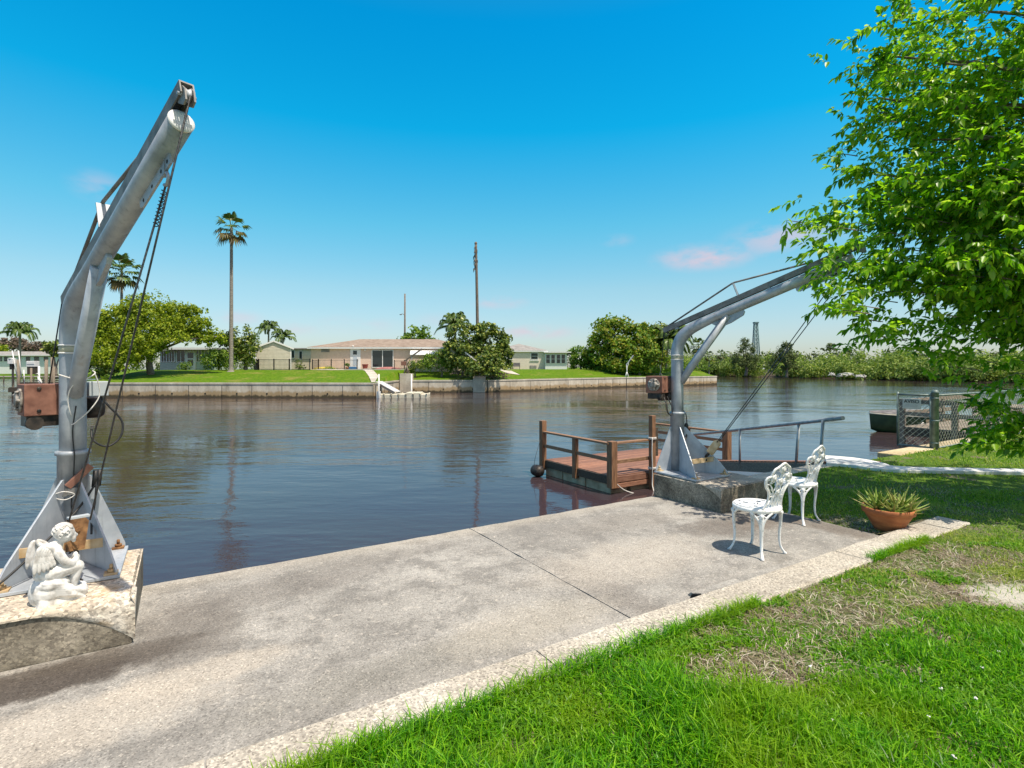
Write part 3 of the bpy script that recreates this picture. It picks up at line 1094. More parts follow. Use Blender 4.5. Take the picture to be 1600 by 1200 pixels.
# small white clover flowers
fl = MB()
for (px, py) in [(1470, 1067), (1358, 1178), (1535, 1035), (1345, 1105), (1387, 1000), (1525, 1083), (1415, 1174), (1300, 1115), (1560, 1010), (1266, 1033), (1450, 1110), (1490, 1172)]:
    c = P(px, py, 0.10)
    for k in range(7):
        fl.ell(c + Vector((random.uniform(-.007, .007), random.uniform(-.007, .007), random.uniform(-.03, -.024))), (0.004, 0.004, 0.0035), 6, 4)
    fl.tube([c - Z * 0.03, c + Vector((0.004, 0.003, -0.06))], 0.0012, 4)
tag(fl.build('clover_flowers', simple('clover_white', (0.7, 0.68, 0.66), (0.8, 0.79, 0.77), 30)), 'scattered small white clover flowers in the long grass', None, None, 'stuff')

# ------------------------------------------------------------------ the far bank: sloping land behind a seawall
FRONT = [(-46.0, 56.0), (-44.0, 56.0), (-30.0, 55.6), (-14.2, 55.0), (-14.0, 66.5), (-3.1, 67.0), (8.0, 76.6), (18.0, 84.8), (27.2, 89.6), (36.6, 96.0)]


def front_y(x):
    for (a, b_) in zip(FRONT[:-1], FRONT[1:]):
        if a[0] <= x <= b_[0]:
            t = (x - a[0]) / max(1e-6, b_[0] - a[0])
            return a[1] + (b_[1] - a[1]) * t
    return FRONT[-1][1] if x > FRONT[-1][0] else FRONT[0][1]


def far_z(x, y):
    d = max(0.0, y - front_y(x))
    t = min(1.0, d / 13.0)
    return 0.06 + 1.2 * (t * t * (3 - 2 * t))


def far_lawn_mat():
    m, nt, b = new_mat('far_lawn')
    b.inputs['Roughness'].default_value = 0.95
    b.inputs['Specular IOR Level'].default_value = 0.1
    vec = coords(nt)
    a = noise(nt, vec, 0.35, 6, 0.7)
    f = noise(nt, vec, 3.2, 6, 0.8)
    g = ramp(nt, f, [(0.3, (0.035, 0.085, 0.004)), (0.5, (0.085, 0.165, 0.006)), (0.7, (0.16, 0.24, 0.012))])
    g2 = ramp(nt, f, [(0.3, (0.11, 0.13, 0.02)), (0.7, (0.26, 0.25, 0.06))])
    col = mixc(nt, maprange(nt, a, 0.5, 0.68), g, g2)
    nt.links.new(col, b.inputs['Base Color'])
    bump(nt, b, f, 0.8, 0.06)
    return m


M['far_lawn'] = far_lawn_mat()
mb = MB()
xs = sorted(set([round(-46.0 + i * 1.5, 3) for i in range(56)] + [-14.2, -14.0, 36.6]))
xs = [x for x in xs if x <= 36.6]
ds = [0.3, 1, 2, 3.5, 5, 7, 9, 11, 13, 16, 20, 30, 60, 120, 300]
vs_ = []
for d in ds:
    for x in xs:
        yy = front_y(x) + d
        vs_.append((x, yy, far_z(x, yy)))
nx = len(xs)
mb.add(vs_, [(j * nx + i, j * nx + i + 1, (j + 1) * nx + i + 1, (j + 1) * nx + i) for j in range(len(ds) - 1) for i in range(nx - 1)], True)
# right and left flanks down to the water
for i, fl_ in ((nx - 1, 1), (0, 0)):
    col_ = [vs_[j * nx + i] for j in range(len(ds))]
    low = [(p[0], p[1], -2.5) for p in col_]
    m_ = len(col_)
    mb.add(col_ + low, [((j, j + 1, m_ + j + 1, m_ + j) if not fl_ else (j, m_ + j, m_ + j + 1, j + 1)) for j in range(m_ - 1)])
struct(mb.build('far_lawn', M['far_lawn']), 'bright green lawns sloping down to the far seawall')


def seawall_mat():
    m, nt, b = new_mat('tide_stained_seawall')
    b.inputs['Roughness'].default_value = 0.9
    b.inputs['Specular IOR Level'].default_value = 0.2
    vec = coords(nt)
    a = noise(nt, coords(nt, (1, 1, 0.35)), 0.9, 6, 0.7)
    col = ramp(nt, a, [(0.3, (0.30, 0.265, 0.21)), (0.5, (0.54, 0.485, 0.395)), (0.7, (0.68, 0.62, 0.52))])
    sx = nt.nodes.new('ShaderNodeSeparateXYZ')
    nt.links.new(vec, sx.inputs[0])
    zz = math_n(nt, 'ADD', sx.outputs[2], math_n(nt, 'MULTIPLY', math_n(nt, 'SUBTRACT', noise(nt, coords(nt, (1, 1, 0.4)), 1.6, 5, 0.7), 0.5), 0.9))
    col = mixc(nt, math_n(nt, 'MULTIPLY', maprange(nt, zz, -0.70, -0.98), 0.8), col, (0.34, 0.23, 0.11))
    col = mixc(nt, math_n(nt, 'MULTIPLY', maprange(nt, zz, -1.14, -1.36), 0.9), col, (0.05, 0.045, 0.03))
    wv = nt.nodes.new('ShaderNodeTexBrick')
    nt.links.new(col, b.inputs['Base Color'])
    nt.nodes.remove(wv)
    bump(nt, b, a, 0.4, 0.05)
    return m


M['seawall'] = seawall_mat()
M['cap_dark'] = simple('panel_joint', (0.03, 0.028, 0.025), (0.06, 0.055, 0.05), 3)  # dark joint lines between the seawall panels


def far_wall(pts, label, cap_w=0.55, zc=0.06, panel=3.0, cap_mat='cap'):
    mb = MB()
    cp = MB()
    acc_ = 0
    for (a, b_) in zip(pts[:-1], pts[1:]):
        a3, b3 = Vector((a[0], a[1], 0)), Vector((b_[0], b_[1], 0))
        d = (b3 - a3)
        L = d.length
        d.normalize()
        nrm = Vector((d.y, -d.x, 0))
        mb.bar(a3 + Z * (-1.33) - nrm * 0.15, b3 + Z * (-1.33) - nrm * 0.15, 0.3, 2.3)
        cp.bar(a3 + Z * (zc - 0.11) - nrm * (cap_w / 2 - 0.05), b3 + Z * (zc - 0.11) - nrm * (cap_w / 2 - 0.05), cap_w, 0.20)
        n = max(1, int(L / panel))
        for k in range(n + 1):
            p = a3 + d * (L * k / n)
            mb.bar(p + nrm * 0.006 - Z * 1.5, p + nrm * 0.006 - Z * 0.22, 0.03, 0.04, mi=1)
            if k < n:
                q = p + d * (L / n * 0.5) + nrm * 0.02 - Z * 1.08
                mb.box(q - nrm * 0.012, (0.14, 0.06, 0.14), None, 2)
    o = mb.build('far_seawall', [M['seawall'], M['cap_dark'], M['dark_hole']])
    tag(o, label, 'seawall')
    cp.build('cap', M[cap_mat], o, 0.02)
    return o


far_wall([(-46, 90), (-46.0, 56.0), (-44.0, 56.0), (-30.0, 55.6), (-14.2, 55.0)], 'long far seawall with brown tide stain, left of the cream dock')
far_wall([(-14.0, 55.2), (-13.9, 66.2), (-3.1, 67.0)], 'set back grey seawall behind the cream dock')
far_wall([(-3.0, 67.0), (8.0, 76.6), (18.0, 84.8)], 'pale panelled seawall below the bright right hand lawn')
far_wall([(18.1, 84.9), (27.2, 89.6), (36.6, 96.0), (36.9, 130)], 'low seawall below the big trees running to the point')

# ================================================================== NEAR OBJECTS
# ------------------------------------------------------------------ concrete plinths of the two davits
def plinth(u0, u1, label, left):
    """block 1.05 deep, 0.3 high; the pebbled render of the top laps down over a front corner"""
    v0, v1, H = 4.035, QUAY - 0.005, 0.30
    L, Dp = u1 - u0, v1 - v0
    root = empty('concrete_plinth', W(u0, v0, 0), ROT)
    tag(root, label, 'plinth', 'concrete plinths under the boat davits')
    mb = MB()
    n = 14
    mb.box((L / 2, Dp / 2, H / 2 - 0.012), (L, Dp, H))
    mb.build('concrete_body', M['block'], root, 0.02, 3)
    top = MB()
    nx_, ny_ = 22, 24

    def tz(a, b_):
        e = min(a, L - a, b_, Dp - b_)
        return H - 0.004 - 0.016 * max(0, 1 - e / 0.05) ** 2 + random.uniform(-0.0018, 0.0018)

    vs_ = [(L * i / nx_, Dp * j / ny_, tz(L * i / nx_, Dp * j / ny_)) for j in range(ny_ + 1) for i in range(nx_ + 1)]
    top.add(vs_, [(j * (nx_ + 1) + i, j * (nx_ + 1) + i + 1, (j + 1) * (nx_ + 1) + i + 1, (j + 1) * (nx_ + 1) + i) for j in range(ny_) for i in range(nx_)], True)

    def apron(P0, e, ln, nrm, low):
        """render lapping over a face: from the top edge down to the height low(s)"""
        rows = []
        m_ = 26
        for k in range(m_ + 1):
            s_ = ln * k / m_
            lo = max(0.0, low(s_))
            for t in range(7):
                z = (H - 0.012) + (lo - H + 0.012) * t / 6
                bulge = 0.012 if t < 6 else 0.001
                if t == 0:
                    bulge = -0.012
                rows.append(P0 + e * s_ + nrm * (bulge + random.uniform(-0.001, 0.001)) + Z * (z + (0.0 if t else 0.010)))
        top.add(rows, [(k * 7 + t, k * 7 + t + 1, (k + 1) * 7 + t + 1, (k + 1) * 7 + t) for k in range(m_) for t in range(6)], True)

    X_, Y_ = Vector((1, 0, 0)), Vector((0, 1, 0))
    if left:
        apron(Vector((0, 0, 0)), X_, L + 0.013, -Y_, lambda s: 0.268 - 0.235 * max(0, (s - 0.46 * L) / (0.54 * L)) ** 2.0 - 0.06 * max(0, (0.4 * L - s) / (0.4 * L)) ** 2)
        apron(Vector((L, -0.013, 0)), Y_, 0.18, X_, lambda s: 0.03 + 0.25 * min(1, max(0, s) / 0.17) ** 0.7)
    else:
        apron(Vector((0, -0.013, 0)), Y_, 0.34, -X_, lambda s: 0.13 + 0.16 * min(1, s / 0.30) ** 0.6)
        apron(Vector((-0.013, 0, 0)), X_, 0.05, -Y_, lambda s: 0.13 + 0.15 * min(1, s / 0.05) ** 0.8)
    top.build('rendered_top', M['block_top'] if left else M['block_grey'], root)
    return root


plinth(-1.21, -0.26, 'pebbled concrete plinth carrying the left davit and the cherub', True)
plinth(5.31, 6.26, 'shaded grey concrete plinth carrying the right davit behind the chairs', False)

# ------------------------------------------------------------------ boat davits
D = Vector((0.334, -0.9425, 0)).normalized()     # boom direction in the quay frame
WV = Vector((0.9425, 0.334, 0)).normalized()     # across the boom


def make_davit(u, v, label, left):
    root = empty('boat_davit', W(u, v, 0.30), ROT)
    tag(root, label, 'boat davit', 'boat davits on concrete plinths')

    def Q(s, z, t=0.0):
        return D * s + WV * t + Z * z

    # base
    mb = MB()
    mb.box((0, -0.235, 0.0105), (0.64, 0.69, 0.021))
    bp = mb.build('base_plate', M['plate_paint'], root, 0.003)
    bp['label'] = 'pale steel base plate with rust streaks'
    for (a, b_) in ((-0.27, -0.53), (0.27, -0.53), (-0.26, 0.07), (0.26, 0.07)):
        mb = MB()
        mb.box((a, b_, 0.0275), (0.075, 0.075, 0.012))
        mb.lathe([(0.022, 0.034), (0.022, 0.054)], 6, (a, b_, 0))
        mb.lathe([(0.010, 0.054), (0.010, 0.085)], 8, (a, b_, 0))
        mb.build('anchor_bolt', M['rust_pale' if random.random() < 0.5 else 'rust_brown'], root)
    for (a, b_) in ((-0.305, -0.565), (0.305, -0.565), (-0.305, 0.10), (0.305, 0.10)):
        r_ = Vector((a, b_, 0))
        Rr = r_.length
        e = r_.normalized()
        mb = MB()
        mb.prism([(0.080, 0.023), (Rr - 0.005, 0.023), (Rr - 0.005, 0.05), (Rr - 0.09 * Rr / 0.64, 0.16), (0.105, 0.60), (0.080, 0.60)], (0, 0, 0), e, Z, 0.013)
        mb.build('gusset', M['plate_paint'], root, 0.002)
    # sleeve, mast, brace
    mb = MB()
    mb.lathe([(0.091, 0.022), (0.091, 0.765), (0.104, 0.768), (0.104, 0.795), (0.090, 0.798), (0.0801, 0.80)], 32)
    mb.build('sleeve', M['galv'], root)
    slope = 0.375
    e_b = (D + Z * slope).normalized()
    n_b = (Z - D * slope).normalized()
    B0 = Q(0.6, 2.074)
    path = [Q(0, 0.6), Q(0, 1.1), Q(0, 1.5), Q(0.0, 1.62), Q(0.025, 1.72), Q(0.08, 1.815), Q(0.165, 1.885), Q(0.28, 1.945), B0 - e_b * 0.12, B0, B0 + e_b * 0.7, B0 + e_b * 1.50]
    pp = path[:3] + crom(path[2:10], 5)[1:] + path[10:]
    mb = MB()
    rr = []
    for p in pp:
        s_ = p.dot(D)
        rr.append(0.0795 if s_ < 0.05 else 0.0795 - 0.0205 * min(1, (s_ - 0.05) / 0.42))
    mb.tube(pp, rr, 28)
    mast = mb.build('mast', M['galv'], root)
    mb = MB()
    endp = B0 + e_b * 1.50
    Mb = Matrix((WV, n_b, e_b)).transposed()
    mb.lathe([(0.0605, -0.004), (0.0605, 0.006), (0.04, 0.008), (0.0, 0.009)], 24, endp, Mb)
    mb.build('end_cap', M['trim'], mast)
    mb = MB()
    for z in (1.497, 1.553):
        mb = MB()
        mb.torus((0, 0, z), 0.082, 0.0055, 28, 8)
        mb.build('weld_ring', M['trim'], mast)
    mb = MB()
    mb.lathe([(0.0812, 1.502), (0.0812, 1.548)], 28)
    mb.build('tape_band', simple('faded_yellow_band', (0.36, 0.36, 0.25), (0.46, 0.46, 0.36), 9), mast)
    mb = MB()
    mb.tube([Q(0.055, 1.20), Q(0.20, 1.42), Q(0.66, 2.05)], 0.050, 20)
    mb.build('brace', M['galv'], root)
    # web plate below the boom, at the head of the brace
    mb = MB()
    poly = [(-0.20, -0.04), (0.24, -0.04), (0.25, -0.085), (0.22, -0.12), (0.05, -0.15), (-0.10, -0.15)]
    mb.prism(poly, B0, e_b, n_b, 0.03)
    mb.build('web_plate', M['galv'], root, 0.004)
    # top channel
    c0 = B0 + n_b * 0.104
    a_, b_ = c0 - e_b * 0.80, c0 + e_b * 1.62
    mb = MB()
    mb.bar(a_ + n_b * 0.029, b_ + n_b * 0.029, 0.066, 0.008, n_b)
    for sgn in (-1, 1):
        mb.bar(a_ + WV * sgn * 0.0295 - n_b * 0.004, b_ + WV * sgn * 0.0295 - n_b * 0.004, 0.007, 0.058, n_b)
    ch = mb.build('top_channel', M['galv_dark'], root)
    for k in (-0.62, -0.05, 0.6, 1.2):
        mb = MB()
        q = c0 + e_b * k - n_b * 0.038
        mb.bar(q - e_b * 0.02, q + e_b * 0.02, 0.052, 0.030, n_b)
        mb.build('saddle', M['galv'], root)
    # truss rod with its king post
    kp = c0 + e_b * 0.245
    mb = MB()
    hi = kp + n_b * 0.205
    mb.tube([c0 - e_b * 0.72 + n_b * 0.038, hi - e_b * 0.02, hi + e_b * 0.02, c0 + e_b * 1.13 + n_b * 0.042], 0.0115, 10)
    mb.build('truss_rod', M['galv_dark'], root)
    mb = MB()
    mb.bar(kp + n_b * 0.02, kp + n_b * 0.195, 0.075, 0.010, e_b)
    mb.build('king_post', M['galv'], root)
    # drilled strip below the outer boom
    mb = MB()
    q = B0 + e_b * 0.86
    mb.prism([(0.0, -0.050), (0.46, -0.050), (0.46, -0.118), (0.03, -0.118), (0.0, -0.098)], q, e_b, n_b, 0.012)
    hs = mb.build('drilled_strip', M['galv'], root)
    Mh = Matrix((e_b, n_b, WV)).transposed()
    for k in (0.06, 0.20, 0.34, 0.43):
        mb = MB()
        mb.lathe([(0.011, -0.0068), (0.011, 0.0068)], 12, q + e_b * k - n_b * 0.090, Mh)
        mb.build('bolt_hole', M['dark_hole'], hs)
    # tip sheave
    tip = c0 + e_b * 1.60 - n_b * 0.03
    for sg in (-1, 1):
        mb = MB()
        mb.prism([(-0.07, 0.025), (0.02, 0.035), (0.042, 0.0), (0.035, -0.055), (0.0, -0.062), (-0.04, -0.025)], tip + WV * sg * 0.0195, e_b, n_b, 0.008)
        mb.build('cheek_plate', M['galv_dark'], root)
    mb = MB()
    Ms = Matrix((e_b, n_b, WV)).transposed()
    mb.lathe([(0.036, -0.012), (0.029, -0.004), (0.029, 0.004), (0.036, 0.012)], 20, tip, Ms)
    mb.lathe([(0.008, -0.042), (0.008, 0.042)], 10, tip, Ms)
    mb.build('sheave', M['galv'], root)
    # dead-end hook under the boom
    hk = B0 + e_b * 1.24 - n_b * 0.125
    mb = MB()
    mb.bar(B0 + e_b * 1.27 - n_b * 0.05, hk, 0.02, 0.012, e_b)
    mb.torus(hk - Z * 0.03, 0.032, 0.009, 16, 8, Matrix((D, Z, WV)).transposed(), a0=-2.2, a1=2.6)
    mb.build('hook', M['galv'], root)
    # hoist block and fall
    blk = Vector((0.10, -0.62, 0.34)) if left else Vector((0.13, -0.47, 0.36))
    top1 = tip - n_b * 0.03 + e_b * 0.04
    top2 = hk - Z * 0.06
    mb = MB()
    fall = (top1 + top2) / 2 - blk
    fdir = fall.normalized()
    bt = blk + fdir * 0.10
    mb.tube([top1, bt + WV * (0.055 if left else 0.035)], 0.0052, 6)
    mb.tube([top2, bt - WV * (0.055 if left else 0.035)], 0.0052, 6)
    if left:
        sp = []
        dirn = (bt - top2).normalized()
        o1 = dirn.orthogonal().normalized()
        o2 = dirn.cross(o1)
        for k in range(90):
            a = k * 0.7
            sp.append(top2 + dirn * (0.03 + 0.0022 * k) + (o1 * math.cos(a) + o2 * math.sin(a)) * 0.012)
        mb.tube(sp, 0.003, 5)
    mb.build('lifting_cable', M['cable'], root)
    side = fdir.cross(D.cross(Z)).normalized()
    if left:
        mb = MB()
        ax = Vector((0.10, 0.05, 1)).normalized()
        sd = WV
        for sg in (-1, 1):
            mb.prism([(-0.048, -0.10), (0.048, -0.10), (0.052, 0.075), (0.030, 0.10), (-0.052, 0.10)], blk + D * sg * 0.022, sd, ax, 0.006)
        mb.lathe([(0.012, -0.035), (0.012, 0.035)], 10, blk + ax * 0.03, Matrix((sd, ax, D)).transposed())
        mb.lathe([(0.015, -0.03), (0.015, 0.03)], 10, blk - ax * 0.075, Matrix((sd, ax, D)).transposed())
        mb.build('hoist_block', M['rust_brown'], root)
        mb = MB()
        mb.bar(blk + ax * 0.105 - sd * 0.055, blk + ax * 0.105 + sd * 0.055, 0.05, 0.012, ax)
        mb.build('block_yoke', M['box_grey'], root)
        mb = MB()
        mb.lathe([(0.036, -0.014), (0.028, 0), (0.036, 0.014)], 16, blk + ax * 0.03, Matrix((sd, ax, D)).transposed())
        mb.build('pulley', M['galv_dark'], root)
        mb = MB()
        mb.torus(blk - ax * 0.125, 0.022, 0.006, 14, 6, Matrix((sd, ax, D)).transposed())
        mb.tube(crom([blk - ax * 0.145, blk - ax * 0.20 + sd * 0.02, blk - ax * 0.27 + sd * 0.028, Vector((blk.x + 0.03, blk.y + 0.02, 0.03))], 4), 0.006, 6)
        mb.build('shackle', M['motor_black'], root)
    else:
        mb = MB()
        ax = fdir
        sd = ax.cross(WV).normalized()
        for sg in (-1, 1):
            mb.prism([(-0.045, -0.08), (0.045, -0.08), (0.045, 0.09), (0.02, 0.115), (-0.02, 0.115), (-0.045, 0.09)], blk + WV * sg * 0.022, sd, ax, 0.007)
        mb.lathe([(0.014, -0.036), (0.014, 0.036)], 10, blk + ax * 0.03, Matrix((sd, ax, WV)).transposed())
        mb.build('hoist_block', M['rust_pale'], root)
        mb = MB()
        mb.torus(blk - ax * 0.11 - D * 0.01, 0.042, 0.012, 18, 8, Matrix((WV, ax, sd)).transposed())
        mb.tube([blk - ax * 0.15, Vector((0.06, -0.42, 0.20))], 0.010, 6)
        mb.build('shackle', M['motor_black'], root)
    # flat bar that ties the front gussets
    mb = MB()
    mb.bar((-0.225, -0.405, 0.205), (0.225, -0.405, 0.205), 0.012, 0.062, Z)
    tb = mb.build('tie_bar', M['rust_pale'], root, 0.002)
    tb['label'] = 'yellowed flat bar between the front gussets'
    # winch
    b0, b1 = Q(-0.22, 1.162, -0.25), Q(-0.22, 1.162, 0.10)
    mb = MB()
    mb.bar(b0, b1, 0.235, 0.225, Z)
    wb = mb.build('winch_housing', M['rust_red'], root, 0.006)
    for t in (-0.17, -0.04):
        for z in (1.245, 1.085):
            mb = MB()
            mb.lathe([(0.013, 0), (0.013, 0.006), (0.008, 0.009)], 8, Q(-0.1025, z, t), Matrix((WV, Z, D)).transposed())
            mb.build('housing_bolt', M['motor_black'], wb)
    mb = MB()
    Mw = Matrix((D, Z, -WV)).transposed()
    ec = Q(-0.22, 1.16, -0.25)
    mb.lathe([(0.085, 0.0), (0.085, 0.012), (0.070, 0.018), (0.055, 0.012), (0.055, 0.03), (0.02, 0.034), (0.0, 0.035)], 22, ec, Mw)
    for k in range(5):
        a = k * 1.257
        mb.ell(ec + (D * math.cos(a) + Z * math.sin(a)) * 0.062 - WV * 0.018, (0.02, 0.02, 0.012), 8, 5)
    mb.build('gear_cover', M['gear'], wb)
    mb = MB()
    mb.bar(Q(-0.22, 1.01, -0.235), Q(-0.22, 1.01, 0.10), 0.19, 0.075, Z)
    mb.lathe([(0.05, -0.02), (0.05, 0.05)], 16, Q(-0.16, 1.0, -0.19), Matrix((Z, WV, D)).transposed())
    mb.lathe([(0.055, -0.02), (0.055, 0.09), (0.03, 0.10)], 16, Q(-0.16, 1.0, 0.0), Matrix((Z, WV, D)).transposed())
    mb.build('drum_carriage', M['motor_black'], wb)
    mb = MB()
    Mm = Matrix((D, Z, WV)).transposed()
    mb.lathe([(0.085, 0.0), (0.085, 0.10), (0.07, 0.125), (0.03, 0.13), (0.0, 0.13)], 20, Q(-0.20, 1.09, 0.10), Matrix((Z, D, WV)).transposed())
    mb.build('winch_motor', M['motor_black'], wb)
    mb = MB()
    mb.tube([Q(-0.19, 1.27, -0.10), Q(-0.17, 1.95, -0.02), c0 - e_b * 0.78 - n_b * 0.02], 0.0045, 6)
    mb.torus(c0 - e_b * 0.79 - n_b * 0.055, 0.030, 0.006, 14, 6, Matrix((D, Z, WV)).transposed())
    mb.build('winch_line', M['cable'], root)
    # wiring
    mb = MB()
    if left:
        mb.tube(crom([Q(-0.05, 1.20, 0.155), Q(-0.02, 1.10, 0.22), Q(-0.01, 0.98, 0.30), Q(0.0, 0.86, 0.285), Q(0.0, 0.80, 0.20), Q(-0.02, 0.86, 0.12), Q(-0.08, 0.95, 0.13)], 8), 0.0075, 8)
        mb.tube(crom([Q(0.082, 1.12, 0.0), Q(0.085, 0.95, -0.02), Q(0.092, 0.82, -0.015), Q(0.108, 0.77, -0.015), Q(0.105, 0.6, -0.02), Q(0.098, 0.42, -0.03), Q(0.11, 0.33, -0.02)], 6), 0.004, 6)
        mb.tube(crom([Q(0.13, 0.55, 0.10), Q(0.16, 0.45, 0.03), Q(0.22, 0.36, -0.06), Q(0.34, 0.22, -0.25), Q(0.44, 0.10, -0.42), Q(0.50, 0.04, -0.55)], 6), 0.0075, 8)
        mb.tube(crom([Q(0.12, 0.60, 0.11), Q(0.17, 0.44, 0.09), Q(0.26, 0.33, 0.05), Q(0.38, 0.26, 0.02)], 6), 0.0065, 8)
        mb.tube([Q(0.12, 0.53, 0.095), Q(0.125, 0.65, 0.105)], 0.016, 10)
        mb.tube([Q(0.10, 0.53, 0.125), Q(0.105, 0.65, 0.135)], 0.016, 10)
    else:
        mb.tube(crom([Q(-0.12, 1.0, -0.17), Q(-0.06, 0.90, -0.21), Q(-0.05, 0.80, -0.20), Q(-0.04, 0.76, -0.12), Q(-0.03, 0.84, -0.09), Q(-0.10, 1.0, -0.10)], 8), 0.008, 8)
        mb.tube(crom([Q(0.03, 0.82, 0.09), Q(0.05, 0.76, 0.17), Q(0.06, 0.62, 0.185), Q(0.08, 0.52, 0.14), Q(0.10, 0.44, 0.06)], 8), 0.007, 8)
        mb.tube(crom([Q(0.10, 0.62, 0.09), Q(0.12, 0.50, 0.02), Q(0.12, 0.42, -0.06)], 6), 0.010, 8)
        mb.ell(Q(0.09, 0.60, 0.085), (0.03, 0.03, 0.05), 10, 6)
    mb.build('power_cord', M['black'], root)
    if left:
        mb = MB()
        mb.bar(Q(-0.05, 1.29, 0.155), Q(-0.05, 1.18, 0.155), 0.12, 0.095, D)
        mb.build('switch_box', M['box_grey'], root, 0.006)
        mb = MB()
        a_, b_ = Q(0.115, 0.555, -0.055), Q(0.135, 0.69, 0.075)
        mb.bar(a_, b_, 0.045, 0.028, D)
        lv = mb.build('lever', M['rust_red'], root, 0.003)
        mb = MB()
        mb.bar(a_ - Z * 0.03, a_ + WV * 0.10 - Z * 0.045, 0.05, 0.02, D)
        mb.prism([(-0.03, -0.06), (0.05, -0.05), (0.03, 0.0), (-0.01, 0.005)], a_ - Z * 0.005, WV, Z, 0.01)
        mb.build('pawl', M['galv_dark'], lv)
    return root


make_davit(-0.675, 4.98, 'left galvanised davit, boom reaching high into the sky, cherub at its foot', True)
make_davit(5.65, 4.98, 'right galvanised davit whose boom tip is buried in the leaves', False)
# cord tied round the left mast
dav_l = W(-0.675, 4.98, 0.30)
Dw = MUV @ D
Ww = MUV @ WV
mb = MB()


def QL(s, z, t=0.0):
    return dav_l + Dw * s + Ww * t + Z * z


mb.tube(crom([QL(0.10, 1.345, -0.10), QL(0.16, 1.315, -0.03), QL(0.165, 1.31, 0.03), QL(0.12, 1.35, 0.10), QL(0.02, 1.37, 0.11)], 6), 0.0048, 6)
mb.tube(crom([QL(0.17, 1.31, 0.0), QL(0.135, 1.25, -0.04), QL(0.10, 1.16, -0.05), QL(0.095, 1.05, -0.03)], 6), 0.0042, 6)
mb.tube(crom([QL(0.12, 1.35, 0.10), QL(0.11, 1.27, 0.125), QL(0.10, 1.18, 0.13), QL(0.10, 1.08, 0.07), QL(0.095, 1.00, -0.01), QL(0.105, 0.99, -0.03)], 6), 0.0042, 6)
tag(mb.build('tied_cord', M['rope']), 'thin white cord knotted round the left davit mast', 'cord')
mb = MB()
mb.tube(crom([QL(0.10, 0.51, -0.13), QL(0.14, 0.53, -0.08), QL(0.14, 0.50, -0.02), QL(0.13, 0.47, -0.07), QL(0.10, 0.49, -0.13)], 6), 0.0035, 6)
tag(mb.build('cord_loop', M['rope']), 'small loose loop of white cord above the left tall gusset', 'cord')

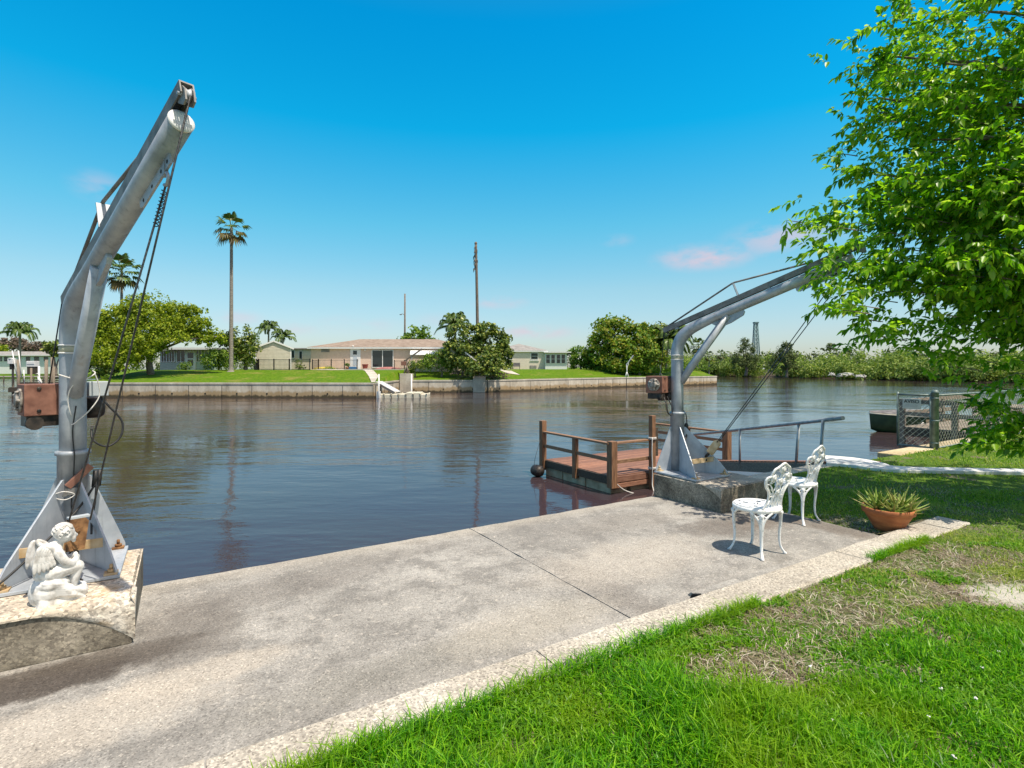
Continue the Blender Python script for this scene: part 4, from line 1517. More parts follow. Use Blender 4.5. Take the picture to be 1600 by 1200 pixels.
# ------------------------------------------------------------------ the seated cherub
def make_cherub():
    root = empty('cherub_statue', W(-0.655, 4.20, 0.292), ROT + R(20))
    tag(root, 'white seated cherub statue with folded wings, head bowed', 'statue')
    root.scale = (0.86, 0.92, 0.97)
    mb = MB()

    def limb(pts, rr, n=12):
        mb.tube(crom(pts, 4), list(np.interp(np.linspace(0, 1, (len(pts) - 1) * 4 + 1), np.linspace(0, 1, len(rr)), rr)), n)
        mb.ell(pts[0], (rr[0],) * 3, 10, 7)
        mb.ell(pts[-1], (rr[-1],) * 3, 10, 7)
    # x = the way it faces, z up.  trunk leaning forward
    limb([(-0.055, 0, 0.185), (-0.050, 0, 0.25), (-0.015, 0, 0.31), (0.015, 0, 0.345)], [0.064, 0.062, 0.060, 0.034])
    mb.ell((-0.045, 0, 0.185), (0.075, 0.078, 0.055))
    mb.ell((0.0, 0, 0.318), (0.042, 0.075, 0.034))                 # shoulders
    mb.ell((0.015, 0, 0.27), (0.045, 0.05, 0.05))                  # chest and belly
    # neck, head bowed
    limb([(0.01, 0, 0.34), (0.03, 0, 0.37)], [0.030, 0.030])
    mb.ell((0.055, 0, 0.405), (0.058, 0.052, 0.058), 16, 12)
    mb.ell((0.092, 0, 0.385), (0.030, 0.034, 0.032), 12, 8)         # face
    mb.ell((0.121, 0, 0.383), (0.010, 0.008, 0.011), 8, 6)          # nose
    mb.ell((0.112, 0, 0.363), (0.010, 0.014, 0.006), 8, 6)          # lips
    mb.ell((0.105, 0, 0.349), (0.013, 0.014, 0.010), 8, 6)          # chin
    for sg in (-1, 1):
        mb.ell((0.096, 0.022 * sg, 0.371), (0.018, 0.015, 0.017), 8, 6)   # cheeks
        mb.ell((0.060, 0.053 * sg, 0.392), (0.011, 0.007, 0.014), 8, 6)   # ears
        mb.ell((0.109, 0.016 * sg, 0.397), (0.010, 0.013, 0.004), 8, 6)   # brows
        # arms resting on the knees
        limb([(0.0, 0.074 * sg, 0.315), (0.035, 0.090 * sg, 0.255), (0.072, 0.080 * sg, 0.225)], [0.030, 0.027, 0.024])
        limb([(0.072, 0.080 * sg, 0.225), (0.105, 0.045 * sg, 0.238), (0.118, 0.014 * sg, 0.252)], [0.024, 0.020, 0.015])
        for f in range(4):
            limb([(0.112, (0.010 + 0.006 * f) * sg, 0.256 - 0.007 * f), (0.132, (-0.004 + 0.004 * f) * sg, 0.252 - 0.009 * f), (0.134, (-0.014) * sg, 0.243 - 0.009 * f)], [0.0065, 0.006, 0.005], 7)
        limb([(0.108, 0.020 * sg, 0.262), (0.122, 0.012 * sg, 0.270)], [0.007, 0.006], 7)
        # legs: thigh forward, shin down
        limb([(-0.03, 0.045 * sg, 0.185), (0.05, 0.056 * sg, 0.200), (0.120, 0.048 * sg, 0.195)], [0.050, 0.046, 0.036])
        fx = 0.125 if sg > 0 else 0.095
        limb([(0.120, 0.048 * sg, 0.195), (fx + 0.005, 0.045 * sg, 0.13), (fx, 0.040 * sg, 0.072)], [0.036, 0.031, 0.020])
        limb([(fx - 0.012, 0.040 * sg, 0.058), (fx + 0.03, 0.044 * sg, 0.050), (fx + 0.055, 0.046 * sg, 0.044)], [0.021, 0.020, 0.013])
    # rocky, draped seat
    mb.ell((-0.03, 0, 0.075), (0.115, 0.105, 0.085), 18, 10)
    mb.ell((0.07, 0.0, 0.035), (0.12, 0.105, 0.045), 18, 8)
    mb.box((0.02, 0, 0.022), (0.27, 0.20, 0.044), None, 0, 0.88)
    for k in range(6):
        zz = 0.140 - 0.016 * k
        for sg in (-1, 1):
            limb([(-0.075 + 0.012 * k, -0.088 * sg, zz), (0.0 + 0.014 * k, -0.104 * sg, zz - 0.014), (0.075 + 0.012 * k, -0.090 * sg, zz - 0.045)], [0.012, 0.015, 0.009], 8)
    mb.ell((-0.075, 0.0, 0.070), (0.068, 0.092, 0.090), 16, 9)
    mb.ell((-0.02, -0.03, 0.12), (0.10, 0.085, 0.045), 16, 9)
    for k in range(6):
        limb([(-0.03 + 0.02 * k, -0.085, 0.14 - 0.012 * k), (0.03 + 0.022 * k, -0.10, 0.085 - 0.006 * k), (0.085 + 0.014 * k, -0.088, 0.03)], [0.008, 0.012, 0.010], 8)
    body = mb.build('body', M['plaster'], root)
    rm = body.modifiers.new('remesh', 'REMESH')
    rm.mode = 'VOXEL'
    rm.voxel_size = 0.0042
    rm.use_smooth_shade = True
    smd = body.modifiers.new('smooth', 'SMOOTH')
    smd.factor = 0.5
    smd.iterations = 4
    # curly hair
    hb = MB()
    hb.ell((0.046, 0, 0.418), (0.060, 0.056, 0.052), 16, 10)
    for k in range(46):
        th = random.uniform(0, 2 * math.pi)
        ph = random.uniform(-0.25, 1.35)
        p = Vector((0.046 + 0.060 * math.cos(ph) * math.cos(th), 0.057 * math.cos(ph) * math.sin(th), 0.415 + 0.054 * math.sin(ph)))
        if p.x > 0.085 and p.z < 0.425:
            continue
        hb.torus(p, 0.011, 0.0058, 10, 6, Vector((math.cos(ph) * math.cos(th), math.cos(ph) * math.sin(th), math.sin(ph))).to_track_quat('Z', 'Y').to_matrix(), a0=0, a1=5.0)
    hair = hb.build('curly_hair', M['plaster'], root)
    # wings folded down the back
    for sg in (-1, 1):
        wb = MB()
        hinge = Vector((-0.045, 0.030 * sg, 0.325))
        top = hinge + Vector((-0.035, 0.038 * sg, 0.045))
        for row, (n, ln, wd, off) in enumerate(((6, 0.19, 0.020, 0.0), (6, 0.13, 0.018, 0.008), (5, 0.075, 0.017, 0.014))):
            for k in range(n):
                t = k / (n - 1)
                a = top + Vector((-0.012 * t + 0.055 * t, (0.018 - 0.012 * t) * sg, -0.028 * t)) + Vector((-0.004, off * sg * 0.5, 0))
                dr = Vector((-0.25 + 0.55 * t, (0.10 - 0.05 * t) * sg, -1.0)).normalized()
                b_ = a + dr * (ln * 0.9 * (1.0 - 0.35 * t))
                pth = crom([a, a + dr * ln * 0.3 + Vector((-0.016, 0.004 * sg, 0)), b_ + Vector((-0.004, 0, 0))], 4)
                wb.tube(pth, list(np.interp(np.linspace(0, 1, len(pth)), [0, 0.3, 0.8, 1], [0.010, wd, wd * 0.8, 0.005])), 10, flat=((0.15, 1.0 * sg, 0), 0.45))
        wb.tube(crom([hinge, top, top + Vector((0.04, 0.008 * sg, -0.02)), hinge + Vector((0.055, 0.045 * sg, -0.035))], 5), 0.014, 10)
        wb.build('wing', M['plaster'], root)
    return root


make_cherub()

# ------------------------------------------------------------------ cast garden chairs
def make_chair(label, loc, rz):
    root = empty('garden_chair', loc, rz)
    tag(root, label, 'garden chair', 'white cast metal garden chairs')
    mt = M['white_cast']
    SH = 0.435
    # pierced round seat
    rings = [0.0, 0.028, 0.05, 0.075, 0.10, 0.125, 0.148, 0.172, 0.196]
    NS = 48
    mb = MB()
    for sgn, z in ((1, SH), (-1, SH - 0.012)):
        pass
    vs_ = [(0, 0, 0)]
    for r_ in rings[1:]:
        for k in range(NS):
            a = 2 * math.pi * k / NS
            vs_.append((r_ * math.cos(a), r_ * math.sin(a), SH - 0.006 * (1 - (r_ / 0.196) ** 2)))
    vs_[0] = (0, 0, SH - 0.006)
    fs = []
    for k in range(NS):
        fs.append((0, 1 + k, 1 + (k + 1) % NS))
    for i in range(1, len(rings) - 1):
        for k in range(NS):
            hole = False
            if i == 1 and k % 8 in (2, 3, 4):
                hole = True
            if i in (3, 4) and (k % 12) in (2, 3, 4):
                hole = True
            if i == 4 and (k % 12) in (7, 9):
                hole = True
            if i == 6 and (k % 6) in (1, 2):
                hole = True
            if not hole:
                a, b_ = 1 + (i - 1) * NS + k, 1 + (i - 1) * NS + (k + 1) % NS
                fs.append((a, b_, b_ + NS, a + NS))
    mb.add(vs_, fs, False)
    st = mb.build('seat', mt, root)
    sd = st.modifiers.new('solid', 'SOLIDIFY')
    sd.thickness = 0.011
    sd.offset = -1
    mb = MB()
    mb.lathe([(0.193, SH - 0.036), (0.205, SH - 0.034), (0.211, SH - 0.016), (0.208, SH + 0.001), (0.196, SH + 0.003), (0.191, SH - 0.010), (0.193, SH - 0.036)], 56)
    mb.build('seat_rim', mt, st)
    # four cabriole legs with a pierced knee
    for k in range(4):
        a = R(45 + 90 * k)
        e = Vector((math.cos(a), math.sin(a), 0))
        s_ = Vector((-e.y, e.x, 0))
        mb = MB()
        pth = [e * 0.186 + Z * (SH - 0.03), e * 0.199 + Z * 0.36, e * 0.197 + Z * 0.26, e * 0.190 + Z * 0.16, e * 0.200 + Z * 0.07, e * 0.236 + Z * 0.008]
        cp = crom(pth, 5)
        rr = list(np.interp(np.linspace(0, 1, len(cp)), [0, 0.2, 0.45, 0.8, 0.93, 1], [0.021, 0.021, 0.0165, 0.0125, 0.013, 0.017]))
        mb.tube(cp, rr, 10, flat=(tuple(e), 0.75))
        mb.ell(e * 0.238 + Z * 0.008, (0.017, 0.017, 0.009), 10, 5)
        for sg in (-1, 1):
            c1 = crom([e * 0.200 + s_ * sg * 0.008 + Z * 0.25, e * 0.201 + s_ * sg * 0.018 + Z * 0.315, e * 0.197 + s_ * sg * 0.045 + Z * 0.365, e * 0.180 + s_ * sg * 0.088 + Z * 0.405], 5)
            mb.tube(c1, list(np.linspace(0.009, 0.011, len(c1))), 8)
            c2 = crom([e * 0.200 + s_ * sg * 0.040 + Z * 0.366, e * 0.200 + s_ * sg * 0.020 + Z * 0.378, e * 0.200 + s_ * sg * 0.018 + Z * 0.395, e * 0.197 + s_ * sg * 0.034 + Z * 0.398], 4)
            mb.tube(c2, 0.006, 7)
        mb.ell(e * 0.208 + Z * 0.375, (0.017, 0.017, 0.021), 10, 7)
        mb.ell(e * 0.206 + Z * 0.338, (0.010, 0.010, 0.015), 8, 6)
        mb.build('leg', mt, root)
    # back: leans away over the rear edge
    rec = math.tan(R(15))
    BY, BZ = -0.158, SH + 0.004

    def Bk(x, h, t=0.0):
        # curved plan, leaning back
        h *= 0.90
        y = BY - h * rec + 0.55 * x * x
        return Vector((x, y + t, BZ + h))

    half = [(0.135, 0.0), (0.112, 0.055), (0.104, 0.12), (0.126, 0.185), (0.168, 0.235), (0.188, 0.285), (0.175, 0.325), (0.138, 0.338), (0.130, 0.362), (0.112, 0.405), (0.074, 0.425), (0.048, 0.440), (0.0, 0.462)]
    out = half + [(-x, h) for x, h in reversed(half[:-1])]
    mb = MB()
    mb.tube(crom([Bk(x, h) for x, h in out], 6), 0.0095, 10)
    inn = [(x * 0.87, 0.02 + h * 0.925) for x, h in out]
    mb.tube(crom([Bk(x, h, 0.002) for x, h in inn], 6), 0.0055, 8)
    mb.tube(crom([Bk(-0.14, 0.0), Bk(-0.07, -0.002), Bk(0, -0.003), Bk(0.07, -0.002), Bk(0.14, 0.0)], 4), 0.0105, 10)
    fr = mb.build('back_frame', mt, root)
    mb = MB()
    for sg in (-1, 1):
        for (p, r_) in (([(0.030, 0.0), (0.038, 0.10), (0.020, 0.20), (0.055, 0.285), (0.085, 0.31)], 0.0058),
                        ([(0.075, 0.0), (0.060, 0.09), (0.062, 0.17), (0.105, 0.235)], 0.006),
                        ([(0.012, 0.0), (0.008, 0.12), (0.026, 0.22), (0.012, 0.33), (0.0, 0.37)], 0.006),
                        ([(0.094, 0.12), (0.070, 0.13), (0.055, 0.115)], 0.005),
                        ([(0.165, 0.26), (0.13, 0.255), (0.10, 0.235)], 0.005),
                        ([(0.05, 0.42), (0.045, 0.39), (0.02, 0.375)], 0.005)):
            mb.tube(crom([Bk(x * sg, h) for x, h in p], 5), r_, 7)
        for (x, h, an, ln) in ((0.052, 0.06, 0.9, 0.05), (0.030, 0.13, 2.3, 0.05), (0.075, 0.155, 0.6, 0.055), (0.040, 0.205, 2.0, 0.05),
                               (0.085, 0.205, 1.2, 0.05), (0.030, 0.265, 0.4, 0.045), (0.115, 0.27, 0.2, 0.045), (0.085, 0.345, 1.9, 0.05),
                               (0.045, 0.335, 0.9, 0.04), (0.020, 0.05, 1.9, 0.045), (0.095, 0.045, 1.4, 0.045), (0.14, 0.305, 1.3, 0.03)):
            d2 = (math.cos(an), math.sin(an))
            pts = [Bk((x - d2[0] * ln / 2) * sg, h - d2[1] * ln / 2), Bk(x * sg, h, 0.006), Bk((x + d2[0] * ln / 2) * sg, h + d2[1] * ln / 2)]
            cp = crom(pts, 4)
            mb.tube(cp, list(np.interp(np.linspace(0, 1, len(cp)), [0, 0.4, 1], [0.003, 0.0115, 0.002])), 8, flat=((0, 1, 0), 0.4))
    mb.build('vine_fretwork', mt, fr)
    for (x, h, r_) in ((0.0, 0.395, 0.034), (0.098, 0.315, 0.033), (-0.098, 0.315, 0.033), (0.0, 0.275, 0.030), (0.0, 0.165, 0.022)):
        mb = MB()
        c = Bk(x, h, 0.0)
        Mr = Matrix((Vector((1, 0, 0)), Vector((0, -rec, 1)).normalized(), Vector((0, -1, -rec)).normalized())).transposed()
        mb.lathe([(r_, 0.0), (r_ * 0.9, 0.010), (r_ * 0.6, 0.005), (r_ * 0.55, 0.013), (r_ * 0.28, 0.008), (r_ * 0.2, 0.016), (0.0, 0.017)], 14, c, Mr)
        mb.lathe([(r_ * 0.98, -0.001), (r_ * 0.8, -0.010), (r_ * 0.5, -0.006), (r_ * 0.35, -0.013), (0, -0.014)], 14, c, Mr)
        for k in range(5):
            a = k * 1.2566
            mb.ell(c + Mr @ Vector((math.cos(a) * r_ * 0.85, math.sin(a) * r_ * 0.85, 0.002)), (0.014, 0.008, 0.014), 8, 5)
        mb.build('cast_rose', mt, fr)
    return root


make_chair('white cast garden chair in full sun, nearest the water steps and kerb', W(4.50, 3.035, 0.0), ROT)
make_chair('white cast garden chair in tree shade, standing beside the plinth and flower pot', W(5.81, 3.44, 0.0), ROT + R(4))

# ------------------------------------------------------------------ terracotta bowl with a spiky succulent
pot_c = W(6.27, 2.727, -0.010)
root = empty('flower_pot', pot_c)
tag(root, 'wide terracotta bowl standing at the kerb corner', 'flower pot')
mb = MB()
mb.lathe([(0.116, 0.0), (0.135, 0.04), (0.212, 0.18), (0.216, 0.19), (0.235, 0.195), (0.241, 0.243), (0.235, 0.25), (0.222, 0.25), (0.218, 0.23), (0.21, 0.20), (0.0, 0.195)], 40)
mb.build('bowl', M['terracotta'], root)
mb = MB()
mb.lathe([(0.214, 0.215), (0.15, 0.228), (0.0, 0.233)], 24)
mb.build('soil', M['soil'], root)
mb = MB()
for cx_, cy_, n, s_ in ((-0.12, 0.02, 26, 1.0), (0.06, -0.05, 30, 1.08), (0.17, 0.04, 22, 0.9), (0.0, 0.13, 22, 1.0), (-0.04, -0.13, 18, 0.8), (0.12, -0.15, 16, 0.75), (0.20, -0.06, 14, 0.8)):
    for k in range(n):
        t = (k + 0.5) / n
        az = k * 2.39996 + random.uniform(-0.3, 0.3)
        el = 1.25 - 1.05 * t + random.uniform(-0.15, 0.15)
        ln = s_ * random.uniform(0.17, 0.26)
        d = Vector((math.cos(az) * math.cos(el), math.sin(az) * math.cos(el), math.sin(el)))
        b0 = Vector((cx_ * 0.92, cy_ * 0.92, 0.225)) + Vector((d.x, d.y, 0)) * 0.018
        h = Vector((d.x, d.y, 0))
        pts = crom([b0, b0 + d * ln * 0.5 + h * ln * 0.03, b0 + d * ln * 0.95 + h * ln * 0.10 + Z * ln * 0.05], 4)
        mb.tube(pts, list(np.interp(np.linspace(0, 1, len(pts)), [0, 0.25, 0.7, 1], [0.014, 0.015, 0.009, 0.0015])), 7, flat=(tuple(d.cross(Vector((-d.y, d.x, 0.0001))).normalized()), 0.45), smooth=True)
o = mb.build('succulent_plant', leaf_mat('succulent_leaf', [(0.16, 0.26, 0.03), (0.28, 0.38, 0.06), (0.38, 0.46, 0.10), (0.38, 0.32, 0.12), (0.22, 0.33, 0.04)], 0.4, 0.2))
o.location = pot_c
tag(o, 'spiky yellow green succulent filling the terracotta bowl', 'plant')

# ------------------------------------------------------------------ floating dock out on the water
DK = Vector((2.50, 13.5, WATER))            # its near left corner at the water line
dock = empty('floating_dock', DK, ROT)
tag(dock, 'red brown floating wooden dock with railings beyond the patio', 'dock')
DL, DW, DZ = 4.5, 2.95, 0.45                 # along u, along v, deck height above water
mb = MB()
for k in range(21):
    y0 = 0.03 + k * (DW - 0.06) / 21
    mb.box((DL / 2, y0 + 0.065, DZ - 0.018), (DL - 0.02 + random.uniform(-0.01, 0.01), 0.131, 0.034))
mb.build('deck_boards', M['wood_red'], dock, 0.004)
mb = MB()
mb.box((DL / 2, -0.02, DZ - 0.10), (DL, 0.04, 0.15))
mb.box((DL / 2, -0.03, DZ - 0.255), (DL - 0.06, 0.04, 0.11))
mb.build('front_fascia', M['wood_red'], dock, 0.004)
mb = MB()
mb.box((-0.02, DW / 2, DZ - 0.115), (0.04, DW, 0.20))
mb.box((DL + 0.02, DW / 2, DZ - 0.115), (0.04, DW, 0.20))
mb.box((DL / 2, DW + 0.02, DZ - 0.115), (DL, 0.04, 0.20))
mb.build('side_fascia', M['wood_dark'], dock, 0.004)
for (y0, y1) in ((0.05, 1.03), (1.07, 2.05), (2.09, 2.9)):
    mb = MB()
    mb.box((0.30, (y0 + y1) / 2, 0.09), (0.56, y1 - y0, 0.31))
    mb.build('float', M['float_pale'], dock, 0.02)
mb = MB()
mb.box((2.4, 0.25, 0.07), (3.4, 0.42, 0.28))
f = mb.build('float', M['float_pale'], dock, 0.02)
mb = MB()
mb.box((DL / 2, 1.6, 0.07), (DL - 1.3, 2.2, 0.28))
mb.build('under_frame', M['wood_dark'], dock)


def post(x, y, z0, z1, s=0.14):
    m_ = MB()
    m_.box((x, y, (z0 + z1) / 2), (s, s, z1 - z0))
    return m_.build('post', M['wood_post'], dock, 0.008)


post(0.0, -0.02, 0.16, 1.33, 0.19)
post(-0.05, 1.40, 0.16, 1.27, 0.13)
post(-0.06, 2.93, 0.14, 1.60, 0.16)
post(DL, 0.0, 0.16, 1.30, 0.19)
post(DL, 1.45, 0.16, 1.25, 0.13)
post(DL, 2.93, 0.16, 1.30, 0.14)
for (a, b_) in (((-0.05, 0.0, 1.27), (-0.05, 2.93, 1.27)), ((0.0, -0.03, 1.28), (1.30, -0.03, 1.28)), ((DL, 0, 1.27), (DL, 2.93, 1.27))):
    m_ = MB()
    m_.bar(a, b_, 0.15, 0.05, Z)
    m_.build('hand_rail', M['wood_rail'], dock, 0.006)
for (a, b_) in (((-0.05, 0.0, 0.86), (-0.05, 2.93, 0.86)), ((0.0, -0.03, 0.80), (1.30, -0.03, 0.80)), ((DL, 0, 1.0), (DL, 2.93, 1.0)), ((DL, 0, 0.74), (DL, 2.93, 0.74))):
    m_ = MB()
    m_.bar(a, b_, 0.05, 0.09, Z)
    m_.build('mid_rail', M['wood_rail'], dock, 0.005)
# its two guide piles stand in the canal bed
pl = empty('guide_pile', DK + U * 1.30 - V * 0.12 + Z * 1.85, ROT)
tag(pl, 'tall brown guide pile with white rope, between dock and davit', 'piling')
mb = MB()
mb.box((0, 0, -1.4), (0.13, 0.13, 2.95))
mb.build('pile', M['wood_post'], pl, 0.008)
mb = MB()
mb.box((0.13, 0.02, -0.62), (0.12, 0.10, 0.75))
mb.build('bracket', M['wood_dark'], pl, 0.006)
mb = MB()
mb.tube(crom([(-0.08, -0.08, -0.50), (-0.09, -0.08, -0.9), (-0.075, -0.08, -1.3), (-0.09, -0.09, -1.7), (-0.3, -0.3, -1.95), (-0.9, 0.0, -1.8), (-1.25, 0.03, -1.55)], 6), 0.014, 6)
for z in (-0.50, -0.53, -1.28, -1.31):
    mb.torus((0, 0, z), 0.10, 0.013, 16, 6)
mb.build('mooring_rope', M['rope'], pl)
# round fender at the far left corner
mb = MB()
c = DK + V * 2.95 - U * 0.36 + Z * 0.17
Mf = Matrix((U, Z, -V)).transposed()
mb.lathe([(0.0, -0.012), (0.05, -0.010), (0.10, 0.0), (0.155, 0.03), (0.17, 0.10), (0.165, 0.30), (0.10, 0.38), (0.0, 0.40)], 22, c, Mf)
fd = mb.build('drum_fender', M['motor_black'])
tag(fd, 'round dark drum fender at the far left corner of the dock', 'fender')
mb = MB()
mb.lathe([(0.045, -0.016), (0.04, -0.02), (0.0, -0.022)], 14, c, Mf)
mb.build('end_plug', M['rust_red'], fd)
mb = MB()
mb.tube(crom([DK + V * 2.93 - U * 0.15 + Z * 1.05, DK + V * 2.8 - U * 0.42 + Z * 0.55, c + Z * 0.12], 5), 0.006, 5)
mb.build('lanyard', M['cable'], fd)

# ------------------------------------------------------------------ gangway from the bank to the dock
A0, A1 = Vector((5.30, 9.15, 0.05)), Vector((5.02, 15.2, -0.98))
gw = empty('gangway', A0)
tag(gw, 'sloping timber gangway with a pipe handrail, behind the chairs', 'gangway')
gd = (A1 - A0)
GL = gd.length
gd.normalize()
gs = gd.cross(Z).normalized()
gn = gs.cross(gd).normalized()
mb = MB()
n = 42
for k in range(n):
    s0 = GL * (k + 0.5) / n
    mb.bar(gd * s0 + gs * 0.02 + gn * 0.02, gd * s0 + gs * 1.02 + gn * 0.02, GL / n - 0.012, 0.032, gn)
mb.build('deck_boards', M['wood_red'], gw, 0.003)
for t in (0.03, 1.01):
    mb = MB()
    mb.bar(gs * t - gn * 0.10, gs * t + gd * GL - gn * 0.10, 0.05, 0.205, gn)
    mb.build('stringer', M['wood_grey'], gw, 0.005)
hr = MB()
hr.tube([Vector((5.42, 8.80, 0.86)) - A0, Vector((5.31, 10.0, 0.65)) - A0, Vector((5.03, 15.0, -0.20)) - A0], 0.034, 12)
hrail = hr.build('handrail', M['pipe'], gw)
for y in (9.28, 10.0):
    mb = MB()
    xb = 5.30 - 0.28 * (y - 9.15) / 6.05 - 0.0
    zb = 0.05 - 1.03 * (y - 9.15) / 6.05
    zt = 0.86 - 0.175 * (y - 8.8)
    mb.tube([Vector((xb + 0.02, y, zb - 0.05)) - A0, Vector((xb + 0.06, y - 0.03, zt)) - A0], 0.026, 10)
    mb.build('rail_post', M['pipe'], hrail)
mb = MB()
mb.tube([Vector((5.17, 12.2, -0.5)) - A0, Vector((5.17, 12.2, 0.27)) - A0], 0.026, 10)
mb.build('rail_post', M['pipe'], hrail)

# ------------------------------------------------------------------ chain link corner fence and sign
FP = Vector((8.50, 10.80, 0.0))
fe = empty('chain_link_fence', FP, ROT)
tag(fe, 'low green grey chain link fence at the water corner of the next garden', 'fence')
mb = MB()
mb.lathe([(0.062, -0.1), (0.062, 1.16), (0.068, 1.165), (0.068, 1.19), (0.05, 1.225), (0.02, 1.235), (0.0, 1.236)], 20)
for z in (0.15, 0.6, 1.05):
    mb.lathe([(0.0665, z), (0.0665, z + 0.03)], 20)
mb.build('corner_post', M['fence_green'], fe)


def chain(name, x0, y0, ex, length, z0, z1, step=0.085, r_=0.0032):
    m_ = MB()
    ex = Vector(ex)
    o = Vector((x0, y0, 0))
    H = z1 - z0
    for sg in (1, -1):
        k = -H
        while k < length:
            a0_, a1_ = max(k, 0.0), min(k + H, length)
            if a1_ > a0_ + 0.01:
                za = z0 + (a0_ - k) if sg > 0 else z1 - (a0_ - k)
                zb = z0 + (a1_ - k) if sg > 0 else z1 - (a1_ - k)
                off = Vector((-ex.y, ex.x, 0)) * 0.003 * sg
                m_.tube([o + ex * a0_ + Z * za + off, o + ex * a1_ + Z * zb + off], r_ * (1.5 if sg < 0 else 0.6), 4, False)
            k += step
    return m_.build(name, M['wire'], fe)


def frame_panel(ex, length, x0=0.0, y0=0.0, verts=(0.0, 1.0)):
    ex = Vector(ex)
    o = Vector((x0, y0, 0))
    m_ = MB()
    for z in (0.06, 1.12):
        m_.tube([o + ex * 0.06 + Z * z, o + ex * length + Z * z], 0.021, 10)
    for t in verts:
        m_.tube([o + ex * (0.075 + (length - 0.075) * t) + Z * 0.03, o + ex * (0.075 + (length - 0.075) * t) + Z * 1.17], 0.021, 10)
    return m_.build('panel_frame', M['fence_green'], fe)


frame_panel((0, 1, 0), 0.66)
chain('chain_mesh', 0.0, 0.08, (0, 1, 0), 0.57, 0.07, 1.11, 0.11)
frame_panel((1, 0, 0), 5.4, 0, 0, (0.0, 0.5, 1.0))
chain('chain_mesh', 0.08, 0.0, (1, 0, 0), 5.3, 0.07, 1.11, 0.13)
# notice board wired to the panel over the water
sg_ = empty('notice_board', FP + V * 0.58 + Z * 0.845 - U * 0.03, ROT + R(-90))
tag(sg_, 'small white notice with black heading wired to the chain link', 'sign')
# local x = towards the post (-V), local y = U ; the face looks along -U (towards the camera)
mb = MB()
mb.box((0.185, 0.0, 0.09), (0.33, 0.012, 0.21))
mb.build('board', M['sign_white'], sg_, 0.004)


def text_obj(body, size, loc, parent, mat, name='lettering', bold=0.0):
    cu = bpy.data.curves.new(name, 'FONT')
    cu.body = body
    cu.size = size
    cu.extrude = 0.0012
    cu.offset = bold
    cu.align_x = 'CENTER'
    cu.align_y = 'CENTER'
    to = bpy.data.objects.new(name + '_tmp', cu)
    COL.objects.link(to)
    bpy.context.view_layer.update()
    me = bpy.data.meshes.new_from_object(to.evaluated_get(bpy.context.evaluated_depsgraph_get()))
    COL.objects.unlink(to)
    bpy.data.objects.remove(to)
    me.materials.clear()
    me.materials.append(mat)
    o_ = bpy.data.objects.new(name, me)
    COL.objects.link(o_)
    o_.parent = parent
    o_.location = loc
    o_.rotation_euler = (R(90), 0, 0)
    return o_


text_obj('AVISO', 0.098, (0.185, -0.0085, 0.135), sg_, M['ink'], 'heading', 0.0012)
mb = MB()
for z, wl in ((0.062, 0.22), (0.036, 0.25)):
    mb.box((0.185, -0.0068, z), (wl, 0.001, 0.006))
mb.build('fine_print', simple('grey_print', (0.30, 0.30, 0.30), (0.52, 0.52, 0.51), 90.0), sg_)

# ------------------------------------------------------------------ neighbour's dock, table, boat
ND = W(20.0, 5.35, WATER)
nd_ = empty('neighbour_dock', ND, ROT)
tag(nd_, 'weathered grey dock with rail posts behind the chain link', 'dock')
mb = MB()
for k in range(40):
    mb.box((0.075 + k * 0.15, 1.45, 1.235), (0.138, 3.0, 0.04))
mb.build('deck_boards', M['wood_grey'], nd_, 0.004)
mb = MB()
for y in (0.1, 1.5, 2.9):
    mb.box((3.0, y, 1.11), (6.0, 0.06, 0.2))
for x in (0.03, 5.97):
    mb.box((x, 1.45, 1.09), (0.05, 2.98, 0.24))
mb.build('joists', M['wood_dark'], nd_)
for (x, y) in ((0.05, 0.3), (0.05, 1.55), (0.05, 2.95), (3.0, 2.95), (5.95, 2.95), (3.0, 0.1)):
    mb = MB()
    mb.box((x, y, 0.45), (0.15, 0.15, 3.4 if y > 1 and x < 0.1 else 3.25))
    mb.build('post', M['wood_grey'], nd_, 0.01)
mb = MB()
for z in (2.08, 1.68):
    mb.bar((0.05, 0.25, z), (0.05, 2.95, z), 0.05, 0.13, Z)
    mb.bar((0.05, 2.95, z), (5.95, 2.95, z), 0.05, 0.13, Z)
mb.build('rails', M['wood_grey'], nd_, 0.004)
tb_o = empty('dock_table', ND + U * 1.5 + V * 0.75 + Z * 1.257, ROT + R(12))
tag(tb_o, 'wooden table with splayed legs standing on the neighbouring dock', 'table')
mb = MB()
for k in range(5):
    mb.box((0, -0.32 + k * 0.16, 0.74), (1.75, 0.15, 0.04))
mb.build('table_top', M['wood_grey'], tb_o, 0.004)
for sx_ in (-0.62, 0.62):
    for sy_ in (-1, 1):
        mb = MB()
        mb.bar((sx_, sy_ * 0.20, 0.72), (sx_ + 0.05 * sx_, sy_ * 0.55, 0.0), 0.09, 0.05, Vector((1, 0, 0)))
        mb.build('leg', M['float_pale'], tb_o, 0.003)
    mb = MB()
    mb.bar((sx_, -0.62, 0.40), (sx_, 0.62, 0.40), 0.05, 0.09, Z)
    mb.build('cross_piece', M['float_pale'], tb_o, 0.003)
for sy_ in (-0.62, 0.62):
    mb = MB()
    mb.box((0, sy_, 0.46), (1.75, 0.22, 0.04))
    mb.build('bench_board', M['wood_grey'], tb_o, 0.003)

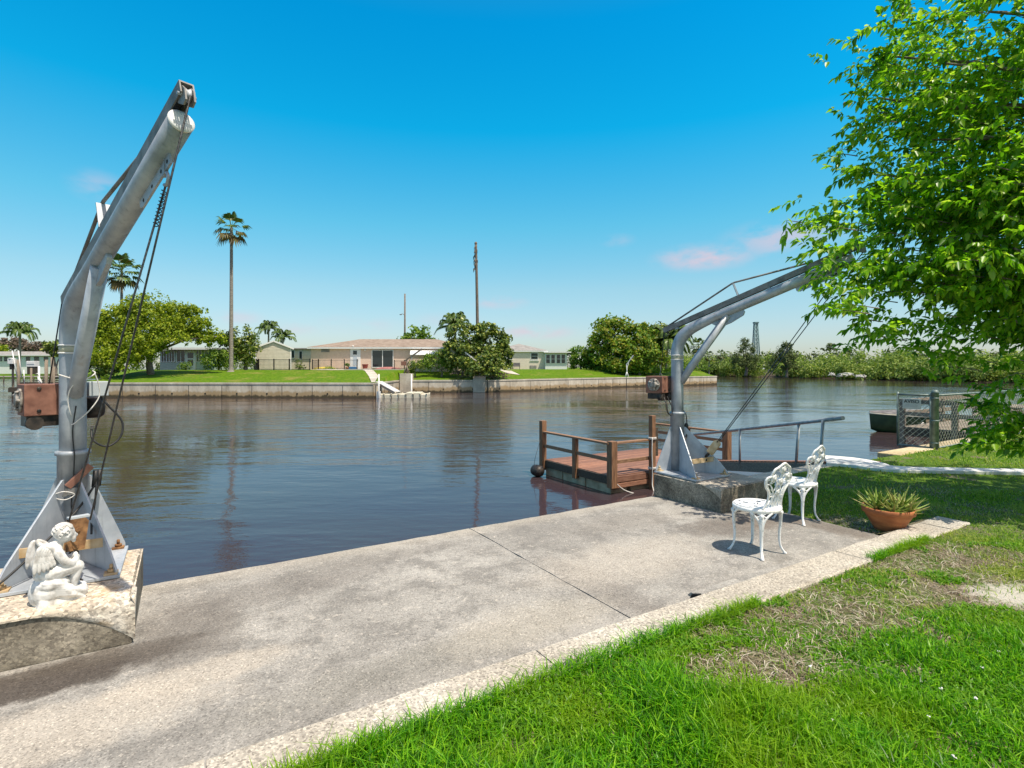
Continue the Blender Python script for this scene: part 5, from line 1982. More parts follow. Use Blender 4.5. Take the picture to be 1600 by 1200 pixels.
bt_o = empty('moored_boat', Vector((17.75, 26.6, WATER)), R(-6))
tag(bt_o, 'dark green open boat moored beyond the chain link fence', 'boat')
mb = MB()
secs = []
NB = 16
for i in range(NB + 1):
    t = i / NB
    x = 4.4 * t
    half_ = 0.82 * (1 - (1 - min(1, t / 0.42)) ** 2.4) if t < 0.42 else 0.82
    half_ = max(half_, 0.02)
    keel = -0.18 + 0.30 * max(0, (0.22 - t) / 0.22) ** 1.5
    sheer = 0.78 + 0.12 * (1 - t) ** 2
    row = []
    for (fy, fz) in ((-1.0, 1.0), (-0.99, 0.85), (-0.93, 0.5), (-0.72, 0.18), (0, 0.0), (0.72, 0.18), (0.93, 0.5), (0.99, 0.85), (1.0, 1.0)):
        row.append((x - 0.06 * fz * (1 - min(1, t * 5)), half_ * fy, keel + (sheer - keel) * fz))
    secs += row
mb.add(secs, [(i * 9 + j, (i + 1) * 9 + j, (i + 1) * 9 + j + 1, i * 9 + j + 1) for i in range(NB) for j in range(8)], True)
mb.add(secs[-9:], [tuple(range(9))])
mb.build('hull', M['hull_green'], bt_o)
mb = MB()
for j in (0, 8):
    mb.tube([secs[i * 9 + j] for i in range(NB + 1)], 0.030, 8)
mb.build('gunwale', M['dock_cream'], bt_o)
mb = MB()
cov = []
for i in range(0, 11):
    t = i / NB
    a, b_ = Vector(secs[i * 9]), Vector(secs[i * 9 + 8])
    for k in range(7):
        s_ = k / 6
        p = a.lerp(b_, s_)
        p.z += 0.05 + 0.24 * math.sin(math.pi * s_) * min(1, 0.3 + t * 2)
        cov.append(p)
mb.add(cov, [(i * 7 + k, i * 7 + k + 1, (i + 1) * 7 + k + 1, (i + 1) * 7 + k) for i in range(10) for k in range(6)], True)
mb.build('bow_cover', M['cover_grey'], bt_o)
mb = MB()
mb.tube(crom([(0.9, -0.72, 0.42), (1.2, -0.83, 0.24), (1.55, -0.84, 0.26), (1.9, -0.86, 0.55)], 5), 0.03, 6)
mb.build('bow_line', M['rope'], bt_o)
mb = MB()
mb.bar((2.0, -0.88, 0.60), (3.6, -0.90, 0.60), 0.05, 0.16, Z)
mb.build('rub_rail', M['float_pale'], bt_o)
mb = MB()
for (a, b_, c_, r1, r2, r3) in ((2.25, -0.5, 0.98, 0.36, 0.28, 0.13), (2.6, -0.45, 0.93, 0.3, 0.25, 0.10), (2.0, -0.55, 0.92, 0.2, 0.2, 0.08)):
    mb.ell((a, b_, c_), (r1, r2, r3), 12, 7)
o = mb.build('folded_towels', M['salmon'])
o.location = bt_o.location
o.rotation_euler = bt_o.rotation_euler
tag(o, 'salmon pink bundled cloth lying on the moored boat', 'cloth')

# ================================================================== FOLIAGE
def leaf_cloud(pts, nrm, size, wid, spread=0.9, fold=0.18, droop=0.0):
    """folded diamond leaves: verts (n,4,3) -> two triangles each"""
    n = len(pts)
    nn = nrm + rng.normal(size=(n, 3)) * spread
    nn /= np.linalg.norm(nn, axis=1)[:, None] + 1e-9
    a = rng.normal(size=(n, 3))
    a[:, 2] -= droop
    t = a - nn * (a * nn).sum(1)[:, None]
    t /= np.linalg.norm(t, axis=1)[:, None] + 1e-9
    s_ = np.cross(nn, t)
    sz = (size * (0.6 + 0.8 * rng.random(n)))[:, None]
    w_ = sz * wid
    v_ = np.zeros((n, 4, 3))
    v_[:, 0] = pts - t * sz * 0.5
    v_[:, 1] = pts + s_ * w_ * 0.5 + nn * w_ * fold - t * sz * 0.06
    v_[:, 2] = pts + t * sz * 0.5
    v_[:, 3] = pts - s_ * w_ * 0.5 + nn * w_ * fold - t * sz * 0.06
    i = np.arange(n)[:, None] * 4
    f = np.concatenate([np.concatenate([i, i + 1, i + 2], 1), np.concatenate([i, i + 2, i + 3], 1)], 1).reshape(-1, 3)
    return v_.reshape(-1, 3), f


def crown_points(clumps, n, sub=26, subr=0.24, shell=0.55):
    """points bunched into tufts through the outer part of each ellipsoid"""
    vol = np.array([c[3] * c[4] * c[5] for c in clumps]) ** 0.67
    P_, N_ = [], []
    for c, k in zip(clumps, (n * vol / vol.sum()).astype(int)):
        cen, rad = np.array(c[:3]), np.array(c[3:6])
        m_ = max(4, int(sub * (0.7 + 0.6 * rng.random())))
        d = rng.normal(size=(m_, 3))
        d[:, 2] = d[:, 2] * 0.9 + 0.12
        d /= np.linalg.norm(d, axis=1)[:, None]
        rr = shell + (1.02 - shell) * rng.random(m_) ** 0.6
        sc = d * rr[:, None]
        pick = rng.integers(0, m_, k)
        tuft = 0.6 + 0.9 * rng.random(m_)
        off = rng.normal(size=(k, 3))
        off /= np.linalg.norm(off, axis=1)[:, None]
        off *= (rng.random(k) ** 0.45)[:, None] * subr * tuft[pick][:, None] * 1.7
        q = sc[pick] + off
        P_.append(cen + q * rad)
        o_ = d[pick] * 0.5 + off / (np.linalg.norm(off, axis=1)[:, None] + 1e-6) * 0.9
        o_[:, 2] += 0.35
        N_.append(o_)
    return np.concatenate(P_), np.concatenate(N_)


def limbs(mb, base, tips, r0, wob=0.12):
    base = Vector(base)
    for t in tips:
        t = Vector(t)
        d = t - base
        mid1 = base + d * 0.35 + Vector((random.uniform(-1, 1), random.uniform(-1, 1), random.uniform(0, 1))) * d.length * wob
        mid2 = base + d * 0.7 + Vector((random.uniform(-1, 1), random.uniform(-1, 1), random.uniform(-.3, .6))) * d.length * wob
        pth = crom([base, mid1, mid2, t], 4)
        mb.tube(pth, list(np.linspace(r0, r0 * 0.22, len(pth))), 7, False)


def px_clumps(lst, y, dy=1.0):
    out = []
    for c in lst:
        px, py, rx, ry = c[:4]
        yy = y + (c[4] if len(c) > 4 else 0)
        p = T(px, py, yy)
        k = yy / FPX
        out.append((p.x, p.y, p.z, rx * k, max(rx * k * 0.75 * dy, 0.4), ry * k))
    return out


def far_tree(label, clumps, y, trunk_px, leaf, n, mat, base_z=None, cat='tree', group=None, name='tree', dy=1.0, sub=26, shell=0.5, wid=0.6, subr=0.24, tr=None):
    cl = px_clumps(clumps, y, dy)
    bx = (trunk_px - CX) / FPX * y
    bz = far_z(bx, y) if base_z is None else base_z
    root = empty(name, (bx, y, bz))
    tag(root, label, cat, group)
    p, nn = crown_points(cl, n, sub, subr, shell)
    k = p[:, 2] > bz + 0.05
    p, nn = p[k], nn[k]
    v_, f = leaf_cloud(p, nn, leaf, wid)
    v_ -= np.array([bx, y, bz])
    np_obj('crown', v_, f, mat, root)
    mb = MB()
    hi = max(c[2] + c[5] for c in cl) - bz
    r0 = tr or max(0.09, hi * 0.03)
    fork = Vector((0, 0, hi * 0.28))
    mb.tube(crom([(0, 0, -0.1), (0.05 * hi * random.uniform(-1, 1), 0, hi * 0.14), fork], 4), list(np.linspace(r0 * 1.5, r0, 9)), 9)
    limbs(mb, fork * 0.95, [Vector((c[0] - bx, c[1] - y, c[2] - bz + c[5] * 0.3)) for c in cl], r0 * 0.65)
    mb.build('trunk', M['bark'], root)
    return root


M['lf_yellow'] = leaf_mat('yellow_green_leaf', [(0.105, 0.1725, 0.009), (0.195, 0.2775, 0.012), (0.285, 0.36, 0.015), (0.375, 0.42, 0.03)], 0.55, 0.35)
M['lf_dark'] = leaf_mat('dark_round_leaf', [(0.0431, 0.0862, 0.0172), (0.0971, 0.1617, 0.0259), (0.1833, 0.2479, 0.0345), (0.4312, 0.4528, 0.1079)], 0.4, 0.22)
M['lf_mid'] = leaf_mat('mid_green_leaf', [(0.056, 0.12, 0.016), (0.104, 0.2, 0.0192), (0.176, 0.288, 0.0256), (0.272, 0.368, 0.048)], 0.5, 0.3)
M['lf_red'] = leaf_mat('rust_tinted_leaf', [(0.06, 0.132, 0.0144), (0.12, 0.228, 0.0192), (0.204, 0.324, 0.0216), (0.312, 0.264, 0.036), (0.264, 0.396, 0.036)], 0.5, 0.3)
M['lf_bright'] = leaf_mat('bright_green_leaf', [(0.09, 0.195, 0.015), (0.165, 0.315, 0.018), (0.255, 0.42, 0.0225)], 0.5, 0.35)
M['lf_mang'] = leaf_mat('mangrove_leaf', [(0.132, 0.204, 0.036), (0.204, 0.3, 0.048), (0.288, 0.372, 0.072), (0.384, 0.432, 0.132)], 0.55, 0.3, patch=(0.10, 0.17, 0.03), patch_scale=0.06)
M['lf_pine'] = leaf_mat('dull_olive_leaf', [(0.0569, 0.0894, 0.0293), (0.1056, 0.1463, 0.0406), (0.1625, 0.195, 0.065)], 0.6, 0.2)
M['lf_brown'] = leaf_mat('bare_twig_brown', [(0.10, 0.07, 0.05), (0.17, 0.13, 0.10), (0.24, 0.19, 0.15)], 0.8, 0.1)
M['lf_palm'] = leaf_mat('palm_frond', [(0.045, 0.09, 0.021), (0.09, 0.15, 0.03), (0.15, 0.2175, 0.042)], 0.45, 0.2)
M['lf_palm_dry'] = leaf_mat('dry_palm_frond', [(0.10, 0.065, 0.02), (0.16, 0.12, 0.035), (0.09, 0.12, 0.03)], 0.6, 0.2)


def fan_palm(label, px, y, top_py, base_z, crown_r, r0, dry=0.3, lean=0.0, n=30, group=None):
    x = (px - CX) / FPX * y
    top = EYE + (HY - top_py) / FPX * y
    root = empty('palm_tree', (x, y, base_z))
    tag(root, label, 'palm tree', group)
    H = top - base_z - crown_r * 0.45
    mb = MB()
    pts = [(0, 0, -0.2), (lean * 0.2, 0, H * 0.04), (lean * 0.5, 0, H * 0.3), (lean * 0.9, 0, H * 0.65), (lean, 0, H)]
    cp = crom(pts, 7)
    mb.tube(cp, list(np.interp(np.linspace(0, 1, len(cp)), [0, 0.08, 0.2, 1], [r0 * 2.1, r0 * 1.35, r0, r0 * 0.62])), 10)
    mb.build('trunk', M['bark_palm'], root)
    V_, F_, MI = [], [], []
    cc = np.array([lean, 0, H])
    for k in range(n):
        az = k * 2.39996
        el = 1.35 - 2.25 * (k / n) ** 0.85
        d = np.array([math.cos(az) * math.cos(el), math.sin(az) * math.cos(el), math.sin(el)])
        st = crown_r * (0.42 + 0.12 * random.random())
        hub = cc + d * st + np.array([0, 0, -0.10 * crown_r * (1 - math.sin(max(el, -1)))])
        side = np.cross(d, [0, 0, 1.0])
        side /= np.linalg.norm(side) + 1e-6
        upn = np.cross(side, d)
        # stalk
        o_ = len(V_)
        wv = 0.018 * crown_r
        V_ += [cc - side * wv, cc + side * wv, hub + side * wv, hub - side * wv]
        F_.append((o_, o_ + 1, o_ + 2, o_ + 3))
        MI.append(0)
        isdry = k > n * (1 - dry)
        for j in range(11):
            a = (j - 5) * 0.27
            ln = crown_r * 0.55 * (1 - 0.04 * abs(j - 5)) * random.uniform(0.85, 1.1)
            dd = d * math.cos(a) + side * math.sin(a)
            ws = (-d * math.sin(a) + side * math.cos(a)) * ln * 0.105
            m1 = hub + dd * ln * 0.55
            m2 = hub + dd * ln * 0.95 + np.array([0, 0, -0.34 * ln * (1.0 if not isdry else 1.3)])
            o_ = len(V_)
            V_ += [hub, m1 - ws, m2, m1 + ws + upn * ln * 0.04]
            F_.append((o_, o_ + 1, o_ + 2, o_ + 3))
            MI.append(1 if isdry or random.random() < 0.06 else 0)
    np_obj('fronds', np.array(V_), np.array(F_), None, root, False, [M['lf_palm'], M['lf_palm_dry']], MI)
    return root


def feather_palm(label, px, y, top_py, base_z, crown_r, r0, lean=0.0, n=16, mat='lf_palm', group=None, up=0.75):
    x = (px - CX) / FPX * y
    top = EYE + (HY - top_py) / FPX * y
    root = empty('palm_tree', (x, y, base_z))
    tag(root, label, 'palm tree', group)
    H = max(0.3, top - base_z - crown_r * 0.55)
    mb = MB()
    cp = crom([(0, 0, -0.2), (lean * 0.4, 0, H * 0.35), (lean, 0, H)], 6)
    mb.tube(cp, list(np.linspace(r0 * 1.3, r0 * 0.8, len(cp))), 9)
    mb.build('trunk', M['bark_palm'], root)
    V_, F_ = [], []
    cc = Vector((lean, 0, H))
    for k in range(n):
        az = k * 2.39996 + random.uniform(-0.2, 0.2)
        el = 1.25 - 1.35 * (k / n)
        h = Vector((math.cos(az), math.sin(az), 0))
        d = h * math.cos(el) + Z * math.sin(el)
        L = crown_r * random.uniform(0.95, 1.2)
        pth = crom([cc, cc + d * L * 0.45, cc + d * L * 0.8 + Z * (-0.12 * L) + h * 0.05 * L, cc + d * L * 0.95 + h * L * 0.12 - Z * (up * 0.6) * L], 5)
        for i in range(2, len(pth)):
            t = (pth[i] - pth[i - 1])
            seg = t.length
            t.normalize()
            sd = t.cross(Z).normalized()
            u_ = sd.cross(t)
            ll = L * 0.30 * math.sin(math.pi * min(0.97, 0.12 + i / len(pth) * 0.85)) + 0.05 * L
            for sg in (-1, 1):
                for q in (0.0, 0.5):
                    b0 = pth[i] - t * seg * q
                    tipv = b0 + sd * sg * ll * 0.8 + t * ll * 0.45 - Z * ll * 0.40
                    o_ = len(V_)
                    wv = t * seg * 0.24
                    V_ += [tuple(b0 - wv), tuple(b0 + sd * sg * ll * 0.4 + t * ll * 0.1 + u_ * 0.02 * L), tuple(tipv), tuple(b0 + wv + sd * sg * ll * 0.35 + t * ll * 0.3)]
                    F_.append((o_, o_ + 1, o_ + 2, o_ + 3))
    np_obj('fronds', np.array(V_), np.array(F_), M[mat], root)
    return root


# ------------------------------------------------------------------ trees of the far left garden
far_tree('big yellow green tree spreading behind the left davit cables', [(185, 500, 42, 30), (238, 488, 46, 26), (285, 500, 36, 28), (155, 535, 26, 34), (210, 535, 48, 30, -2), (262, 522, 36, 20, -2), (318, 525, 22, 15), (185, 562, 42, 20, -3), (298, 485, 22, 15), (240, 508, 60, 30), (160, 555, 28, 22, -2), (300, 512, 28, 20), (328, 530, 20, 14), (175, 520, 40, 40), (345, 528, 10, 8), (150, 510, 20, 24), (215, 552, 30, 20, -3)], 63.5, 236, 0.32, 26000, M['lf_yellow'], sub=40, subr=0.19, shell=0.3)
far_tree('dark glossy tree right of the tall palm', [(380, 530, 20, 20), (370, 555, 20, 18), (390, 552, 15, 18), (356, 535, 14, 16)], 71, 384, 0.36, 4200, M['lf_dark'], sub=22)
far_tree('low dark bush left of the big yellow green tree', [(150, 572, 22, 16), (170, 578, 18, 12)], 61, 155, 0.28, 1800, M['lf_dark'], cat='bush', name='bush')
far_tree('mid green shrub at the foot of the tall palm', [(335, 562, 20, 16), (352, 566, 16, 13)], 69, 342, 0.26, 2000, M['lf_mid'], cat='shrub', name='shrub')
far_tree('small leafy shrub in front of the white screened porch', [(292, 572, 9, 8), (284, 574, 7, 6)], 70, 290, 0.18, 500, M['lf_mid'], cat='shrub', name='shrub')
fan_palm('very tall slim fan palm with a small dry crown', 361, 66, 342, 1.25, 2.35, 0.26, 0.4, 0.05, 19)
fan_palm('bushy fan palm rising behind the big yellow green tree', 188, 76, 408, 1.25, 3.0, 0.24, 0.2, 0.2, 24)
feather_palm('feather palm behind the shed, taller one', 419, 96, 504, 1.25, 2.0, 0.16, 0.1, 16)
feather_palm('feather palm peeping over the shed roof, shorter one', 441, 92, 517, 1.25, 2.0, 0.16, 0.1, 16)
# ------------------------------------------------------------------ between and behind the houses
far_tree('bright broad leaved tree behind the peach house roof', [(652, 522, 18, 13), (640, 532, 16, 12), (668, 534, 16, 12), (655, 540, 24, 12)], 98, 654, 0.5, 2200, M['lf_mid'], sub=18)
far_tree('large round dark bush in front of the bare pole', [(724, 530, 26, 24), (765, 535, 32, 28), (745, 560, 42, 24, -2), (785, 558, 18, 20), (708, 552, 20, 20), (758, 516, 20, 12), (760, 575, 36, 14, -3)], 70, 748, 0.36, 11000, M['lf_dark'], cat='bush', name='bush', sub=40, subr=0.16, shell=0.55, wid=0.75)
feather_palm('leaning feather palm beside the large round bush', 714, 73, 494, 1.25, 2.3, 0.18, -0.3, 18)
far_tree('low shrubs under the white awning panel', [(690, 562, 22, 14), (712, 570, 20, 12), (668, 568, 14, 10)], 71, 690, 0.26, 2600, M['lf_mid'], cat='shrub', name='shrub')
far_tree('small dark shrub beside the peach house awning', [(650, 572, 12, 9), (640, 577, 9, 6)], 70, 648, 0.22, 900, M['lf_dark'], cat='shrub', name='shrub')
far_tree('dry brown ground shrub at the foot of the second far davit', [(770, 586, 14, 7), (726, 584, 20, 5), (785, 588, 10, 5)], 69.5, 760, 0.2, 1300, M['lf_brown'], cat='shrub', name='shrub')
far_tree('large spreading tree beside the right hand lawn', [(960, 522, 36, 25), (990, 538, 36, 26), (940, 540, 24, 24), (975, 556, 44, 22, -2), (1005, 522, 22, 18), (1010, 560, 30, 20, -2)], 92, 978, 0.5, 11000, M['lf_red'], sub=36, subr=0.17, wid=0.75)
far_tree('bright green creeper tree in front of the spreading tree', [(995, 555, 22, 20), (1003, 572, 18, 12), (980, 575, 18, 9)], 90, 1000, 0.36, 2600, M['lf_bright'])
far_tree('olive topped tree left of the right davit mast', [(1025, 525, 22, 20), (1035, 548, 22, 22), (1018, 555, 18, 18)], 96, 1028, 0.45, 4200, M['lf_dark'])
feather_palm('arching palm half hidden by the right davit mast', 1040, 94, 512, 0.9, 4.2, 0.2, 0.5, 18)
far_tree('rounded bush right of the white sunroom', [(903, 552, 18, 13), (920, 564, 20, 12), (905, 566, 16, 12), (940, 572, 18, 10)], 95, 908, 0.42, 3600, M['lf_mid'], cat='bush', name='bush')
far_tree('low bright hedge on top of the point seawall', [(962, 578, 16, 8), (990, 580, 18, 8), (1018, 581, 18, 7), (1042, 582, 16, 6), (945, 578, 12, 6)], 92.5, 990, 0.3, 3600, M['lf_bright'], cat='hedge', name='hedge')
far_tree('low dark scrub at the tip of the point', [(1075, 575, 16, 9), (1098, 578, 14, 7)], 104, 1080, 0.35, 1500, M['lf_mid'], cat='shrub', name='shrub')
fan_palm('distant palm seen between the right davit mast and brace', 1090, 150, 532, -0.8, 2.9, 0.22, 0.2, 0.2, 26)

# ------------------------------------------------------------------ mangrove shore, right
SHORE = [(38.0, 230.0), (50.0, 196.0), (68.0, 176.0), (86.0, 146.0), (93.5, 114.0), (110.0, 100.0), (140.0, 96.0), (190.0, 90.0), (260.0, 80.0)]


def shore(t):
    k = t * (len(SHORE) - 1)
    i = min(int(k), len(SHORE) - 2)
    f = k - i
    return SHORE[i][0] + (SHORE[i + 1][0] - SHORE[i][0]) * f, SHORE[i][1] + (SHORE[i + 1][1] - SHORE[i][1]) * f


mb = MB()
pts_ = [shore(i / 40) for i in range(41)]
mb.add([(x, y, WATER - 0.1) for x, y in pts_] + [(x + 4, y + 6, WATER + 0.5) for x, y in pts_] + [(x + 60, y + 260, WATER + 0.8) for x, y in pts_],
       [(i, i + 1, 41 + i + 1, 41 + i) for i in range(40)] + [(41 + i, 42 + i, 82 + i + 1, 82 + i) for i in range(40)], True)
struct(mb.build('far_shore', M['soil']), 'low muddy shore under the mangroves')
cl = []
for i in range(430):
    t = rng.random()
    x, y = shore(t)
    dpt = abs(rng.normal()) * 9.0 if i % 3 else rng.random() * 1.5
    hh = 2.3 + 0.23 * dpt + rng.random() * 1.3
    hh = min(hh, 5.6) * (1.0 if y < 150 else 1.15)
    x2, y2 = x + dpt * 0.4 + rng.normal() * 1.2, y + dpt + 0.8
    r_ = 1.6 + rng.random() * 2.0
    cl.append((x2, y2, WATER + hh * 0.55, r_, r_, hh * 0.62))
p, nn = crown_points(cl, 135000, 18, 0.26, 0.5)
k = p[:, 2] > WATER + 0.05
v_, f = leaf_cloud(p[k], nn[k], 0.62, 0.6)
tag(np_obj('mangrove_thicket', v_, f, M['lf_mang']), 'dense olive green mangrove thicket along the far right shore', None, None, 'stuff')
# inland wood behind it
cl = []
for i in range(150):
    t = rng.random()
    x, y = shore(t)
    dpt = 26 + rng.random() * 40
    hh = 6.2 + rng.random() * 1.6
    r_ = 2.5 + rng.random() * 2.5
    cl.append((x + dpt * 0.4, y + dpt, WATER + hh * 0.6, r_, r_, hh * 0.5))
for i in range(26):
    x = -260 + i * 13 + rng.normal() * 3
    cl.append((x, 300 + rng.normal() * 20, 2.2, 6, 5, 3.0 + rng.random() * 2))
p, nn = crown_points(cl, 30000, 16, 0.28, 0.45)
v_, f = leaf_cloud(p, nn, 1.0, 0.6)
tag(np_obj('inland_wood', v_, f, M['lf_pine']), 'distant dull green wood behind the mangroves', None, None, 'stuff')
far_tree('dark casuarina left of the green tower, on the mangrove shore', [(1165, 548, 12, 16), (1158, 562, 14, 16), (1172, 566, 13, 16), (1164, 536, 7, 8)], 160, 1165, 0.6, 3200, M['lf_pine'], -1.0, wid=0.35, sub=20)
far_tree('dark casuarina right of the green tower, by the davit cables', [(1228, 552, 14, 14), (1222, 566, 17, 15), (1238, 568, 15, 14), (1230, 541, 8, 7)], 138, 1229, 0.55, 3600, M['lf_pine'], -1.0, wid=0.35, sub=20)
far_tree('flat topped pine standing above the mangrove line', [(1296, 541, 9, 4), (1290, 546, 7, 3), (1303, 546, 7, 3)], 190, 1296, 0.6, 500, M['lf_pine'], -0.8, sub=10)
far_tree('small rounded pine right of the flat topped pine', [(1328, 550, 6, 4), (1324, 554, 6, 4)], 190, 1327, 0.6, 350, M['lf_pine'], -0.8, sub=10)
far_tree('dark mangrove tree nearest the hanging leaves of the big tree', [(1412, 556, 16, 10), (1425, 566, 18, 12), (1402, 568, 14, 12)], 136, 1414, 0.5, 2600, M['lf_mid'], -1.0)
fan_palm('small far palm on the shore left of the first casuarina', 1108, 176, 551, -0.8, 2.2, 0.2, 0.2, 0.0, 20)
fan_palm('second small far palm on the shore left of the first casuarina', 1126, 178, 549, -0.8, 2.0, 0.2, 0.2, 0.1, 20)
mb = MB()
for (px, py, rx) in ((1320, 586, 16), (1345, 588, 9), (1300, 585, 7)):
    for k in range(12):
        a = T(px + random.uniform(-rx, rx), py + random.uniform(-2, 3), 128)
        b_ = T(px + random.uniform(-rx, rx), py + random.uniform(-3, 2), 127)
        mb.tube([a, (a + b_) / 2 + Z * random.uniform(0, 0.3), b_], 0.07, 5)
tag(mb.build('driftwood', M['shell_white']), 'pale bleached driftwood branches along the mangrove edge', 'driftwood')

# ------------------------------------------------------------------ the big near tree on the right
M['lf_near'] = leaf_mat('glossy_near_leaf', [(0.05, 0.15, 0.007), (0.10, 0.26, 0.009), (0.16, 0.37, 0.012), (0.23, 0.46, 0.014), (0.32, 0.53, 0.03), (0.46, 0.58, 0.08)], 0.36, 0.60, spec=0.5)
TB = Vector((8.3, 5.95, 0.03))
nt_ = empty('shade_tree', TB)
tag(nt_, 'big leafy shade tree hanging over the right side of the lawn', 'tree')
NEAR = [  # x, y, z, rx, ry, rz
    (7.6, 6.1, 5.2, 3.35, 1.75, 3.0), (5.85, 6.0, 3.15, 2.1, 1.05, 0.72), (7.0, 6.15, 2.4, 1.75, 1.0, 0.55), (5.5, 6.2, 4.0, 1.5, 1.1, 0.75),
    (7.5, 6.0, 1.62, 1.35, 0.8, 0.52), (5.4, 6.3, 5.4, 1.5, 1.2, 0.95), (5.0, 5.9, 2.72, 1.3, 0.75, 0.36), (5.15, 5.9, 3.5, 1.3, 0.75, 0.45), (7.0, 5.9, 1.12, 0.85, 0.5, 0.30),
        (5.95, 6.1, 2.35, 1.3, 0.7, 0.42), (6.25, 5.9, 1.65, 0.62, 0.45, 0.5), (5.3, 6.3, 4.7, 1.45, 1.0, 0.6)]
NEAR = [(a_, b_ - 0.12, c_, d_, e_, f_) for a_, b_, c_, d_, e_, f_ in NEAR]
TW, DR = [], []
for (cx_, cy_, cz_, rx_, ry_, rz_), n in zip(NEAR, (1600, 600, 460, 420, 240, 330, 290, 260, 60, 300, 85, 270)):
    d = rng.normal(size=(n, 3))
    d /= np.linalg.norm(d, axis=1)[:, None]
    r_ = 0.35 + 0.68 * rng.random(n) ** 0.55
    q = d * r_[:, None]
    TW.append(np.array([cx_, cy_, cz_]) + q * np.array([rx_, ry_, rz_]))
    out_ = d * np.array([rx_, ry_, rz_]) + (np.array([cx_, cy_, cz_]) - np.array([TB.x, TB.y, 4.5])) * 0.5
    out_ /= np.linalg.norm(out_, axis=1)[:, None]
    DR.append(out_)
# single sprays that make the ragged left and lower outline
tips = [(1392, 5, 6.0), (1362, 70, 6.1), (1372, 95, 5.9), (1348, 130, 6.2), (1345, 180, 6.0), (1318, 240, 6.1), (1312, 262, 5.9), (1330, 290, 6.2), (1270, 325, 5.9), (1252, 342, 5.8), (1262, 352, 5.8), (1290, 335, 6.0),
        (1272, 398, 5.7), (1285, 410, 5.7), (1265, 440, 5.6), (1268, 462, 5.6), (1290, 470, 5.6), (1310, 478, 5.7), (1345, 522, 5.8), (1360, 518, 5.9), (1380, 505, 5.8), (1400, 520, 5.9), (1432, 552, 5.8), (1455, 555, 6.0), (1480, 560, 5.8),
        (1545, 640, 5.7), (1550, 610, 5.9), (1565, 655, 5.7), (1580, 660, 5.6), (1600, 655, 5.6), (1540, 590, 6.0), (1560, 585, 5.8)]
hang = [(1515, 697, 5.6), (1535, 690, 5.6), (1555, 685, 5.55), (1572, 690, 5.6), (1588, 700, 5.6), (1525, 678, 5.7), (1600, 668, 5.6), (1545, 700, 5.6)]
ex_t = []
for (px, py, y) in tips:
    ex_t.append((T(px, py, y), 7, 0.16))
for (px, py, y) in hang:
    ex_t.append((T(px, py, y), 3, 0.07))
for (c, n, s_) in ex_t:
    q = np.array(c) + rng.normal(size=(n, 3)) * s_ * np.array([1, 1.2, 0.7]) + np.array([s_ * 0.9, 0, 0.02])
    TW.append(q)
    o_ = q - np.array([TB.x, TB.y, c.z + 0.2])
    DR.append(o_ / np.linalg.norm(o_, axis=1)[:, None])
TW = np.concatenate(TW)
DR = np.concatenate(DR)
# thin the tips where a low-frequency noise says so: gaps with sky
gap = vnoise(TW[:, 0] * 1.0 + TW[:, 1] * 0.6, TW[:, 2] * 1.3 + TW[:, 1] * 0.4, 1.5, 91) * 0.6 + vnoise(TW[:, 0], TW[:, 2], 3.1, 92) * 0.4
keep = gap > 0.33
keep[-sum(n for _, n, _ in ex_t):] = True
TW, DR = TW[keep], DR[keep]
NL = 15
nT = len(TW)
idx = np.repeat(np.arange(nT), NL)
k_in = np.tile(np.arange(NL), nT)
ax = DR + rng.normal(size=(nT, 3)) * 0.6
ax[:, 2] = ax[:, 2] * 0.6 - 0.05
ax /= np.linalg.norm(ax, axis=1)[:, None]
tl = 0.20 + 0.12 * rng.random(nT)
az = k_in * 2.39996 + rng.random(nT)[idx] * 6.28
o1 = np.cross(ax, np.array([0.13, 0.21, 1.0]))
o1 /= np.linalg.norm(o1, axis=1)[:, None]
o2 = np.cross(ax, o1)
frac = (k_in / (NL - 1.0))
basep = TW[idx] - ax[idx] * (tl[idx] * (0.6 - frac))[:, None]
rad = (o1[idx] * np.cos(az)[:, None] + o2[idx] * np.sin(az)[:, None])
ld = rad * (0.95 - 0.55 * frac)[:, None] + ax[idx] * (0.35 + 0.6 * frac)[:, None] + rng.normal(size=(nT * NL, 3)) * 0.22
ld[:, 2] -= 0.42
ld /= np.linalg.norm(ld, axis=1)[:, None]
sid = np.cross(ld, np.array([0, 0, 1.0]) + rng.normal(size=(nT * NL, 3)) * 0.35)
sid /= np.linalg.norm(sid, axis=1)[:, None] + 1e-9
nor = np.cross(sid, ld)
ll = (0.052 + 0.062 * rng.random(nT * NL) ** 1.2)[:, None]
lw = ll * (0.235 + 0.05 * rng.random(nT * NL))[:, None]
v6 = np.zeros((nT * NL, 6, 3))
v6[:, 0] = basep
v6[:, 1] = basep + ld * ll * 0.38 + sid * lw + nor * lw * 0.30
v6[:, 2] = basep + ld * ll * 0.74 + sid * lw * 0.66 + nor * lw * 0.1 - np.array([0, 0, 1.0]) * ll * 0.04
v6[:, 3] = basep + ld * ll - np.array([0, 0, 1.0]) * ll * 0.16
v6[:, 4] = basep + ld * ll * 0.74 - sid * lw * 0.66 + nor * lw * 0.1 - np.array([0, 0, 1.0]) * ll * 0.04
v6[:, 5] = basep + ld * ll * 0.38 - sid * lw + nor * lw * 0.30
v6 -= np.array(TB)
i6 = np.arange(nT * NL)[:, None] * 6
f4 = np.concatenate([i6, i6 + 1, i6 + 2, i6 + 3, i6, i6 + 3, i6 + 4, i6 + 5], 1).reshape(-1, 4)
np_obj('crown', v6.reshape(-1, 3), f4, M['lf_near'], nt_, True)
mb = MB()
hub = Vector((0, 0, 1.7))
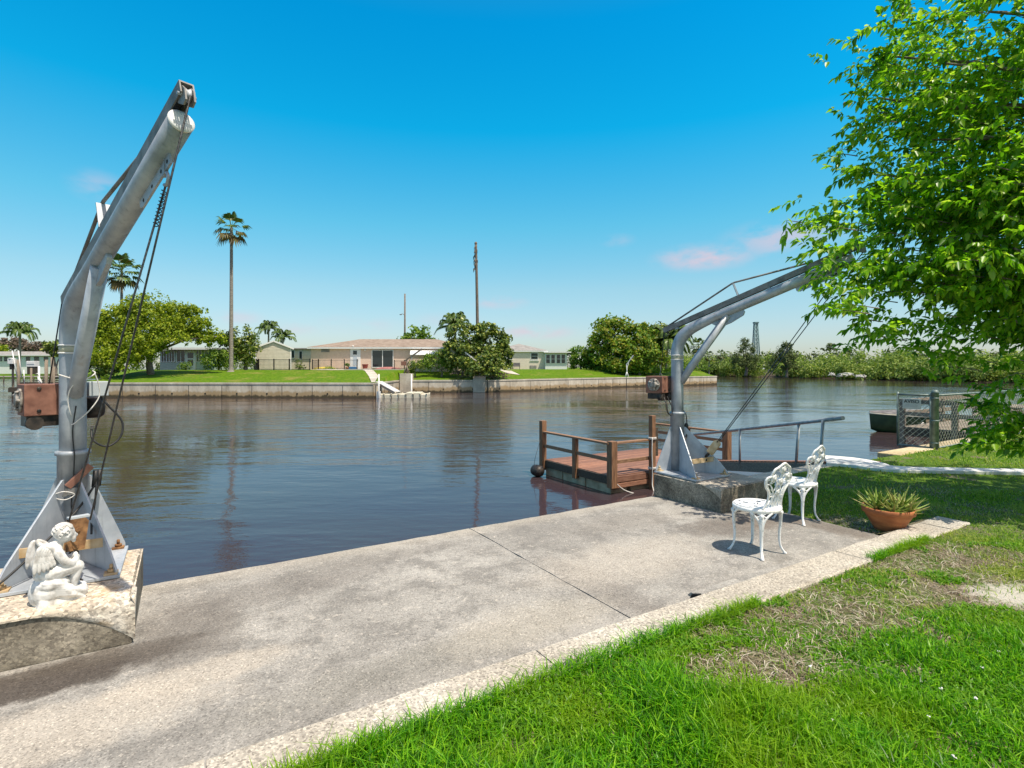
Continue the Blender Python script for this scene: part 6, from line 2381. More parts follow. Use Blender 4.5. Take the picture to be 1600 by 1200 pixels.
mb.tube(crom([(0.05, 0, -0.2), (0.0, 0.02, 0.5), hub, (-0.1, -0.05, 2.9), (-0.15, -0.1, 4.2), (-0.3, -0.15, 6.2)], 5), list(np.linspace(0.21, 0.05, 26)), 14)
for (cx_, cy_, cz_, rx_, ry_, rz_) in NEAR:
    c = Vector((cx_, cy_, cz_)) - TB
    for k in range(4):
        tgt = c + Vector((random.uniform(-0.75, 0.2) * rx_, random.uniform(-0.6, 0.6) * ry_, random.uniform(-0.5, 0.6) * rz_))
        st = Vector((-0.05, 0, max(1.5, min(5.0, tgt.z - 0.7))))
        limbs(mb, st, [tgt], 0.050, 0.07)
mb.build('trunk', M['bark'], nt_)
tb_ = MB()
pick = rng.permutation(nT)[:900]
for i in pick:
    a = Vector(TW[i]) - TB
    d = Vector(ax[i])
    inn_ = (Vector((-0.2, 0, a.z - 0.15)) - a).normalized()
    tb_.tube([a + d * tl[i] * 0.4, a - d * tl[i] * 0.5, a - d * tl[i] * 0.5 + inn_ * 0.18 - Z * 0.02], [0.0022, 0.004, 0.0065], 4, False)
tb_.build('twigs', M['bark'], nt_)

# ================================================================== HOUSES AND SMALL FAR THINGS
def pxx(px, y):
    return (px - CX) / FPX * y


def pzz(py, y):
    return EYE + (HY - py) / FPX * y


def window(parent, px0, px1, py0, py1, y, frame='trim', n=2, glass='glass', name='window', mull=0.07, bars=0, proud=0.0):
    """framed glazing on a wall face at depth y (parent sits at the world origin offset in parent.location)"""
    x0, x1, z1, z0 = pxx(px0, y), pxx(px1, y), pzz(py0, y), pzz(py1, y)
    o = parent.location
    mb = MB()
    t = 0.09
    yy = y - 0.04 - proud
    mb.box(((x0 + x1) / 2 - o.x, yy - o.y, z1 - t / 2 - o.z), (x1 - x0, 0.10, t))
    mb.box(((x0 + x1) / 2 - o.x, yy - o.y, z0 + t / 2 - o.z), (x1 - x0, 0.10, t))
    for k in range(n + 1):
        xx = x0 + t / 2 + (x1 - x0 - t) * k / n
        mb.box((xx - o.x, yy - o.y, (z0 + z1) / 2 - o.z), (t, 0.098, z1 - z0 - 2 * t))
    for k in range(bars):
        zz = z0 + (z1 - z0) * (k + 1) / (bars + 1)
        mb.box(((x0 + x1) / 2 - o.x, yy - o.y, zz - o.z), (x1 - x0 - 2 * t, 0.09, 0.06))
    w_ = mb.build(name, M[frame], parent)
    mb = MB()
    mb.box(((x0 + x1) / 2 - o.x, yy + 0.025 - o.y, (z0 + z1) / 2 - o.z), (x1 - x0 - t, 0.02, z1 - z0 - t))
    mb.build('pane', M[glass], w_)
    return w_


def hip_roof(parent, x0, x1, y0, y1, ze, zr, ov, mat, inset=None, name='roof'):
    o = parent.location
    mb = MB()
    x0, x1, y0, y1 = x0 - ov, x1 + ov, y0 - ov, y1 + ov
    ins = inset if inset is not None else (y1 - y0) / 2
    ym = (y0 + y1) / 2
    e = [Vector((x0, y0, ze)), Vector((x1, y0, ze)), Vector((x1, y1, ze)), Vector((x0, y1, ze))]
    r_ = [Vector((x0 + ins, ym, zr)), Vector((x1 - ins, ym, zr))]
    vs_ = [p - o for p in e + r_]
    mb.add(vs_, [(0, 1, 5, 4), (1, 2, 5), (2, 3, 4, 5), (3, 0, 4)])
    rf = mb.build(name, mat, parent)
    mb = MB()
    low = [p - o - Z * 0.02 for p in e]
    lo2 = [p - o - Z * 0.24 for p in e]
    mb.add(low + lo2, [(0, 4, 5, 1), (1, 5, 6, 2), (2, 6, 7, 3), (3, 7, 4, 0), (4, 7, 6, 5)])
    mb.build('fascia', M['trim'], rf)
    return rf


def wall_box(parent, x0, x1, y0, y1, z0, z1, mat, name='wall'):
    o = parent.location
    mb = MB()
    mb.box(((x0 + x1) / 2 - o.x, (y0 + y1) / 2 - o.y, (z0 + z1) / 2 - o.z), (x1 - x0, y1 - y0, z1 - z0))
    return mb.build(name, M[mat], parent)


# --- peach house
HYD = 76.0
hx0, hx1 = pxx(486, HYD), pxx(735, HYD)
GZ = 1.20
h1 = empty('house', (hx0, HYD, GZ))
tag(h1, 'long single storey peach house with a brown hip roof', 'house')
wall_box(h1, hx0, hx1, HYD, HYD + 10, GZ - 0.6, 4.46, 'stucco_pink')
hip_roof(h1, hx0, hx1, HYD, HYD + 10, 4.47, 5.85, 0.42, M['roof_brown'], 6.0)
wx0 = pxx(452, 82)
wall_box(h1, wx0, hx0 - 0.01, 82, 89, GZ - 0.6, 4.36, 'stucco_beige', 'side_wing')
mb = MB()
mb.box(((wx0 + hx0) / 2 - hx0 - 0.3, 85.4 - HYD, 4.46 - GZ), (hx0 - wx0 + 0.7, 8.0, 0.16))
mb.build('flat_roof', M['roof_grey'], h1)
window(h1, 455, 461, 547, 560, 82, 'trim', 1)
window(h1, 467, 473, 548, 562, 82, 'trim', 1)
mb = MB()
for k in range(7):
    mb.box((pxx(502.3, HYD) - hx0 + 0.12 + k * 0.165, -0.03, pzz(547, HYD) - GZ), (0.045, 0.05, 0.5))
mb.box((pxx(508.5, HYD) - hx0, -0.02, pzz(547, HYD) - GZ), (1.16, 0.03, 0.58))
mb.build('louvred_vent', M['roof_grey'], h1)
mb = MB()
dx0, dx1, dz1, dz0 = pxx(547.5, HYD), pxx(563.5, HYD), pzz(544.5, HYD), GZ
mb.box(((dx0 + dx1) / 2 - hx0, -0.03, (dz0 + dz1) / 2 - GZ), (dx1 - dx0, 0.08, dz1 - dz0))
door = mb.build('door', M['trim'], h1)
mb = MB()
mb.box((pxx(555, HYD) - hx0, -0.08, pzz(551, HYD) - GZ), (0.55, 0.02, 0.55))
mb.build('door_pane', M['glass'], door)
mb = MB()
mb.box((pxx(555, HYD) - hx0, -0.08, pzz(564, HYD) - GZ), (0.55, 0.02, 1.3))
mb.build('lower_panel', simple('pale_blue_panel', (0.42, 0.48, 0.55), (0.48, 0.54, 0.6), 3), door)
mb = MB()
mb.ell((pxx(560, HYD) - hx0, -0.12, pzz(562, HYD) - GZ), (0.05, 0.05, 0.05), 8, 6)
mb.build('handle', M['galv'], door)
window(h1, 581, 615, 546.5, 574.5, HYD, 'trim', 2, name='sliding_door', proud=0.03)
for px, py in ((571, 548), (552, 541.8)):
    mb = MB()
    mb.lathe([(0.12, 0), (0.16, 0.06), (0.10, 0.16), (0.0, 0.18)], 10, (pxx(px, HYD) - hx0, -0.14, pzz(py, HYD) - GZ))
    mb.build('wall_lamp', M['trim'], h1)
mb = MB()
mb.tube([(pxx(550, HYD) - hx0, 3.0, 4.7 - GZ), (pxx(550, HYD) - hx0, 3.0, 5.35 - GZ)], 0.07, 8)
mb.build('vent_pipe', M['trim'], h1)
# white awning panel on the right
mb = MB()
mb.bar((pxx(664, 73) - hx0, 73 - HYD, pzz(554.5, 73) - GZ), (pxx(664, 75.6) - hx0, 75.6 - HYD, pzz(548.0, 75.6) - GZ), 4.0, 0.08, Z)
mb.build('white_awning', M['trim'], h1)
for px in (643.5, 686):
    mb = MB()
    mb.box((pxx(px, 73.2) - hx0, 73.2 - HYD, (pzz(555, 73.2) + GZ) / 2 - GZ), (0.09, 0.09, pzz(555, 73.2) - GZ))
    mb.build('awning_post', M['trim'], h1)
# --- its terrace wall, steps, things on the terrace
mb = MB()
for (a, b_) in ((497, 566.5), (579, 634)):
    mb.box(((pxx(a, 72.0) + pxx(b_, 72.0)) / 2, 72.2, 0.70), (pxx(b_, 72) - pxx(a, 72), 0.4, 1.36))
o = mb.build('terrace_wall', M['stone'])
tag(o, 'low pale stone terrace wall in front of the peach house', 'wall')
mb = MB()
mb.box((pxx(566, 74), 74.0, 0.62), (12.2, 3.4, 1.45))
struct(mb.build('terrace', M['cap']), 'paved terrace in front of the peach house')
mb = MB()
for k in range(4):
    mb.box((pxx(573, 71.5), 72.1 - k * 0.35, 1.20 - k * 0.17), (1.15, 0.36, 0.5))
tag(mb.build('garden_steps', M['stone'], None, 0.02), 'short flight of stone steps up to the peach house terrace', 'steps')
mb = MB()
ppts = [(pxx(573, 70.6), 70.6), (pxx(577, 66), 66.0), (pxx(584, 61), 61.0), (pxx(588.5, 55.8), 55.8)]
vs_ = []
for (x, y) in ppts:
    for s_ in (-0.55, 0.55):
        xx = min(x + s_, -14.25)
        vs_.append((xx, y, far_z(min(xx, -14.3), y) + 0.05))
mb.add(vs_, [(0, 1, 3, 2), (2, 3, 5, 4), (4, 5, 7, 6)])
struct(mb.build('garden_path', M['cap']), 'pale straight path from the terrace steps to the far dock')
TZ = 1.345
pot = empty('glazed_pot', (pxx(570.5, 73.2), 73.2, TZ))
tag(pot, 'dark red glazed pot on the terrace left of the sliding door', 'pot')
mb = MB()
mb.lathe([(0.26, 0), (0.36, 0.35), (0.40, 0.62), (0.44, 0.66), (0.42, 0.70), (0.36, 0.68), (0.33, 0.6), (0.0, 0.58)], 20)
mb.build('vessel', M['red_glaze'], pot)


def kayak(label, px, y, L, mat, rz, z):
    mb = MB()
    rows = []
    for i in range(15):
        t = i / 14
        x = (t - 0.5) * L
        hw = 0.36 * math.sin(math.pi * min(1, max(0, 0.04 + 0.92 * t))) ** 0.7
        for k in range(9):
            a = math.pi * k / 8
            rows.append((x, hw * math.cos(a), (0.12 + 0.22 * math.sin(math.pi * t) ** 0.6) * math.sin(a)))
    mb.add(rows, [(i * 9 + k, (i + 1) * 9 + k, (i + 1) * 9 + k + 1, i * 9 + k + 1) for i in range(14) for k in range(8)], True)
    o = mb.build('kayak', M[mat])
    o.location = (pxx(px, y), y, z)
    o.rotation_euler = (0, 0, rz)
    tag(o, label, 'kayak')
    return o


kayak('yellow kayak lying upside down behind the black terrace railing', 508, 73.8, 2.9, 'yellow', 0.1, TZ)
kayak('faded red kayak lying below the sliding door', 607, 72.9, 3.4, 'pink_pl', 0.0, TZ)
mb = MB()
mb.box((0, 0, 0.16), (0.95, 0.6, 0.30))
mb.box((0, 0, 0.335), (1.0, 0.64, 0.05))
o = mb.build('storage_tub', M['blue_pl'], None, 0.04)
o.location = (pxx(551.5, 73.2), 73.2, TZ)
tag(o, 'low blue plastic tub on the terrace beside the white door', 'tub')
pc = empty('potted_fern', (pxx(542.5, 73.0), 73.0, TZ))
tag(pc, 'small potted green plant on the terrace behind the railing', 'plant')
mb = MB()
mb.lathe([(0.16, 0), (0.23, 0.30), (0.20, 0.30), (0.0, 0.27)], 16)
mb.build('planter', M['terracotta'], pc)
p, nn = crown_points([(0, 0, 0.55, 0.36, 0.3, 0.28)], 260, 10, 0.3, 0.4)
v_, f = leaf_cloud(p, nn, 0.16, 0.5)
np_obj('leaves', v_, f, M['lf_mid'], pc)
far_tree('low green shrub in the bed below the terrace railing', [(513, 580, 13, 8), (522, 582, 10, 6), (503, 583, 8, 5)], 70.6, 513, 0.16, 1500, M['lf_mid'], cat='shrub', name='shrub')
far_tree('flowering shrub beside the shed behind the iron fence', [(466, 570, 6, 8), (472, 574, 6, 5)], 76.5, 467, 0.16, 500, M['lf_dark'], cat='shrub', name='shrub')
mb = MB()
for k in range(26):
    t = k / 25
    a, b_ = (496, 585.5), (536, 586.5)
    p = T(a[0] + (b_[0] - a[0]) * t, 586, 69.5)
    z = far_z(p.x, 69.5 - 0.9 * math.sin(math.pi * t))
    mb.ell((p.x, 69.5 - 0.9 * math.sin(math.pi * t), z + 0.04), (0.16, 0.12, 0.10), 8, 5)
tag(mb.build('bed_stones', M['stone']), 'rows of pale stones edging the planting bed', None, None, 'stuff')


def iron_fence(label, pts, z0, h, posts_at=None):
    """pts: list of (x,y) ; one thing"""
    o = Vector((pts[0][0], pts[0][1], z0))
    root = empty('iron_fence', o)
    tag(root, label, 'fence')
    rails, pk = MB(), MB()
    for (a, b_) in zip(pts[:-1], pts[1:]):
        a3, b3 = Vector((*a, z0)) - o, Vector((*b_, z0)) - o
        for z in (0.12, h - 0.08):
            rails.bar(a3 + Z * z, b3 + Z * z, 0.04, 0.05, Z)
        L = (b3 - a3).length
        n = int(L / 0.16)
        for k in range(n + 1):
            p_ = a3.lerp(b3, k / n)
            pk.box(p_ + Z * (h / 2), (0.022, 0.022, h - 0.1))
        m_ = max(1, round(L / 1.9))
        for k in range(m_ + 1):
            p_ = a3.lerp(b3, k / m_)
            q = MB()
            q.box(p_ + Z * (h / 2 + 0.02), (0.11, 0.11, h + 0.06))
            q.build('fence_post', M['iron'], root)
    rails.build('rails', M['iron'], root)
    pk.build('pickets', M['iron'], root)
    return root


iron_fence('black iron fence in front of the cream shed', [(pxx(398, 74.5), 74.5), (pxx(404, 71.6), 71.6), (pxx(452, 71.6), 71.6), (pxx(484, 71.6), 71.6)], 1.22, 1.5)
iron_fence('black iron railing along the peach house terrace', [(pxx(488, 73.6), 73.6), (pxx(497.5, 72.25), 72.25), (pxx(558, 72.25), 72.25)], 1.36, 1.32)
iron_fence('short black iron railing right of the sliding door', [(pxx(616, 72.3), 72.3), (pxx(632, 72.3), 72.3)], 1.36, 1.2)

# --- shed
SY = 74.2
s0, s1 = pxx(404.5, SY), pxx(404.5, SY) + 4.45
shed = empty('garden_shed', (s0, SY - 0.9, GZ), R(24))
tag(shed, 'cream clapboard shed with a gable end beside the peach house', 'shed')
ze, za, w_ = pzz(543.0, SY), pzz(533.0, SY), s1 - s0
mb = MB()
mb.prism([(0, -0.4), (w_, -0.4), (w_, ze - GZ), (w_ / 2, za - GZ - 0.1), (0, ze - GZ)], (0, 2.6, 0), (1, 0, 0), Z, 5.2)
for k in range(17):
    zz = 0.1 + k * 0.19
    mb.box((w_ / 2, -0.012, zz), (w_ if zz < ze - GZ else w_ * max(0.05, (za - GZ - zz) / (za - ze)) * 0.97, 0.02, 0.02))
mb.build('wall', M['siding'], shed)
mb = MB()
for sg in (-1, 1):
    a = Vector((w_ / 2, 2.5, za - GZ + 0.03))
    b_ = Vector((w_ / 2 + sg * (w_ / 2 + 0.35), 2.5, ze - GZ - 0.13))
    mb.bar(a, b_, 5.36, 0.10, Z)
rf = mb.build('roof', M['roof_grey'], shed)
mb = MB()
for sg in (-1, 1):
    a = Vector((w_ / 2, -0.20, za - GZ + 0.0))
    b_ = Vector((w_ / 2 + sg * (w_ / 2 + 0.36), -0.20, ze - GZ - 0.16))
    mb.bar(a, b_, 0.04, 0.2, Z)
mb.build('barge_board', M['trim'], rf)
mb = MB()
for x in (0.04, w_ - 0.04):
    mb.box((x, -0.035, (ze - GZ) / 2), (0.14, 0.04, ze - GZ - 0.1))
mb.build('corner_board', M['trim'], shed)

# --- white screened porch, left
PY_ = 77.0
p0, p1 = pxx(250, PY_), pxx(336, PY_)
por = empty('screened_porch', (p0, PY_, 1.2))
tag(por, 'pale green and white screened porch under the yellow green tree', 'porch')
wall_box(por, p0, p1, PY_, PY_ + 5, 0.6, 4.05, 'sage')
mb = MB()
mb.box(((p1 - p0) / 2, 2.2, 3.06), (p1 - p0 + 1.6, 6.8, 0.22))
rf = mb.build('flat_roof', M['roof_grey'], por)
mb = MB()
mb.box(((p1 - p0) / 2, -1.24, 3.06), (p1 - p0 + 1.64, 0.06, 0.30))
mb.build('fascia', M['trim'], rf)
for (a, b_, n) in ((252, 273.5, 5), (276, 290, 2), (306.5, 316, 2), (320, 333, 2)):
    window(por, a, b_, 547.5, 566, PY_, 'trim', n, name='screen_window')
mb = MB()
mb.box((pxx(298, PY_) - p0, -0.04, 1.42), (1.45, 0.08, 2.86))
d_ = mb.build('screen_door', M['trim'], por)
mb = MB()
for z, h in ((2.1, 0.75), (1.1, 0.85)):
    mb.box((pxx(298, PY_) - p0, -0.09, z), (0.8, 0.02, h))
mb.build('screen_pane', M['lf_pine'] if False else M['glass'], d_)

# --- second house, right
H2 = 95.0
x0, x1 = pxx(776, H2), pxx(853, H2)
h2 = empty('house', (x0, H2, GZ))
tag(h2, 'beige single storey house with grey roof and white sunroom', 'house')
wall_box(h2, x0, x1, H2, H2 + 12, GZ - 0.6, 4.55, 'stucco_beige')
hip_roof(h2, pxx(770, H2), x1, H2, H2 + 12, 4.56, 6.0, 0.35, M['roof_grey'], 5.0)
window(h2, 829, 841, 551, 562, H2, 'trim', 1, bars=1)
window(h2, 791.5, 801.5, 550.5, 562, H2, 'trim', 1, bars=1)
mb = MB()
mb.box((pxx(835, H2) - x0, -0.04, pzz(563.5, H2) - GZ), (1.6, 0.16, 0.12))
mb.build('window_sill', M['trim'], h2)
mb = MB()
mb.box((pxx(833, H2) - x0, -0.03, pzz(573, H2) - GZ), (1.2, 0.06, 0.45))
mb.build('crawl_vent', M['roof_grey'], h2)
sx0, sx1 = pxx(852, 94), pxx(886, 94)
mb = MB()
mb.box(((sx0 + sx1) / 2 - x0, 1.2, (0.6 + 4.1) / 2 - GZ), (sx1 - sx0, 4.4, 3.5))
sr = mb.build('sunroom', M['trim'], h2)
mb = MB()
mb.box(((sx0 + sx1) / 2 - x0 + 0.2, 1.0, 4.22 - GZ), (sx1 - sx0 + 0.9, 5.4, 0.2))
mb.build('sunroom_roof', M['trim'], h2)
for (a, b_) in ((852.6, 860), (860.6, 867.6), (869, 876), (876.6, 883.6)):
    window(h2, a, b_, 553.5, 568.3, 94 + 0.0, 'trim', 1, name='sunroom_window', bars=1)
mb = MB()
mb.box((0, 0, 0.5), (1.7, 0.8, 0.10))
for sx_ in (-0.75, 0.75):
    for sy_ in (-0.3, 0.3):
        mb.box((sx_, sy_, 0.25), (0.09, 0.09, 0.5))
mb.box((0, 0.36, 0.85), (1.7, 0.07, 0.55))
for sx_ in (-0.8, 0.8):
    mb.box((sx_, 0, 0.75), (0.08, 0.8, 0.07))
o = mb.build('garden_bench', M['cover_grey'])
o.location = (pxx(805, 93.2), 93.2, far_z(pxx(805, 93.2), 93.2))
tag(o, 'grey garden bench by the wall of the beige house', 'bench')
mb = MB()
mb.box((0, 0, 0.65), (1.9, 0.5, 1.3))
mb.box((0, 0, 1.33), (2.0, 0.56, 0.08))
o = mb.build('utility_cabinet', M['trim'], None, 0.02)
o.location = (pxx(787.5, 93.0), 93.0, 1.2)
tag(o, 'white cabinet half hidden by the large round bush', 'cabinet')
mb = MB()
a = [T(782, 585.2, 72.5), T(797, 592.4, 70.0)]
pa = [(pxx(784, 86), 86.0), (pxx(790, 79), 79.0), (pxx(803, 76.0), 76.0)]
vs_ = []
for (x, y) in pa:
    for s_ in (-0.9, 0.9):
        vs_.append((x + s_, y, far_z(x + s_, y) + 0.06))
mb.add(vs_, [(0, 1, 3, 2), (2, 3, 5, 4)])
struct(mb.build('garden_path', M['cap']), 'pale slab path crossing the right hand lawn by the round bush')

# --- poles and tower
pole = empty('bare_pole', (pxx(745.5, 71.5), 71.5, 0.9))
tag(pole, 'tall bare trunk like pole with torn fibres at its top', 'pole')
Hp = pzz(381, 71.5) - 0.9
mb = MB()
cp = crom([(0.10, 0, -0.2), (0.06, 0, Hp * 0.3), (-0.05, 0, Hp * 0.7), (-0.17, 0, Hp)], 6)
mb.tube(cp, list(np.linspace(0.24, 0.15, len(cp))), 12)
mb.ell((-0.17, 0, Hp + 0.05), (0.19, 0.19, 0.24), 10, 7)
mb.build('trunk', M['wood_pole'], pole)
mb = MB()
for k in range(34):
    z = Hp - random.uniform(0.1, 3.4)
    a = random.uniform(0, 6.28)
    c = Vector((-0.16 + 0.15 * math.cos(a), 0.15 * math.sin(a), z))
    dn = Vector((math.cos(a) * random.uniform(0.05, 0.22) - 0.07, math.sin(a) * 0.15, -random.uniform(0.25, 0.75)))
    mb.tube([c, c + dn * 0.5 + Vector((dn.x * 0.4, 0, 0.05)), c + dn], [0.05, 0.045, 0.015], 5)
mb.build('torn_fibres', M['bark'], pole)
up = empty('lamp_pole', (pxx(632.5, 112), 112.0, 1.2))
tag(up, 'thin grey utility pole with a side lamp behind the peach house', 'pole')
Hu = pzz(459, 112) - 1.2
mb = MB()
mb.tube([(0, 0, -0.2), (0.02, 0, Hu)], [0.22, 0.15], 10)
mb.build('shaft', M['wood_pole'], up)
mb = MB()
mb.tube(crom([(-0.1, 0, pzz(492, 112) - 1.2), (-0.45, 0, pzz(490.5, 112) - 1.2), (-0.75, 0, pzz(491, 112) - 1.2)], 4), 0.05, 6)
mb.ell((-0.85, 0, pzz(491.5, 112) - 1.2), (0.26, 0.14, 0.11), 10, 6)
mb.build('lamp_head', M['cover_grey'], up)
tw = empty('lattice_tower', (pxx(1181, 420), 420.0, 0.0))
tag(tw, 'distant green lattice tower above the mangroves', 'tower')
Ht = pzz(505, 420)
mb = MB()
legs_ = [(-1, -1), (1, -1), (1, 1), (-1, 1)]


def tw_p(k, z):
    h = 2.6 + (1.1 - 2.6) * z / Ht
    return Vector((legs_[k][0] * h, legs_[k][1] * h, z))


for k in range(4):
    mb.tube([tw_p(k, 0), tw_p(k, Ht)], 0.32, 5)
mb.build('tower_leg', M['tower_green'], tw)
mb = MB()
nb = 11
for i in range(nb):
    z0, z1 = Ht * i / nb, Ht * (i + 1) / nb
    for k in range(4):
        mb.tube([tw_p(k, z0), tw_p((k + 1) % 4, z1)], 0.16, 4)
        mb.tube([tw_p((k + 1) % 4, z0), tw_p(k, z1)], 0.16, 4)
        mb.tube([tw_p(k, z1), tw_p((k + 1) % 4, z1)], 0.16, 4)
mb.build('bracing', M['tower_green'], tw)
mb = MB()
mb.box((0, 0, Ht + 0.4), (3.4, 3.4, 1.0))
mb.build('head', M['tower_green'], tw)
mb = MB()
px_ = T(1347, 551, 430)
mb.tube([Vector((px_.x, 430, 0)), Vector((px_.x, 430, pzz(544, 430)))], [0.5, 0.25], 5)
mb.bar((px_.x - 2.4, 430, pzz(546, 430)), (px_.x + 2.4, 430, pzz(546, 430)), 0.25, 0.25, Z)
tag(mb.build('power_pylon', M['cover_grey']), 'tiny far power pole with one cross arm above the wood', 'pole')


# --- small davits on the far banks
def far_davit(label, px, y, base_z, h, bx, bz, col, s=1.0, plinth_h=0.0, box=None):
    root = empty('boat_davit', (pxx(px, y), y, base_z))
    tag(root, label, 'boat davit', 'small davits on the far bank')
    if plinth_h:
        mb = MB()
        mb.box((0, 0, plinth_h / 2 - 0.8), (1.5, 1.3, plinth_h + 1.6))
        mb.build('plinth', M['cap'], root, 0.03)
    b0 = plinth_h
    mb = MB()
    for a in (0.6, 2.4, 3.9, 5.4):
        mb.tube([(math.cos(a) * 0.42 * s, math.sin(a) * 0.42 * s, b0), (0, 0, b0 + 1.0 * s)], 0.055 * s, 6)
    mb.tube([(0, 0, b0), (0, 0, b0 + h)], 0.085 * s, 10)
    mb.build('mast', M[col], root)
    mb = MB()
    t0 = Vector((-bx * 0.10, 0, b0 + h - bz * 0.12))
    t1 = Vector((bx, -0.5, b0 + h + bz))
    mb.bar(t0, t1, 0.13 * s, 0.16 * s, Z)
    mb.build('boom', M[col], root)
    mb = MB()
    mb.tube([(0, 0, b0 + h * 0.55), tuple(t0.lerp(t1, 0.4))], 0.045 * s, 6)
    mb.tube([tuple(t1), (t1.x * 0.92, t1.y, t1.z - 0.5)], 0.02, 5)
    mb.build('brace', M[col], root)
    if box:
        mb = MB()
        mb.box((-bx / abs(bx) * 0.38, 0, b0 + h * 0.72), (0.55, 0.55, 0.5))
        mb.build('winch_housing', M[box], root, 0.03)
    return root


far_davit('far davit with a red winch on the concrete corner by the cream dock', 635.5, 66.6, 0.1, 1.75, 2.0, 1.30, 'bark', 1.0, 0.75, 'rust_red')
far_davit('far white davit in front of the large round bush', 749, 67.4, 0.1, 1.6, -1.75, 1.35, 'trim', 1.0, 0.45, 'motor_black')
far_davit('white davit standing in front of the spreading tree', 979.5, 85.6, 0.05, 2.1, 0.9, 1.35, 'trim', 0.9)
far_davit('pale davit leaning left behind the right red winch box', 1032, 92.2, 0.05, 2.3, -1.7, 1.2, 'trim', 0.9)

# --- cream plastic floating dock, its guide posts and ramp
cd = empty('floating_dock', Vector((pxx(588.5, 55.2), 55.2, WATER)))
tag(cd, 'low cream plastic floating dock at the foot of the white ramp', 'dock')
DLn = pxx(668, 55.2) - pxx(588.5, 55.2)
mb = MB()
n = 7
for i in range(n):
    for j in range(2):
        mb.box((DLn * (i + 0.5) / n, 0.5 + j * 1.0, 0.14 + (0.10 if i in (4, 5) else 0)), (DLn / n - 0.05, 0.95, 0.5 + (0.14 if i in (4, 5) else 0)))
mb.build('float_cubes', M['dock_cream'], cd, 0.07)
mb = MB()
for i in range(n + 1):
    for j in (0.0, 1.0, 2.0):
        mb.lathe([(0.09, 0.38), (0.09, 0.44), (0.05, 0.46)], 10, (max(0.1, min(DLn - 0.1, DLn * i / n)), j, 0.0))
mb.build('coupling_pins', M['dock_cream'], cd)
mb = MB()
mb.box((0.22, -0.06, 0.30), (0.42, 0.10, 0.75))
mb.build('corner_bumper', M['trim'], cd, 0.02)
for px, y, pt in ((592, 55.0, 584.5), (643, 57.4, 584.8)):
    mb = MB()
    mb.tube([(pxx(px, y), y, -3), (pxx(px, y), y, pzz(pt, y))], 0.075, 10)
    o = mb.build('guide_post', M['trim'])
    tag(o, 'white guide post at the left end of the cream dock' if px < 600 else 'white guide post behind the right half of the cream dock', 'post', 'white posts of the cream dock')
ra = empty('dock_ramp', (0, 0, 0))
tag(ra, 'white boarded ramp from the far seawall down to the cream dock', 'ramp')
mb = MB()
a, b_ = Vector((pxx(591, 57.2), 57.2, 0.16)), Vector((pxx(620, 56.0), 56.0, WATER + 0.62))
for k in range(16):
    p_ = a.lerp(b_, (k + 0.5) / 16)
    q_ = a.lerp(b_, (k + 0.94) / 16)
    mb.bar(p_, q_, 1.15, 0.06, Z)
mb.bar(a - Z * 0.05, b_ - Z * 0.05, 1.1, 0.05, Z)
mb.build('ramp_boards', M['trim'], ra)
for s_ in (-0.58, 0.58):
    mb = MB()
    mb.bar(a + Vector((0.2 * s_, s_, -0.12)), b_ + Vector((0.2 * s_, s_, -0.12)), 0.07, 0.22, Z)
    mb.build('side_beam', M['cover_grey'], ra)

# ------------------------------------------------------------------ far left basin, seen round the left davit
fb = MB()
fb.add([(-190, 152, -0.9), (-92, 152, -0.9), (-88, 190, -0.5), (-60, 330, 0.0), (-320, 330, 0.0), (-320, 152, -0.9)], [(0, 1, 2, 3, 4, 5)])
fb.add([(-320, 152, -0.9), (-92, 152, -0.9), (-92, 152, -3), (-320, 152, -3)], [(0, 3, 2, 1)])
struct(fb.build('far_left_bank', M['far_lawn']), 'green bank across the far left basin')
LH = 178.0
lx0, lx1 = pxx(-60, LH), pxx(92, LH)
lh = empty('house', (lx0, LH, -0.6))
tag(lh, 'long low white house with a grey roof at the far left', 'house')
wall_box(lh, lx0, lx1, LH, LH + 10, -1.0, pzz(554.5, LH), 'trim')
mb = MB()
zr, ze_ = pzz(549.5, LH + 4), pzz(554.8, LH)
mb.add([(-0.6, -1.0, ze_ + 0.6), (lx1 - lx0 + 0.6, -1.0, ze_ + 0.6), (lx1 - lx0 + 0.6, 5, zr + 0.7), (-0.6, 5, zr + 0.7), (lx1 - lx0 + 0.6, 11, ze_ + 0.6), (-0.6, 11, ze_ + 0.6)], [(0, 1, 2, 3), (3, 2, 4, 5)])
rf = mb.build('roof', M['roof_grey'], lh)
mb = MB()
mb.box(((lx1 - lx0) / 2, -1.05, ze_ + 0.5), (lx1 - lx0 + 1.2, 0.1, 0.3))
mb.build('fascia', M['trim'], rf)
for (a, b_) in ((0, 4), (6, 13), (17, 24), (40, 48), (53, 62), (68, 76)):
    window(lh, a, b_, 557, 565, LH, 'trim', 1, bars=1)
far_tree('brown leafless tree behind the far left house, left one', [(18, 536, 22, 12), (38, 540, 18, 10), (2, 545, 16, 9)], 205, 20, 0.9, 1500, M['lf_brown'], -0.5, sub=16)
far_tree('brown leafless tree behind the far left house, right one', [(72, 543, 24, 9), (55, 546, 16, 8), (90, 545, 16, 8)], 205, 70, 0.9, 1500, M['lf_brown'], -0.5, sub=16)
far_tree('yellow green bush at the far left edge behind the white house', [(-4, 545, 14, 7), (6, 549, 9, 5)], 196, 0, 0.7, 800, M['lf_yellow'], -0.5, cat='bush', name='bush')
feather_palm('broad feather palm above the far left white house', 30, 165, 506, -0.8, 4.6, 0.34, 0.3, 14, up=0.9)
far_tree('mottled dark tree just left of the left davit mast', [(84, 540, 12, 9), (92, 548, 12, 10), (76, 545, 8, 7)], 120, 88, 0.7, 900, M['lf_dark'], -0.9, sub=14)
pr = empty('far_pier', (pxx(20, 120), 120.0, WATER))
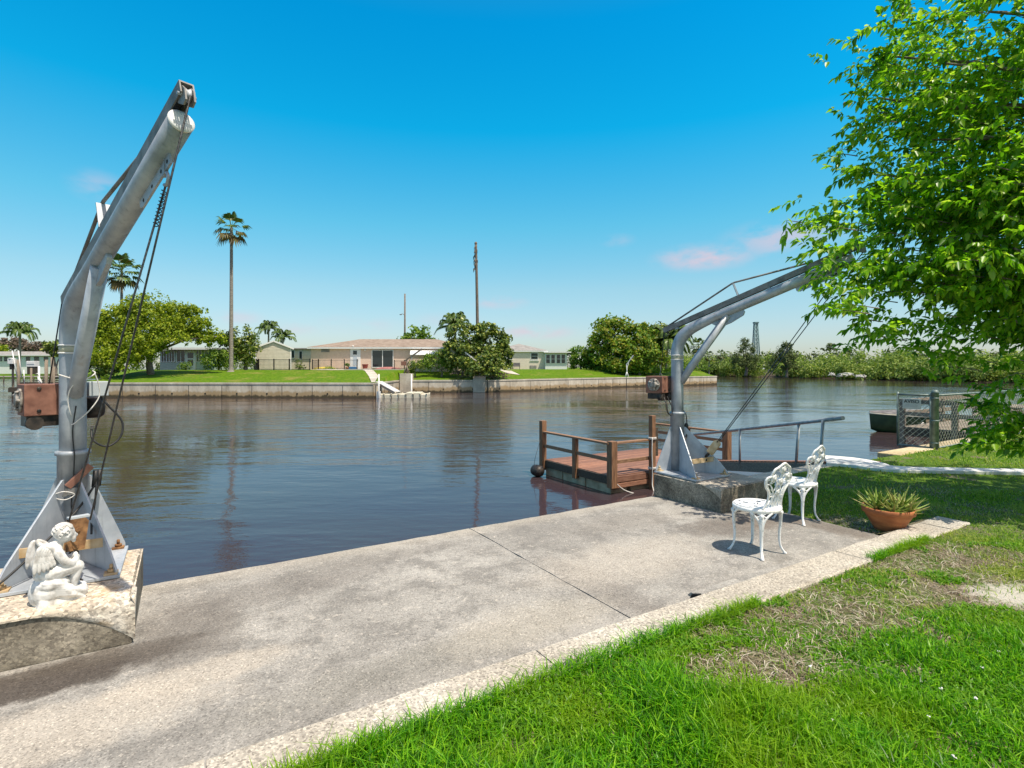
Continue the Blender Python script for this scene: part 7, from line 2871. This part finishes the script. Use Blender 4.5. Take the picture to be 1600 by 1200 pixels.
tag(pr, 'grey wooden pier with short piles along the far left basin', 'pier')
mb = MB()
x0_, x1_ = pxx(-80, 120) - pxx(20, 120), pxx(96, 120) - pxx(20, 120)
mb.box(((x0_ + x1_) / 2, 0, 1.0), (x1_ - x0_, 2.2, 0.18))
mb.build('deck', M['stone'], pr)
mb = MB()
k = x0_
while k < x1_:
    mb = MB()
    mb.tube([(k, -1.0, -1.2), (k, -1.0, 1.2)], 0.13, 7)
    mb.build('pile', M['wood_dark'], pr)
    k += 2.2
# dark work dock with tall piles, nearer, just left of the left davit
wd = empty('work_dock', (pxx(66, 64), 64.0, WATER))
tag(wd, 'dark timber work dock with tall grey piles behind the left red winch box', 'dock')
x0_, x1_ = pxx(36, 64) - pxx(66, 64), pxx(150, 64) - pxx(66, 64)
mb = MB()
mb.box(((x0_ + x1_) / 2, 0, 0.70), (x1_ - x0_, 3.6, 0.22))
mb.box(((x0_ + x1_) / 2, -1.85, 0.50), (x1_ - x0_, 0.12, 0.5))
mb.build('deck', M['wood_dark'], wd)
for px, top in ((33.5, 571), (48, 562), (50.5, 572), (68, 562), (77, 558), (84.5, 566), (44, 575), (91, 573)):
    mb = MB()
    xx = pxx(px, 64) - pxx(66, 64)
    mb.tube([(xx, -1.6 + (px % 3), -1.4), (xx, -1.6 + (px % 3), pzz(top, 64) - WATER)], 0.16 if top < 570 else 0.11, 9)
    mb.build('pile', M['wood_grey'] if px not in (50.5,) else M['trim'], wd)
mb = MB()
for z in (1.5, 2.2):
    mb.bar((pxx(52, 65) - pxx(66, 64), 1.2, z), (x1_, 1.2, z), 0.06, 0.12, Z)
mb.bar((pxx(40, 65) - pxx(66, 64), 0.6, 1.1), (x1_, 0.6, 1.1), 1.2, 0.5, Z)
mb.build('rails', M['wood_dark'], wd)
ob = MB()
ob.box((0, 0, 0), (0.62, 0.5, 0.62))
ob.lathe([(0.34, 0.31), (0.30, 0.36), (0.0, 0.40)], 12)
o = ob.build('meter_box', M['trim'], None, 0.03)
o.location = (pxx(33.5, 63.4), 62.2, pzz(564.5, 62.2))
tag(o, 'white box mounted on a pile above the far left water', 'box')
mb = MB()
mb.box((0, 0, -0.6), (0.30, 0.30, 0.7))
mb.build('bracket', M['motor_black'], o)
for (a, b_) in (((19, 548), (27, 590)), ((29, 548), (33.5, 590)), ((37, 578), (38.5, 600))):
    mb = MB()
    mb.tube([T(a[0], a[1], 60.5), T(b_[0], b_[1], 60.5)], 0.055, 7)
    o = mb.build('boat_pole', M['trim'])
    tag(o, {19: 'leaning white pole, leftmost, over the far left water', 29: 'upright white pole touching the white box', 37: 'short white pole just above the red winch box'}[a[0]], 'pole', 'white poles at the far left')
ob = MB()
ob.box((0, 0, 0.35), (1.1, 0.6, 0.7))
ob.box((0, -0.32, 0.45), (0.9, 0.04, 0.3))
o = ob.build('dock_locker', M['trim'], None, 0.04)
o.location = (pxx(56, 66), 65.6, pzz(573, 65.6))
tag(o, 'white locker on the dark work dock at the far left', 'locker')
mb = MB()
mb.box((0, 0, -0.45), (1.0, 0.5, 0.9))
mb.build('stand', M['wood_dark'], o)
# the white wading bird
bz = 0.81 + WATER
bd = empty('wading_bird', (pxx(61, 62.3), 62.3, bz))
tag(bd, 'white long legged wading bird standing on the dark work dock', 'bird')
mb = MB()


def bl(p, r_):
    c_ = crom(p, 5)
    mb.tube(c_, list(np.interp(np.linspace(0, 1, len(c_)), np.linspace(0, 1, len(r_)), r_)), 10)


bl([(0.34, 0, 0.50), (0.18, 0, 0.68), (0.02, 0, 0.90), (-0.08, 0, 1.08)], [0.015, 0.12, 0.17, 0.07])
bl([(-0.06, 0, 1.05), (-0.16, 0, 1.22), (-0.06, 0, 1.38), (-0.10, 0, 1.55), (-0.20, 0, 1.60)], [0.07, 0.05, 0.042, 0.045, 0.05])
bl([(-0.20, 0, 1.60), (-0.30, 0, 1.58), (-0.46, 0, 1.53)], [0.05, 0.03, 0.008])
for s_ in (-1, 1):
    bl([(0.10, 0.05 * s_, 0.75), (0.13 + 0.05 * s_, 0.06 * s_, 0.48), (0.04 + 0.10 * s_, 0.06 * s_, 0.30), (0.0 + 0.10 * s_, 0.06 * s_, 0.01)], [0.055, 0.028, 0.022, 0.018])
    bl([(0.02 + 0.10 * s_, 0.06 * s_, 0.012), (-0.14 + 0.10 * s_, 0.07 * s_, 0.012)], [0.014, 0.008])
mb.build('body', M['trim'], bd)
